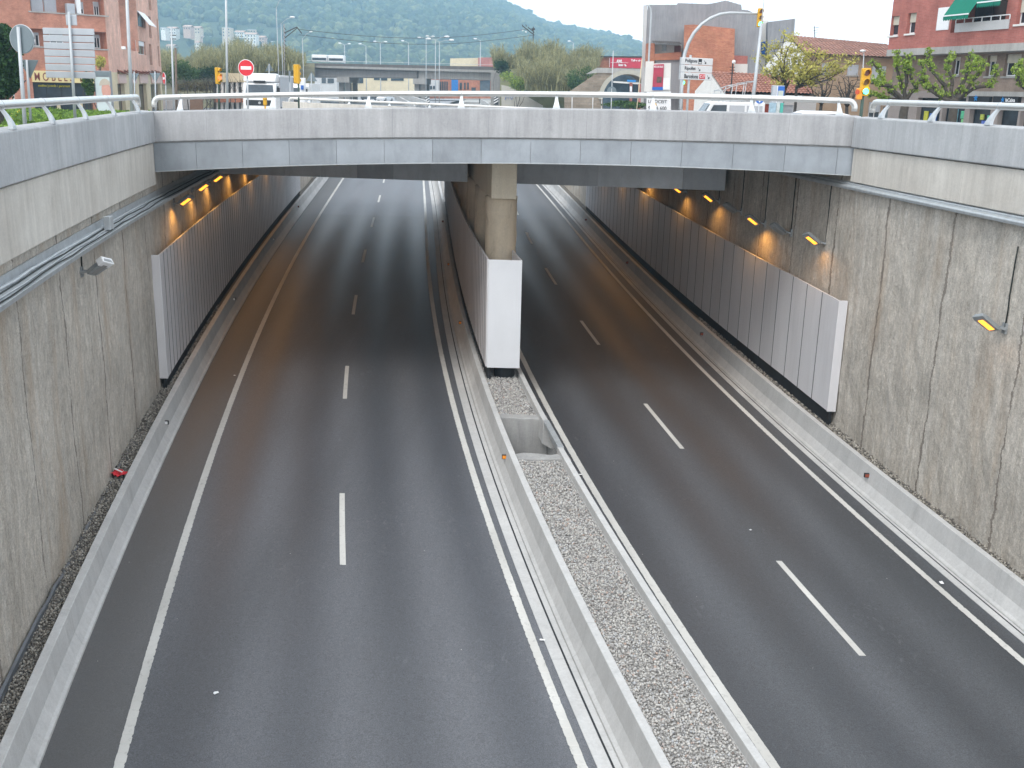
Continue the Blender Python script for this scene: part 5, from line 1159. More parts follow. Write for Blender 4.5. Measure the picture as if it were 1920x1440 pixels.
Y = 31; t, tp = pole_thing('traffic_light', 'yellow traffic light on green pole at the right, showing green', 'traffic light', 1617, Y, 138, 3., M['darkpole'], 1622); signal(t, loc(t, 1621.5, 154, Y), .05, .85, None)
c = loc(t, 1622, 170.5, Y); mb = MB(); mb.obox(c, (.12, 0, 0), (0, .08, 0), (0, 0, .1)); mb.build('lower_unit', M['yellow'], t, bevel=.03); mb = MB(); mb.disc(c + Vector((0, -.09, 0)), (0, 1, 0), .085, .02, 20); mb.build('green_lens', emit('signal_green', (.05, 1., .55), 5.), t)
c = loc(t, 1611, 176, Y); mb = MB(); mb.obox(c, (.075, 0, 0), (0, .09, 0), (0, 0, .16)); mb.build('side_unit', pm('signal_orange', (.8, .3, .03), .5), t, bevel=.03); mb = MB(); mb.disc(c + Vector((-.075, -.06, .05)), (-1, -.7, 0), .07, .02, 16); mb.build('side_lens', pm('signal_red_dull', (.5, .08, .03), .4), t)
Y = 47; t, tp = pole_thing('road_sign', 'round blue arrow sign beside the tall leaning post', 'road sign', 1424, Y, 184, .9, M['pole']); c = loc(t, 1424, 186.5, Y); mb = MB(); mb.disc(c + Vector((0, -.04, 0)), (0, 1, 0), .2, .02, 28); mb.build('white_rim', M['white'], t); mb = MB(); mb.disc(c + Vector((0, -.05, 0)), (0, 1, 0), .175, .02, 28); mb.build('sign_plate', M['blue'], t)
mb = MB(); mb.prism([(c.x - .03, c.z - .12), (c.x - .03, c.z), (c.x - .09, c.z), (c.x, c.z + .12), (c.x + .09, c.z), (c.x + .03, c.z), (c.x + .03, c.z - .12)], -.07, -.062); mb.build('arrow', M['white'], t)
# information pillar with posters
Y = 48; a = P(1450, 160, Y); z0 = gz(a.x, Y); t = thing('information_pillar', 'blue topped information pillar with map and posters near the yellow tree', 'information pillar', (a.x, Y, z0)); h = a.z - z0; w = P(1472, 160, Y).x - a.x
mb = MB(); mb.box(0, w, 0, .35, 0, h); mb.build('case', M['signback'], t, bevel=.02); mb = MB(); mb.box(w * .42, w - .01, -.014, -.003, h - .62, h - .03); o = mb.build('blue_panel', M['blue'], t); mb = MB(); mb.box(w * .46, w - .05, -.024, -.016, h - .55, h - .22); mb.build('map_sheet', pm('map_sheet', (.45, .5, .46), .6, .1), t)
mb = MB(); mb.box(w * .36, w * .41, -.02, .0, .0, h - .02); mb.build('white_edge', M['white'], t)
for x0, x1, za, zb_, cc in ((-.12, .2, .35, .95, (.3, .42, .5)), (.22, .36, .4, .98, (.5, .55, .55)), (.38, w, .35, .95, (.07, .36, .3)), (.2, .5, .1, .33, (.5, .2, .16))): mb = MB(); mb.box(x0, x1, -.05, -.03, za + .72, zb_ + .72); mb.build('poster', pm('poster_%d' % int(za * 100 + cc[0] * 1000), cc, .6, .25, 9), t)

# ================================================================ RIGHT HAND BUILDINGS
def prism_block(t, pts3, depth_vec, mat, name):       # front polygon (world points) pushed back along a vector
    mb = MB(); n = len(pts3); d = Vector(depth_vec); a = [Vector(p) for p in pts3]; mb.v = [tuple(p) for p in a] + [tuple(p + d) for p in a]
    mb.f = [tuple(range(n)), tuple(range(2 * n - 1, n - 1, -1))] + [(i, n + i, n + (i + 1) % n, (i + 1) % n) for i in range(n)]
    return mb.build(name, mat, t, world=True)
gb = thing('industrial_building', 'tall plain grey rendered industrial building behind the signal arm', 'building', (P(1215, 150, 95).x, 95, 7.5))
Y = 95
out = [(1207, 212), (1215, 9), (1270, 9), (1270.5, 5.5), (1324, 7.5), (1325, 8), (1342, 5), (1361, 1), (1390, 9), (1391, 18), (1402, 19), (1426, 30), (1420, 212)]
prism_block(gb, [P(x, y, Y) for x, y in out], (1.75, 16, 0), GREYREN, 'main_wall')
o = gb
prism_block(gb, [P(x, y, 101) for x, y in ((1436, 212), (1440, 41), (1491, 35), (1480, 212))], (2, 14, 0), GREYREN, 'side_block')
prism_block(gb, [P(x, y, 103) for x, y in ((1418, 212), (1428, 38), (1441, 38), (1436, 212))], (0, 4, 0), WHITEW, 'white_link')
mb = MB()
for k, y in enumerate((78, 87, 95)): a = P(1428, y, 102.8); mb.box(a.x, a.x + .35, 102.7, 102.95, a.z - .3, a.z)
mb.build('balcony_laundry', M['blue'], gb, world=True)
t_ = prism_block(gb, [P(x, y, 90) for x, y in ((1279, 212), (1283, 47), (1301, 46), (1378, 54), (1374, 212))], (.75, 4.9, 0), BRO, 'brick_block')
mb = MB(); a, b = P(1207.5, 110, 94.9), P(1214, 20, 94.9)
mb.v = [tuple(P(x, y, 94.88)) for x, y in ((1206, 212), (1214, 9.5), (1206.5, 10), (1201, 212))]; mb.f = [(0, 1, 2, 3)]; o = mb.build('end_wall', LGREY, gb, world=True); s_ = o.modifiers.new('t', 'SOLIDIFY'); s_.thickness = .1
FG = Facade((1212, 94.6), (1280, 94.6), gb)
def quadp(name, pts, Y, mat, th=.12, parent=gb): 
    mb = MB(); v = [P(x, y, Y) for x, y in pts]; n = len(v); mb.v = [tuple(p) for p in v] + [(p.x, p.y + th, p.z) for p in v]; mb.f = [tuple(range(n)), tuple(range(2 * n - 1, n - 1, -1))] + [(i, n + i, n + (i + 1) % n, (i + 1) % n) for i in range(n)]
    return mb.build(name, mat, parent, world=True)
quadp('brick_pier', ((1212, 125), (1214, 81), (1228, 81), (1227, 125)), 93.6, BRO, 1.2); quadp('terrace_wall', ((1227, 103), (1228, 83), (1278, 85), (1277, 103)), 94.7, WHITEW); o = quadp('terrace_window', ((1241, 95), (1241.5, 84), (1250, 84), (1249.5, 95)), 94.6, M['glass'], .08)
quadp('terrace_door', ((1264, 112), (1264.5, 86), (1277, 86), (1276, 112)), 94.6, pm('door_maroon', (.16, .05, .045), .6), .06); quadp('brick_balustrade', ((1227, 113), (1228, 101), (1278, 97), (1277, 112)), 93.6, BRO, .2)
mb = MB(); v0 = P(1226, 80.5, 93.2); v1 = P(1279, 83, 93.2); n = 26
for k in range(n + 1): u = k / n; q = v0.lerp(v1, u); dz = .06 * math.sin(k * PI); mb.v += [(q.x, q.y - .2, q.z + (.05 if k % 2 else -.04)), (q.x, q.y + 1.5, q.z + .25 + (.05 if k % 2 else -.04))]
for k in range(n): mb.f.append((2 * k, 2 * k + 2, 2 * k + 3, 2 * k + 1))
mb.build('corrugated_roof', pm('dark_sheet', (.09, .08, .075), .8), gb, world=True)
quadp('metal_shutter', ((1228, 175), (1229, 113), (1278, 111), (1276, 175)), 93.8, pm('shutter_grey', (.3, .31, .33), .6, .1, 2, stretch=(6, 1, .2)), .1)
quadp('brick_annex', ((1375, 120), (1376, 104), (1402, 105), (1401, 120)), 94.5, BRR, .3); quadp('white_annex', ((1375, 142), (1375, 119.5), (1402, 120), (1401, 142)), 94.2, WHITEW, .5)
# hoarding with posters
hd = thing('hoarding', 'white hoarding with a red poster and black lettering before the grey building', 'hoarding', (P(1212, 205, 78).x, 78, gz(10, 78)))
quadp('upper_panel', ((1208, 172), (1211, 115), (1226, 115), (1226, 119), (1258, 118), (1257, 172)), 78.2, WHITEW, .15, hd); quadp('red_poster', ((1223, 168), (1226, 121), (1245, 120), (1243, 168)), 78.1, pm('poster_red', (.42, .05, .09), .6, .2, 3), .04, hd); quadp('poster_foot', ((1222.5, 169), (1223, 163), (1243, 163), (1243, 169)), 78.05, M['blue'], .03, hd)
quadp('poster_picture', ((1231, 155), (1232, 144), (1241, 144), (1240, 155)), 78.05, pm('poster_photo', (.12, .08, .07), .7, .5, 8), .03, hd); quadp('white_board', ((1243, 168), (1244, 146), (1256, 146), (1256, 168)), 78.05, M['white'], .05, hd)
quadp('lower_board', ((1212, 212), (1213, 172.5), (1258, 171.5), (1258, 212)), 77.9, M['white'], .1, hd)
FH = Facade((1200, 77.8), (1270, 77.8), hd)
FH.text('SOL DE SUD', FH.rect((1227, 123, 1244, 126.5)), M['white'], .2, bold=.03); FH.text('VENCEIT', FH.rect((1217, 175, 1254, 181)), M['ink'], .07); FH.text('LC.OCEIT', FH.rect((1216, 187, 1251, 193)), M['ink'], .07); FH.text('93 16 600', FH.rect((1216, 199, 1250, 206)), M['ink'], .07)
# low house with tiled roof and white gable
def tileroof(name, A0, A1, B0, B1, parent, col, lap=.42, hgt=.055, roll_=.24):
    """rolled clay tiles between ridge A0-A1 and eave B0-B1 (world points)"""
    t = NT(name + '_tile'); f = t.noise(t.coord(), 1.1, 6, .7); f2 = t.noise(t.coord(), 6, 4)
    c = t.ramp(f, [(.25, mul(col, .6)), (.5, col), (.78, mul(col, 1.5))]); c = t.mix(c, t.ramp(f2, [(.3, .75), (.7, 1.25)]), 1., 'MULTIPLY'); t.set(Base_Color=c, Roughness=.9)
    A0, A1, B0, B1 = map(Vector, (A0, A1, B0, B1)); nrm = (A1 - A0).cross(B0 - A0).normalized(); nrm = nrm if nrm.z > 0 else -nrm
    nu = max(8, int((A1 - A0).length / roll_)); nv = max(3, int((B0 - A0).length / lap)); mb = MB(); S = 6
    for j in range(nv):
        for (vv, dh) in ((j / nv, 0), ((j + 1) / nv, .035)):
            for i in range(nu * S + 1):
                u = i / (nu * S); p = A0.lerp(A1, u).lerp(B0.lerp(B1, u), vv); mb.v.append(tuple(p + nrm * (hgt * abs(math.sin(PI * i / S)) + dh)))
    W = nu * S + 1
    for j in range(2 * nv - 1):
        for i in range(W - 1): a = j * W + i; mb.f.append((a, a + 1, a + W + 1, a + W))
    return mb.build(name, t.m, parent, world=True, smooth=False)
def gable_house(t, Cf, Cr, Cb, apex, ridge_end, zb, wallmat, gablemat, tilecol, eave=.35):
    """Cf front corner under the eave near the gable, Cr far end of the front wall, Cb rear corner of the gable; all (x, y, z) with z at eave"""
    Cf, Cr, Cb, ap, re = map(Vector, (Cf, Cr, Cb, apex, ridge_end))
    mb = MB(); mb.poly((Cf.x, Cf.y, zb), tuple(Cf), tuple(ap), tuple(Cb), (Cb.x, Cb.y, zb)); o = mb.build('gable_wall', gablemat, t, world=True); s_ = o.modifiers.new('t', 'SOLIDIFY'); s_.thickness = .12
    sl = (Cf - ap); e0 = Cf + sl.normalized() * eave; e1 = Cr + sl.normalized() * eave; back = Cr - Cf
    tileroof('roof', ap + Vector((0, 0, .12)), re + Vector((0, 0, .12)), e0 + Vector((0, 0, .12)), e1 + Vector((0, 0, .12)), t, tilecol)
    mb = MB(); mb.poly(tuple(ap), tuple(re), tuple(Cb + back), tuple(Cb)); mb.poly(tuple(ap), tuple(re), tuple(Cr), tuple(Cf)); mb.build('roof_deck', M['barkdark'], t, world=True)
Y0 = 63; lh = thing('house', 'low pale house with curved clay tile roof and white gable', 'house', (P(1357, 200, Y0).x, Y0, gz(13, Y0)))
zb = gz(13, Y0) - .1
gable_house(lh, P(1357, 176, 62), P(1528, 180, 63.5), P(1303, 171, 70), P(1331, 138, 66.2), P(1500, 147, 67.5), zb, LGREY, WHITEW, (.3, .14, .1), .12)
FL = Facade((1357, 62), (1535, 63.6), lh); dr = FL.rect((1430, 195, 1444.5, 220)); gr = FL.rect((1469, 197, 1488, 220)); pr = FL.rect((1384, 194, 1398, 220))
FL.wall(zb, P(1400, 178, 62.4).z - .02, LGREY, [dr + (.12,), gr + (.1,), pr + (.1,)]); FL.panel('door', dr, .06, .11, pm('door_red', (.25, .05, .03), .6)); FL.panel('garage_door', gr, .05, .09, M['signback']); FL.panel('shutter_door', pr, .05, .09, pm('shutter_grey2', (.36, .36, .35), .6, .08, 3)); FL.panel('wall_plate', FL.rect((1393, 191, 1404, 196)), -.05, 0, M['white'])
q = P(1372, 115, 66); t, tp = pole_thing('aerial_mast', 'dark wiring mast with lamp standing before the low tiled roof', 'mast', 1369, 61, 118, 1.3, M['black'], 1374)
mb = MB()
for py in (126, 131.5, 137): c = loc(t, 1373, py, 61); mb.bar(c + Vector((-.15, 0, 0)), c + Vector((.15, 0, 0)), .04)
mb.build('cross_arm', M['black'], t); mb = MB(); mb.ball(tuple(loc(t, 1376, 116, 61)), .11, 12, 8); mb.build('lamp_globe', M['white'], t, smooth=True)
# tan house
mh = thing('house', 'two storey tan house with long clay tile roof and white gable', 'house', (P(1508, 200, 72).x, 72, gz(20, 72))); zb = gz(20, 72) - .1
gable_house(mh, P(1508, 102, 72), P(1698, 110, 70), P(1432, 128, 82), P(1479, 70, 77), P(1662, 87, 75), zb, TAN, WHITEW, (.3, .17, .135), .45)
FM = Facade((1508, 72), (1700, 70), mh); ws = [FM.rect(q) for q in ((1590, 121, 1610.5, 140.5), (1636, 124, 1662, 151), (1542, 118, 1556, 138), (1630, 191, 1652, 222), (1656, 200, 1668, 230))]
FM.wall(zb, P(1600, 104, 71).z, TAN, [w_ + (.15,) for w_ in ws])
for w_, bl in zip(ws[:3], (.98, .98, .98)): FM.window(w_, .14, blind=bl, blindmat=M['signback'], sill=CONC)
FM.window(ws[3], .14, blind=.6, blindmat=M['signback'], name='ground_window'); FM.panel('door', ws[4], .06, .12, M['signdark'])
mb = MB(); a = P(1528, 74, 76.6); mb.cyl(a, P(1527, 48, 76.6), .035, .02, 6)
for py, w_ in ((54, .35), (59, .25), (64, .2)): c = P(1527.3, py, 76.6); mb.bar(c + Vector((-w_ * .4, 0, .05)), c + Vector((w_, 0, .12)), .025)
mb.build('roof_aerial', M['black'], mh, world=True)
# red corner building with overhanging upper floors
rb_ = thing('apartment_building', 'red brick apartment building at right with green awning over a bank branch', 'building', (P(1658, 200, 60).x, 60, gz(21, 60)))
zO = P(1657, 93, 60).z; FR = Facade((1658, 60), (2010, 46.2), rb_); zt = 24.
W = [FR.rect(q) for q in ((1670, 31, 1687, 67), (1703, 25, 1719, 63), (1912, -10, 1935, 45))]; BA = FR.rect((1792, -20, 1893, 61))
FR.wall(zO, zt, BRR, [w_ + (.28,) for w_ in W] + [BA + (1.3,)])
for w_, bl in zip(W, (.45, .45, .6)): FR.window(w_, .27, blind=bl, blindmat=pm('blind_cream', (.55, .52, .43), .7), sill=WHITEW, bars=0)
wb = FR.rect((1761, 15, 1784, 57)); mb = MB(); FR.slab(mb, *wb, -.04, .02); o = mb.build('closed_shutter', M['white'], rb_, world=True, bevel=.01)
FR.window((BA[0] + .05, BA[1] - .05, BA[2] + .05, BA[3] - .1), 1.29, frame=M['black'], bars=2, name='balcony_door_and_shade')  # glazing stretched over the whole back wall to put shade into the recess
RA = FR.rect((1793, 45, 1893, 61)); mb = MB(); FR.slab(mb, RA[0], RA[1], RA[2], RA[2] + .42, -.06, -.01); bl_ = mb.build('balcony_front', LGREY, rb_, world=True); mb = MB()
FR.slab(mb, RA[0], RA[1], RA[2] + .6, RA[2] + .64, -.06, -.01)
for k in range(7): u = RA[0] + (RA[1] - RA[0]) * k / 6; FR.slab(mb, u - .02, u + .02, RA[2] + .424, RA[2] + .598, -.05, -.015)
mb.build('balcony_rail', M['white'], rb_, world=True)
GRN = pm('awning_green', (.0, .17, .11), .8, .08, 2)
def awning(u0, u1, ztop, zbot, out):
    mb = MB(); a = [FR.w(u0, ztop, .05), FR.w(u1, ztop, .05), FR.w(u1, zbot, -out), FR.w(u0, zbot, -out)]; mb.poly(*a); n = 14
    for k in range(n):
        p0 = Vector(a[3]).lerp(Vector(a[2]), k / n); p1 = Vector(a[3]).lerp(Vector(a[2]), (k + 1) / n); m_ = (p0 + p1) / 2; mb.poly(tuple(p0), tuple(p1), tuple(p1 + Vector((0, 0, -.16))), tuple(m_ + Vector((0, 0, -.24))), tuple(p0 + Vector((0, 0, -.16))))
    o = mb.build('awning', GRN, rb_, world=True); s_ = o.modifiers.new('t', 'SOLIDIFY'); s_.thickness = .02
    mb = MB(); mb.bar(a[3], a[2], .06); mb.build('awning_bar', M['white'], o, world=True)
u0 = FR.uz(1800, 10)[0]; u1 = FR.uz(1848, 10)[0]; u2 = FR.uz(1893, 10)[0]; zz = FR.uz(1800, -6)[1]
awning(u0, u1, zz + .4, FR.uz(1793, 36)[1] + .1, .85); awning(u1 + .05, u2, zz + .6, FR.uz(1850, 6)[1], .5)
bandR = (0, FR.L, zO - .34, zO - .003); FR.panel('floor_slab_edge', bandR, -.05, 2.2, CONC)
FR2 = Facade((1672, 61.0), (2024, 47.2), rb_); zs = FR2.uz(1790, 172)[1]; zb = gz(20, 55) - .2
W2 = [FR2.rect(q) for q in ((1788, 107, 1802, 141), (1853, 104, 1870, 143), (1886, 102, 1916, 143))]
FR2.wall(zs, zO - .343, BRT, [w_ + (.25,) for w_ in W2])
for w_, bl in zip(W2, (.2, .3, .4)): FR2.window(w_, .24, frame=M['white'], blind=bl, blindmat=pm('blind_cream', (.55, .52, .43), .7), sill=CONC)
SH = [FR2.rect(q) for q in ((1722, 183, 1766, 245), (1770, 183, 1812, 245), (1822, 183, 1861, 245), (1874, 195, 1912, 250), (1916, 195, 1960, 250))]
FR2.wall(zb, zs - .003, pm('shop_pier', (.3, .26, .24), .85, .08), [w_ + (.35,) for w_ in SH], name='shop_wall')
FR2.panel('lintel', FR2.rect((1815, 171, 1990, 180)), -.12, 0., CONC)
for w_ in SH: FR2.window(w_, .33, frame=M['black'], name='shop_window', bars=0)
sb = FR2.panel('shop_sign', FR2.rect((1868, 180.5, 1916, 195)), -.16, 0., M['black']); FR2.text('laCaixa', FR2.rect((1892, 184, 1910, 191)), M['white'], -.18, bold=.02)
STAR = pm('star_blue', (.02, .25, .65), .5)
def star(R): 
    u0, u1, z0, z1 = R; mb = MB(); c = ((u0 + u1) / 2, (z0 + z1) / 2)
    for k in range(5): a = 2 * PI * k / 5 + .4; q = (math.cos(a), math.sin(a)); s1 = (u1 - u0) / 2; mb.poly(FR2.w(c[0] - q[1] * s1 * .3, c[1] + q[0] * s1 * .3, -.185), FR2.w(c[0] + q[0] * s1, c[1] + q[1] * s1, -.185), FR2.w(c[0] + q[1] * s1 * .3, c[1] - q[0] * s1 * .3, -.185))
    o = mb.build('star_emblem', STAR, rb_, world=True, recalc=False); s_ = o.modifiers.new('t', 'SOLIDIFY'); s_.thickness = .01
star(FR2.rect((1883, 183, 1891, 191))); FR2.panel('shop_sign', FR2.rect((1822, 180.5, 1861, 195)), -.16, 0., M['black']); star(FR2.rect((1832, 179, 1841, 189)))
for q, cc in (((1727, 208, 1734, 228), (.5, .5, .05)), ((1737, 212, 1750, 232), (.06, .14, .4)), ((1774, 204, 1790, 236), (.2, .42, .5)), ((1796, 208, 1808, 222), (.1, .45, .25)), ((1796, 223, 1808, 236), (.2, .5, .2)), ((1832, 214, 1838, 224), (.5, .55, .08)), ((1834, 226, 1843, 240), (.1, .16, .5)), ((1845, 216, 1857, 232), (.1, .45, .3)), ((1845, 233, 1857, 240), (.02, .3, .5)), ((1910, 205, 1914, 240), (.1, .3, .4))): FR2.panel('window_poster', FR2.rect(q), .2, .26, pm('wp_%d' % (q[0] * 7 + q[1]), cc, .6, .3, 8))
A, B = FR.A, FR.B; dv = Vector((.62, .78)) * 16; closure(rb_, [(A.x, A.y), (A.x + 6.5, A.y + dv.y), (B.x + dv.x, B.y + dv.y), (B.x, B.y)], zO - .3, 24., BRR, 'rear_wall')
A2, B2 = FR2.A, FR2.B; mb = MB(); mb.poly((A2.x, A2.y, zb), (A2.x + 5.5, A2.y + 11, zb), (A2.x + 5.5, A2.y + 11, zO), (A2.x, A2.y, zO)); mb.build('side_wall', BRT, rb_, world=True)

# ================================================================ FAR BACKGROUND
va = thing('viaduct', 'long grey concrete road viaduct on twin column piers beyond the railing', 'viaduct', (P(560, 130, 180).x, 180, 10.6))
Y = 180
def sp(x0, y0, x1, y1, ya0, ya1, name, mat, d0, d1): 
    mb = MB(); v = [P(x0, y0, Y), P(x1, y1, Y), P(x1, ya1, Y), P(x0, ya0, Y)]; mb.v = [(p.x, Y + d0, p.z) for p in v] + [(p.x, Y + d1, p.z) for p in v]
    mb.f = [(0, 1, 2, 3), (7, 6, 5, 4), (0, 4, 5, 1), (1, 5, 6, 2), (2, 6, 7, 3), (3, 7, 4, 0)]; return mb.build(name, mat, va, world=True)
sp(548, 122, 937, 132, 126, 136.5, 'edge_beam', BEAM, -.3, 12.3)
GIRD = smooth_concrete('girder_concrete', (.22, .215, .215), (.28, .275, .27), 1., 0, .4)
sp(548, 127.5, 782, 131.5, 144, 146, 'girder', GIRD, .5, 11.5); sp(784, 132, 934, 136.8, 147, 150.5, 'girder', BEAM, .5, 11.5)
sp(548, 117.5, 937, 125.5, 122, 132, 'parapet', pm('viaduct_parapet', (.13, .12, .115), .85, .2), -.2, .2); sp(548, 112, 937, 121.5, 113, 122.2, 'guard_rail', M['galv'], .3, .36)
for xa, ya in ((643, 144), (786, 147)):
    sp(xa - 12, ya, xa + 11.5, ya, ya + 10.5, ya + 11, 'pier_cap', BEAM, .2, 11.8)
    for dx in (-10, 1.8):
        for yy in (2., 9.8): mb = MB(); a = P(xa + dx + 4, ya + 10, Y); mb.box(a.x - .4, a.x + .4, Y + yy - .5, Y + yy + .5, 5.2, a.z); mb.build('column', BEAM, va, world=True)
quad_ = lambda name, pts, Yq, mat, th, par: quadp(name, pts, Yq, mat, th, par)
quad_('abutment', ((920, 212), (920, 136), (941, 137), (941, 212)), 179, BEAM, 13, va); quad_('abutment', ((536, 195), (536, 122), (549, 122), (549, 195)), 179, BEAM, 13, va)
# bus on the viaduct, chevrons, wall
b = P(632, 116, 187); t = thing('bus', 'long white bus crossing on top of the viaduct', 'bus', (b.x, 187, P(632, 119, 180).z)); mb = MB(); mb.box(-1.3, 1.3, -1.2, 1.2, .3, 1.45); mb.build('body', VW, t, bevel=.12); mb = MB(); mb.box(-1.2, 1.2, -1.212, -1.202, .55, .95); mb.build('windows', M['carglass'], t)
t = dup(t, (P(601, 116, 187).x, 187, P(601, 118, 180).z), 0, 'white van crossing on the left part of the viaduct')
for px, lab in ((801, 'black and white chevron board beside the nearer viaduct pier'), (930, 'black and white chevron board on the viaduct abutment')):
    Y = 150; q = P(px, 195, Y); t = thing('chevron_board', lab, 'road sign', (q.x, Y, q.z - .3)); mb = MB(); mb.box(-.32, .32, 0, .05, .2, 1.35); mb.box(-.04, .04, .05, .1, -1.5, 1.2); mb.build('board', M['ink'], t)
    for k in range(3): mb = MB(); z = .3 + .36 * k; mb.prism([(-.31, z), (.31, z + .36), (.31, z + .54), (-.31, z + .18)], -.012, -.002) if z + .54 < 1.36 else mb.prism([(-.31, z), (.0, z + .18), (.0, z + .3), (-.31, z + .14)], -.012, -.002); mb.build('white_stripe', M['white'], t)
t = thing('retaining_wall', 'pale sloping concrete ramp wall below the embankment', 'wall', (P(945, 190, 148).x, 148, 5)); quadp('wall_face', ((940, 212), (940, 159), (958, 163), (1018, 198), (1018, 212)), 148, pm('pale_wall', (.5, .48, .43), .85, .08, .6, grime=.3), .4, t)
mb = MB(); q = P(947, 187, 147.9); mb.tube([(q.x + dx, 147.9, q.z + dz) for dx, dz in ((0, 0), (.2, .6), (.45, .1), (.6, .7), (.9, 0), (1.1, .5))], .045, 5); mb.build('graffiti', M['blue'], t, world=True)
# low barriers along the far ramp
for pts, lab in ((((740, 179), (775, 186), (800, 194)), 'pale low barrier curving along the far ramp near the pier'), (((742, 182), (764, 194), (778, 203)), 'pale low barrier along the inner edge of the far ramp'), (((902, 190), (917, 199)), 'pale concrete kerb wall on the far slip road')):
    mb = MB(); v = [P(x, y, 165 - 12 * i) for i, (x, y) in enumerate(pts)]
    for a, b in zip(v, v[1:]): mb.bar(a, b, .25, .7)
    o = mb.build('ramp_barrier', M['barrier']); tag(o, lab, 'barrier')
# stone arch bridge
Y = 135; sa = thing('stone_arch_bridge', 'old stone arch bridge with grey slab parapet left of the grey building', 'bridge', (P(1110, 205, Y).x, Y, 6.5))
cx, cyp, Rp = 1177, 186, 47.
mb = MB(); up = [(1058, 178), (1120, 136.5), (1150, 137), (1180, 138), (1215, 139), (1232, 139.5)]; ARC = [(cx - Rp * math.cos(a), cyp - Rp * math.sin(a)) for a in np.linspace(0, PI, 25)]
STONE = brickmat('rubble_stone', (.24, .19, .14), (.33, .27, .21), (.27, .23, .19), 4.)
def spand(Yq):
    tops = [];
    for (x, y) in ARC:
        ty = 137 + (x - 1130) * .028; tops.append((x, ty))
    return [P(x, y, Yq) for x, y in ARC], [P(x, y, Yq) for x, y in tops]
a, b = spand(Y); n = len(a)
for i in range(n - 1): mb.poly(tuple(a[i]), tuple(a[i + 1]), tuple(b[i + 1]), tuple(b[i]))
a2 = [Vector((p.x, p.y + 7, p.z)) for p in a]
for i in range(n - 1): mb.poly(tuple(a[i]), tuple(a[i + 1]), tuple(a2[i + 1]), tuple(a2[i]))
L0 = P(1130, 212, Y); mb.poly(*[tuple(P(x, y, Y)) for x, y in ((1058, 212), (1058, 178), (1120, 136.5), (1130, 137), (1130, 186), (1130, 212))]); mb.poly(*[tuple(P(x, y, Y)) for x, y in ((1224, 212), (1224, 186), (1224, 139), (1240, 140), (1240, 212))])
mb.poly((L0.x, Y, L0.z), tuple(a[0]), tuple(a2[0]), (L0.x, Y + 7, L0.z)); mb.build('stone_wall', STONE, sa, world=True, recalc=False)
mb = MB(); ro = [P(cx - (Rp + 8) * math.cos(q), cyp - (Rp + 8) * math.sin(q), Y - .12) for q in np.linspace(0, PI, 25)]; ri = [P(cx - Rp * math.cos(q), cyp - Rp * math.sin(q), Y - .12) for q in np.linspace(0, PI, 25)]
for i in range(24): mb.poly(tuple(ri[i]), tuple(ri[i + 1]), tuple(ro[i + 1]), tuple(ro[i]))
o = mb.build('arch_ring', pm('arch_stone', (.42, .4, .34), .85, .1, 2), sa, world=True, recalc=False); s_ = o.modifiers.new('t', 'SOLIDIFY'); s_.thickness = .4; s_.offset = 0
quadp('slab_parapet', ((1098, 139), (1120, 127), (1232, 130), (1232, 139.3), (1120, 136.3)), Y - .2, CONC, .5, sa); mb = MB()
for x in (1121, 1142, 1164, 1186): q = P(x, 127, Y - .26); mb.box(q.x - .03, q.x + .03, Y - .26, Y - .2, q.z - .62, q.z)
mb.build('parapet_joint', M['roughcon'], sa, world=True)
t = thing('shopfront', 'dark glazed shopfront seen through the stone arch', 'building', (P(1140, 205, 150).x, 150, 6.5)); quadp('glazing', ((1130, 212), (1130, 138), (1232, 138), (1232, 212)), 152, M['carglass'], .5, t); quadp('white_beam', ((1150, 155), (1150, 152), (1210, 155.5), (1210, 159)), 151.5, WHITEW, .3, t); quadp('sign_strip', ((1176, 153), (1176, 149.5), (1192, 150.5), (1192, 154)), 151.4, STAR, .2, t)
quadp('red_pillar', ((1180, 212), (1181, 155), (1186, 155), (1185, 212)), 151.2, BRR, .3, t); quadp('poster', ((1181, 172), (1181, 162), (1185, 162), (1185, 172)), 151.1, M['white'], .05, t); quadp('brick_pier', ((1197, 212), (1197, 157), (1202, 157), (1202, 212)), 151.2, BRR, .3, t)
t = thing('warehouse', 'brick warehouse behind the arch with a long red banner', 'building', (P(1120, 127, 172).x, 172, 10)); quadp('wall', ((1112, 140), (1112, 106), (1235, 107), (1235, 140)), 172, BRO, 8, t)
quadp('roof', ((1110, 107), (1110, 105), (1237, 105.5), (1237, 107.5)), 171.6, M['barkdark'], 9, t); bn = quadp('banner', ((1143, 127), (1143, 108), (1236, 109.5), (1236, 128.5)), 171.6, pm('banner_red', (.5, .03, .06), .6, .1), .2, t)
FW = Facade((1130, 171.5), (1240, 171.5), t); FW.text('AWI.', FW.rect((1156, 111.5, 1167, 117.5)), M['white'], -.01, bold=.05); FW.text('bon es.', FW.rect((1160, 119, 1175, 124)), M['white'], -.01, bold=.05); FW.text('Taller de', FW.rect((1183, 111, 1202, 115)), M['white'], -.01, bold=.03); FW.panel('banner_line', FW.rect((1145, 116.8, 1178, 117.3)), -.02, 0, M['white']); FW.panel('banner_edge', FW.rect((1143, 108.5, 1143.7, 126)), -.02, 0, M['white'])
Y = 138; b = P(1195, 215, 88)
for px, py0, Yp, lab, pt in ((1146, 95, 88, 'thin pale pole in front of the stone arch', 1150), (1193, 110, 92, 'yellowish drainpipe like pole left of the grey building', 1204)): t, tp = pole_thing('thin_pole', lab, 'pole', px, Yp, py0, .9, M['pole'] if px < 1150 else CREAM, pt)
for px, Yp, lab in ((1073, 100, 'thin white marker pole before the stone wall, left one'), (1112, 100, 'thin white marker pole before the stone wall, right one')): pole_thing('marker_pole', lab, 'pole', px, Yp, 172, .7, M['white'])
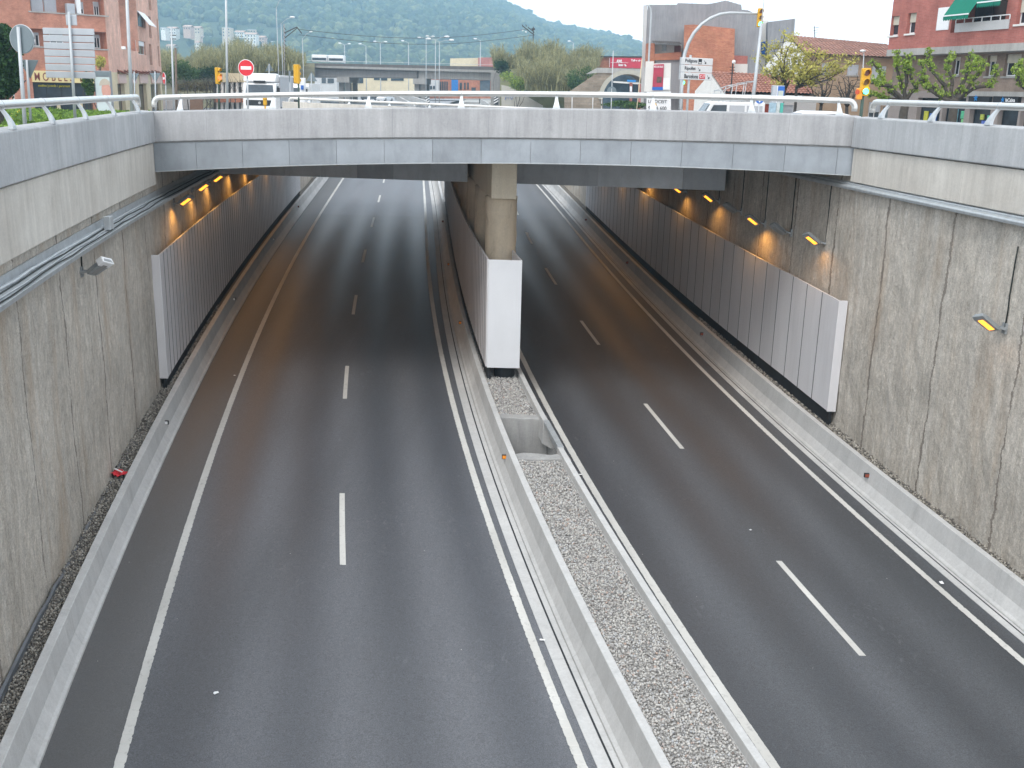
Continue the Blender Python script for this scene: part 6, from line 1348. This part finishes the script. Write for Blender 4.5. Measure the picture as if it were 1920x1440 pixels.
# round mirror back near the arch
t, tp = pole_thing('road_sign', 'back of a round sign in front of the stone arch opening', 'road sign', 1147, 86, 166, .8, M['pole']); c = loc(t, 1147, 171.5, 86); mb = MB(); mb.disc(c + Vector((0, .06, 0)), (0, 1, 0), .38, .03, 24); mb.build('sign_plate', M['signdark'], t)
t = thing('road_sign', 'small white arrow board left of the arch opening', 'road sign', (P(1128, 175, 100).x, 100, gz(8, 100))); c = loc(t, 1129, 175, 100); mb = MB(); mb.box(c.x - .42, c.x + .42, 0, .05, c.z - .14, c.z + .14); mb.cyl((c.x, .08, 0), (c.x, .08, c.z), .03, .03, 6); mb.build('board', M['white'], t)
# buildings seen under and over the viaduct
def farblock(label, poly, Y, mat, dep, wins=(), cat='building', name='building', winmat=None):
    q = P(poly[0][0], poly[0][1], Y); t = thing(name, label, cat, (q.x, Y, q.z)); quadp('wall', poly, Y, mat, dep, t)
    for wn in wins: x0, y0, x1, y1 = wn[:4]; quadp('window' if len(wn) < 6 else wn[5], ((x0, y1), (x0, y0), (x1, y0), (x1, y1)), Y - .15, wn[4] if len(wn) > 4 else M['glass'], .1, t)
    return t
farblock('low cream building under the viaduct with dark strip windows', ((655, 172), (655, 143), (776, 145), (776, 172)), 300, CREAM, 12, ((701, 146, 712, 150), (713, 146, 726, 151), (733, 147, 757, 151.5), (668, 146, 681, 156)))
farblock('reddish brick building under the viaduct with a blue door', ((797, 185), (797, 145), (925, 149), (925, 185)), 240, BRO, 12, ((825, 153, 827.5, 170), (829, 153, 831.5, 170), (833, 153, 835.5, 170), (837, 153, 839.5, 170), (846.5, 149, 859, 171, pm('door_blue', (.02, .16, .45), .6), 'door'), (862, 155, 866, 168), (870, 155, 873, 168), (876, 155, 879, 168), (884, 164, 892, 172), (900, 151, 919, 172, M['carglass'])))
farblock('white panelled part building left of the brick one under the viaduct', ((800, 172), (800, 149), (822, 150), (822, 172)), 236, LGREY, 3, ((806, 161, 810, 167), (812, 161, 816, 167)))
farblock('pale building with canopy left of the viaduct pier', ((560, 175), (560, 141), (632, 143), (632, 175)), 290, LGREY, 10, ((566, 150, 574, 158), (603, 146, 611, 156), (614, 147, 626, 156)))
farblock('long white warehouse above the viaduct deck', ((844, 124), (844, 109.5), (897, 108.5), (897, 124)), 320, CREAM, 20); farblock('brick red warehouse above the right end of the viaduct deck', ((896.5, 124), (896.5, 108), (960, 107), (960, 126)), 318, BRR, 20)
po = farblock('cream porch building with white columns left of the lorry', ((411, 154), (411, 136), (462, 138), (462, 154)), 108, CREAM, 6, name='porch_building')
for px in (406, 414, 422, 432, 442, 452): quadp('column', ((px, 215), (px, 154), (px + 4.5, 154), (px + 4.5, 215)), 108.2, WHITEW, .4, po)
quadp('rear_wall', ((400, 215), (400, 154), (462, 154), (462, 215)), 110, DARKIN, .3, po); quadp('brick_plinth', ((402, 192), (402, 182), (460, 182), (460, 192)), 107.6, BRO, .3, po)
t = farblock('brown timber fence panel behind the street trees', ((356, 212), (356, 186), (380, 186), (380, 212)), 84, pm('brown_fence', (.16, .1, .07), .8, .3, 4, stretch=(5, 1, 1)), .15, cat='fence', name='fence')
t = farblock('white advertising pillar right of the yellow signal', ((562, 200), (562, 146), (571, 146), (571, 200)), 88, M['white'], .5, ((564, 160, 569, 168, M['blue'], 'blue_patch'),), cat='pillar', name='advertising_pillar')
farblock('long pale low warehouse wall on the left beyond the side street', ((300, 205), (300, 186), (360, 186), (360, 205)), 125, WHITEW, 1., cat='wall', name='boundary_wall')
# lamp posts along the far roads
def farlamp(label, px, Y, ytop, heads, base=None, rp=.7):
    q = P(px, ytop, Y); z0 = min(gz(q.x, Y), q.z - 5) if base is None else base; t = thing('street_lamp', label, 'street lamp', (q.x, Y, z0), 0, 'street lamps along the far roads'); mb = MB(); R = rp / FPX * Y; mb.cyl((0, 0, 0), (0, 0, q.z - z0), R * 1.2, R * .8, 8)
    mb.build('pole', M['pole'], t, smooth=True)
    for hx, hy in heads:
        e = P(hx, hy, Y) - t.location; mb = MB(); mb.tube([(0, 0, q.z - z0 - .05), (e.x * .5, 0, (q.z - z0) * .3 + e.z * .7), (e.x, 0, e.z - .04)], R * .6, 6); mb.build('arm', M['pole'], t, smooth=True)
        mb = MB(); mb.ball(tuple(e), 3.1 / FPX * Y * (1.6 if abs(hx - px) > 20 else 1), 10, 6, (1, .5, .34)); mb.build('lamp_head', M['white'], t, smooth=True)
for lab, px, Y, yt, hs in (('double headed street lamp above the viaduct, leftmost pair', 646, 330, 84, ((637, 81), (655, 82))), ('single headed street lamp between the left double lamps', 686, 300, 86, ((675, 82),)), ('double headed street lamp left of the viaduct middle', 713, 280, 80, ((703, 77.5), (723, 78))), ('single headed street lamp near the viaduct middle', 766, 260, 80, ((755, 76.5),)), ('thin double lamp just left of the large one', 799, 170, 72, ((786, 70), (812, 68))), ('thin double lamp between the two close lamps', 816.5, 160, 74, ((801, 67.5), (838, 68.5))), ('large double headed street lamp nearest the viaduct joint', 824, 128, 78, ((803, 72.5), (846.5, 75))), ('single headed street lamp before the brick warehouse', 901, 250, 76, ((891, 72.5),)), ('street lamp right of the reeds below the hill edge', 1075, 240, 80, ((1067, 77),)), ('lamp post with curved arm left of the viaduct start', 567, 120, 72, ((583, 59.5),)), ('tall lamp post behind the lorry with arm to the right', 518, 112, 14, ((529, -3),)), ('tall slim lamp post with high white head behind the lorry', 527, 130, 44, ((548, 32),))):
    farlamp(lab, px, Y, yt, hs)
# railway catenary mast and crossed utility pole
t, tp = pole_thing('catenary_mast', 'lattice railway mast with slanting arms above the lorry', 'mast', 534, 150, 45, .9, pm('mast_grey', (.3, .27, .27), .7), 532.5); mb = MB(); a = loc(t, 533, 62, 150)
mb.bar(a, loc(t, 556, 51, 150), .12); mb.bar(loc(t, 533, 72, 150), loc(t, 558, 52, 150), .1); mb.bar(loc(t, 556, 50, 150), loc(t, 566, 63, 150), .12)
for k in range(9): y = 50 + 7.5 * k; mb.bar(loc(t, 531, y, 150), loc(t, 536.5, y + 6, 150), .08)
mb.build('lattice_arm', M['barkdark'], t)
t, tp = pole_thing('utility_pole', 'dark utility pole with two slanting cross arms above the reeds', 'utility pole', 998, 175, 50, .9, M['barkdark'], 1000); mb = MB(); L_ = lambda x, y: loc(t, x, y, 175); mb.bar(L_(979, 48), L_(1002, 66), .14); mb.bar(L_(990, 51), L_(1002, 61), .12); mb.bar(L_(997, 56), L_(1003, 54), .3); mb.bar(L_(981, 51), L_(979, 46), .1); mb.bar(L_(987, 50), L_(986, 46), .1); mb.build('cross_arm', M['barkdark'], t)
mb = MB(); mb.ball(tuple(L_(980, 57)), .14, 8, 5); mb.ball(tuple(L_(986, 60)), .14, 8, 5); mb.build('insulator', M['white'], t)
# overhead wires
for ya, yb in ((53, 48), (63, 61)):
    mb = MB(); pts = []
    for k in range(13): u = k / 12; a = P(560, ya + 2, 150); b = P(1000, yb + 5, 175); p = a.lerp(b, u); pts.append((p.x, p.y, p.z - 2.2 * math.sin(PI * u) * .6))
    mb.tube(pts, .03, 4); tag(mb.build('overhead_wire', M['barkdark']), 'thin %s overhead wire between the lattice mast and the utility pole' % ('upper' if ya == 53 else 'lower'), 'wire')

# ---- wooded hill
ridge = np.array([(-2200, -140), (-400, -170), (0, -190), (300, -170), (600, -120), (800, -62), (920, -2), (960, 22), (1000, 44), (1030, 54), (1060, 60), (1090, 64), (1115, 68), (1135, 84), (1145, 93), (1153, 92), (1165, 85), (1180, 88), (1205, 99), (1300, 118), (1450, 140), (1700, 158), (2300, 165)], float)
YR = 1900.
RX = (ridge[:, 0] - 960) / FPX * YR; RZ = np.array([P(x, y, YR).z for x, y in ridge]); order = np.argsort(RX)
def hillz(X, Y):
    Rz = np.interp(X, RX, RZ); t = np.clip((Y - 620) / (YR - 620), 0, 1); base = 6.4
    s = t * t * (3 - 2 * t) * .45 + t * .55
    z = base + np.maximum(Rz - base, 0) * s
    z = z + s * (9 * np.sin(X / 95. + Y / 160.) + 6 * np.sin(X / 47. - Y / 71. + 1) ) * np.clip((Rz - 30) / 120, 0, 1) * (1 - .75 * t)
    return np.where(Y > YR, base + (Rz - base) * np.clip(1 - (Y - YR) / 150, 0, 1), z)
gxs = np.linspace(-1800, 1500, 220); gyv = np.concatenate([np.linspace(620, 1900, 60), np.linspace(1930, 2050, 4)])
XX, YY = np.meshgrid(gxs, gyv); ZZ = hillz(XX, YY) - 2.; V = np.stack([XX, YY, ZZ], -1).reshape(-1, 3); nx = len(gxs); F = [(j * nx + i, j * nx + i + 1, (j + 1) * nx + i + 1, (j + 1) * nx + i) for j in range(len(gyv) - 1) for i in range(nx - 1)]
me = bpy.data.meshes.new('hill'); me.from_pydata(V.tolist(), [], F); me.polygons.foreach_set('use_smooth', [True] * len(me.polygons)); me.materials.append(pm('hill_ground', (.05, .07, .03), .95, .3, .02)); o = bpy.data.objects.new('hill', me); COL.objects.link(o); tag(o, 'wooded hill rising behind the town', 'hill', kind='structure')
# woodland: thousands of crowns as one mass
r = np.random.default_rng(9); iv = None; t_ = (1 + 5 ** .5) / 2
iv = np.array([(-1, t_, 0), (1, t_, 0), (-1, -t_, 0), (1, -t_, 0), (0, -1, t_), (0, 1, t_), (0, -1, -t_), (0, 1, -t_), (t_, 0, -1), (t_, 0, 1), (-t_, 0, -1), (-t_, 0, 1)]) / math.hypot(1, t_)
jf = np.array([(0, 11, 5), (0, 5, 1), (0, 1, 7), (0, 7, 10), (0, 10, 11), (1, 5, 9), (5, 11, 4), (11, 10, 2), (10, 7, 6), (7, 1, 8), (3, 9, 4), (3, 4, 2), (3, 2, 6), (3, 6, 8), (3, 8, 9), (4, 9, 5), (2, 4, 11), (6, 2, 10), (8, 6, 7), (9, 8, 1)])
Vs = []; Fs = []; n = 0; cnt = 0
while cnt < 17500:
    Y = 660 + (1930 - 660) * r.uniform() ** .8 if cnt < 15500 else r.uniform(1860, 1910); px = r.uniform(270, 1500); X = (px - 960) / FPX * Y; z = float(hillz(np.array(X), np.array(Y)))
    if z < 9 or (px < 545 and Y < 985 and not (r.uniform() < .08 and Y > 820)): 
        cnt += 1; continue
    pr = P(px, 90, Y); 
    R = r.uniform(2.6, 5.8) * (1. if cnt < 15500 else r.choice([.7, 1., 1.35], p=[.6, .3, .1])) * (1.25 if r.uniform() < .12 else 1); p = iv * np.array([R, R, R * r.uniform(.75, 1.35)]) * r.uniform(.72, 1.2, (12, 1)) + np.array([X, Y, z + R * .35]); Vs.append(p); Fs.append(jf + n); n += 12; cnt += 1
V = np.concatenate(Vs); F = np.concatenate(Fs); me = bpy.data.meshes.new('woodland'); me.vertices.add(len(V)); me.vertices.foreach_set('co', V.ravel()); me.loops.add(len(F) * 3); me.polygons.add(len(F)); me.loops.foreach_set('vertex_index', F.ravel()); me.polygons.foreach_set('loop_start', np.arange(0, len(F) * 3, 3)); me.polygons.foreach_set('loop_total', np.full(len(F), 3)); me.update(); me.polygons.foreach_set('use_smooth', np.ones(len(F), bool))
t = NT('woodland_leaves'); ge = t.n('ShaderNodeNewGeometry'); t.set(Base_Color=t.mix(t.ramp(ge.outputs['Random Per Island'], [(0, (.02, .035, .014)), (.6, (.05, .075, .025)), (.9, (.1, .12, .04)), (1, (.16, .17, .07))]), t.ramp(t.noise(t.coord(), .35, 5), [(.32, .35), (.68, 1.6)]), 1., 'MULTIPLY'), Roughness=.9)
me.materials.append(t.m); o = bpy.data.objects.new('woodland', me); COL.objects.link(o); tag(o, 'dense hazy woodland covering the hillside', 'woodland', kind='stuff')
# hillside town: each house on its own
r = random.Random(17); HM = [pm('town_white', (.8, .77, .72), .85, .05), pm('town_cream', (.6, .5, .38), .85, .05), pm('town_pink', (.55, .38, .3), .85, .05), pm('town_grey', (.45, .45, .46), .85, .05)]
TW = [(301, 52, 9, 8, 0), (312, 53, 18, 14, 0), (303, 73, 17, 17, 2), (322, 68, 15, 22, 2), (343, 50, 14, 6, 2), (355, 52, 20, 12, 1), (345, 76, 9, 12, 0), (356, 76, 9, 9, 3), (365, 80, 8, 12, 0), (376, 68, 14, 7, 2), (392, 70, 16, 7, 3), (401, 67, 14, 17, 2), (416, 52, 16, 18, 1), (420, 70, 14, 15, 0), (440, 60, 18, 26, 0), (464, 56, 26, 9, 1), (458, 64, 22, 15, 0), (480, 70, 16, 14, 2), (494, 72, 18, 12, 2), (350, 90, 12, 7, 0), (311, 86, 15, 8, 1), (508, 78, 14, 9, 0)]
for i, (px, py, w, h, m) in enumerate(TW):
    Y = 830 + 40 * (i % 4); a, b = P(px, py, Y), P(px + w, py + h, Y); t = thing('hillside_building', 'hazy pale building in the town on the lower hillside', 'building', (a.x, Y, b.z - 6), 0, 'town buildings on the lower hillside'); W = b.x - a.x; H = a.z - t.location.z
    mb = MB(); mb.box(0, W, 0, 10, 0, H); mb.build('wall', HM[m], t); nf = max(1, int(h / 5.)); nw = max(2, int(w / 4.5)); mb = MB()
    for f in range(nf):
        for k in range(nw): x = W * (k + .3) / nw; z = H - (f + .75) * 2.2; mb.box(x, x + W / nw * .4, -.12, -.02, z, z + 1.1)
    mb.build('windows', M['glass'], t)
    mb = MB(); mb.prismx([(-.4, H), (5, H + 1.2), (10.4, H), (10.4, H + .25), (5, H + 1.5), (-.4, H + .25)], -.3, W + .3) if i % 3 else mb.box(-.15, W + .15, -.15, 10.15, H + .002, H + .4); mb.build('roof', HM[2] if i % 3 else HM[3], t)
HAZE = .0005
if HAZE:
    mb = MB(); mb.box(-2000, 2000, -60, 2060, -2.5, 330.); m = bpy.data.materials.new('haze_air'); m.use_nodes = True; nt = m.node_tree; nt.nodes.remove(nt.nodes['Principled BSDF']); pv = nt.nodes.new('ShaderNodeVolumePrincipled'); pv.inputs['Color'].default_value = (.5, .79, 1., 1); pv.inputs['Density'].default_value = HAZE; pv.inputs['Anisotropy'].default_value = .1
    nt.links.new(pv.outputs[0], nt.nodes['Material Output'].inputs['Volume']); o = mb.build('haze', m); tag(o, 'thin bluish haze filling the air over the whole scene', 'haze', kind='stuff')
# ================================================================ LIGHT, AIR, CAMERA
SUN_EL, SUN_AZ = rad(52), rad(205)      # azimuth measured from +Y (north) clockwise: behind the camera, a little to the left
w = bpy.data.worlds.new('World'); SC.world = w; w.use_nodes = True; nt = w.node_tree
bg = nt.nodes['Background']; sk = nt.nodes.new('ShaderNodeTexSky'); sk.sky_type = 'NISHITA'; sk.sun_disc = False
sk.sun_elevation = SUN_EL; sk.sun_rotation = SUN_AZ; sk.air_density = 1.; sk.dust_density = 3.; sk.ozone_density = 1.
tc = nt.nodes.new('ShaderNodeTexCoord'); no = nt.nodes.new('ShaderNodeTexNoise'); no.inputs['Scale'].default_value = 2.2; no.inputs['Detail'].default_value = 6
mp = nt.nodes.new('ShaderNodeMapping'); mp.inputs['Scale'].default_value = (1, 1, 3.); nt.links.new(tc.outputs['Generated'], mp.inputs[0]); nt.links.new(mp.outputs[0], no.inputs['Vector'])
rp = nt.nodes.new('ShaderNodeValToRGB'); rp.color_ramp.elements[0].position = .3; rp.color_ramp.elements[0].color = (8.6, 8.8, 9.2, 1); rp.color_ramp.elements[1].position = .7; rp.color_ramp.elements[1].color = (10.2, 10.2, 10.3, 1)
nt.links.new(no.outputs['Fac'], rp.inputs[0])
mx = nt.nodes.new('ShaderNodeMix'); mx.data_type = 'RGBA'; mx.inputs[0].default_value = .86
sx = nt.nodes.new('ShaderNodeSeparateXYZ'); nt.links.new(tc.outputs['Generated'], sx.inputs[0])
er = nt.nodes.new('ShaderNodeValToRGB'); er.color_ramp.elements[0].position = .06; er.color_ramp.elements[0].color = (1.5, 1.5, 1.5, 1); er.color_ramp.elements[1].position = .35; er.color_ramp.elements[1].color = (1, 1, 1, 1)
nt.links.new(sx.outputs[2], er.inputs[0]); mm = nt.nodes.new('ShaderNodeMix'); mm.data_type = 'RGBA'; mm.blend_type = 'MULTIPLY'; mm.inputs[0].default_value = 1.
nt.links.new(rp.outputs[0], mm.inputs[6]); nt.links.new(er.outputs[0], mm.inputs[7])
nt.links.new(sk.outputs[0], mx.inputs[6]); nt.links.new(mm.outputs[2], mx.inputs[7]); nt.links.new(mx.outputs[2], bg.inputs[0]); bg.inputs[1].default_value = .105
su = bpy.data.lights.new('sun', 'SUN'); su.energy = .9; su.angle = rad(24); su.color = (1., .97, .92)
so = bpy.data.objects.new('sun', su); COL.objects.link(so)
dirv = Vector((math.sin(SUN_AZ) * math.cos(SUN_EL), math.cos(SUN_AZ) * math.cos(SUN_EL), math.sin(SUN_EL)))
so.rotation_euler = dirv.to_track_quat('Z', 'Y').to_euler(); so.location = (0, -20, 60)
cam = bpy.data.cameras.new('camera'); co = bpy.data.objects.new('camera', cam); COL.objects.link(co)
cam.sensor_width = 36; cam.lens = 36 * FPX / 1920; cam.clip_start = .1; cam.clip_end = 9000
mw = Matrix(((AX[0], AU[0], -_fwd[0], 0), (AX[1], AU[1], -_fwd[1], 0), (AX[2], AU[2], -_fwd[2], EYE), (0, 0, 0, 1)))
co.matrix_world = mw; SC.camera = co
SC.view_settings.view_transform = 'Standard'; SC.view_settings.look = 'None'; SC.view_settings.exposure = .87; SC.view_settings.gamma = 1.
SC.render.engine = 'CYCLES'; SC.cycles.use_denoising = True; SC.cycles.max_bounces = 9; SC.cycles.diffuse_bounces = 6; SC.cycles.glossy_bounces = 3
SC.cycles.volume_bounces = 2; SC.cycles.sample_clamp_indirect = 6.
try: SC.cycles.denoiser = 'OPENIMAGEDENOISE'
except Exception: pass
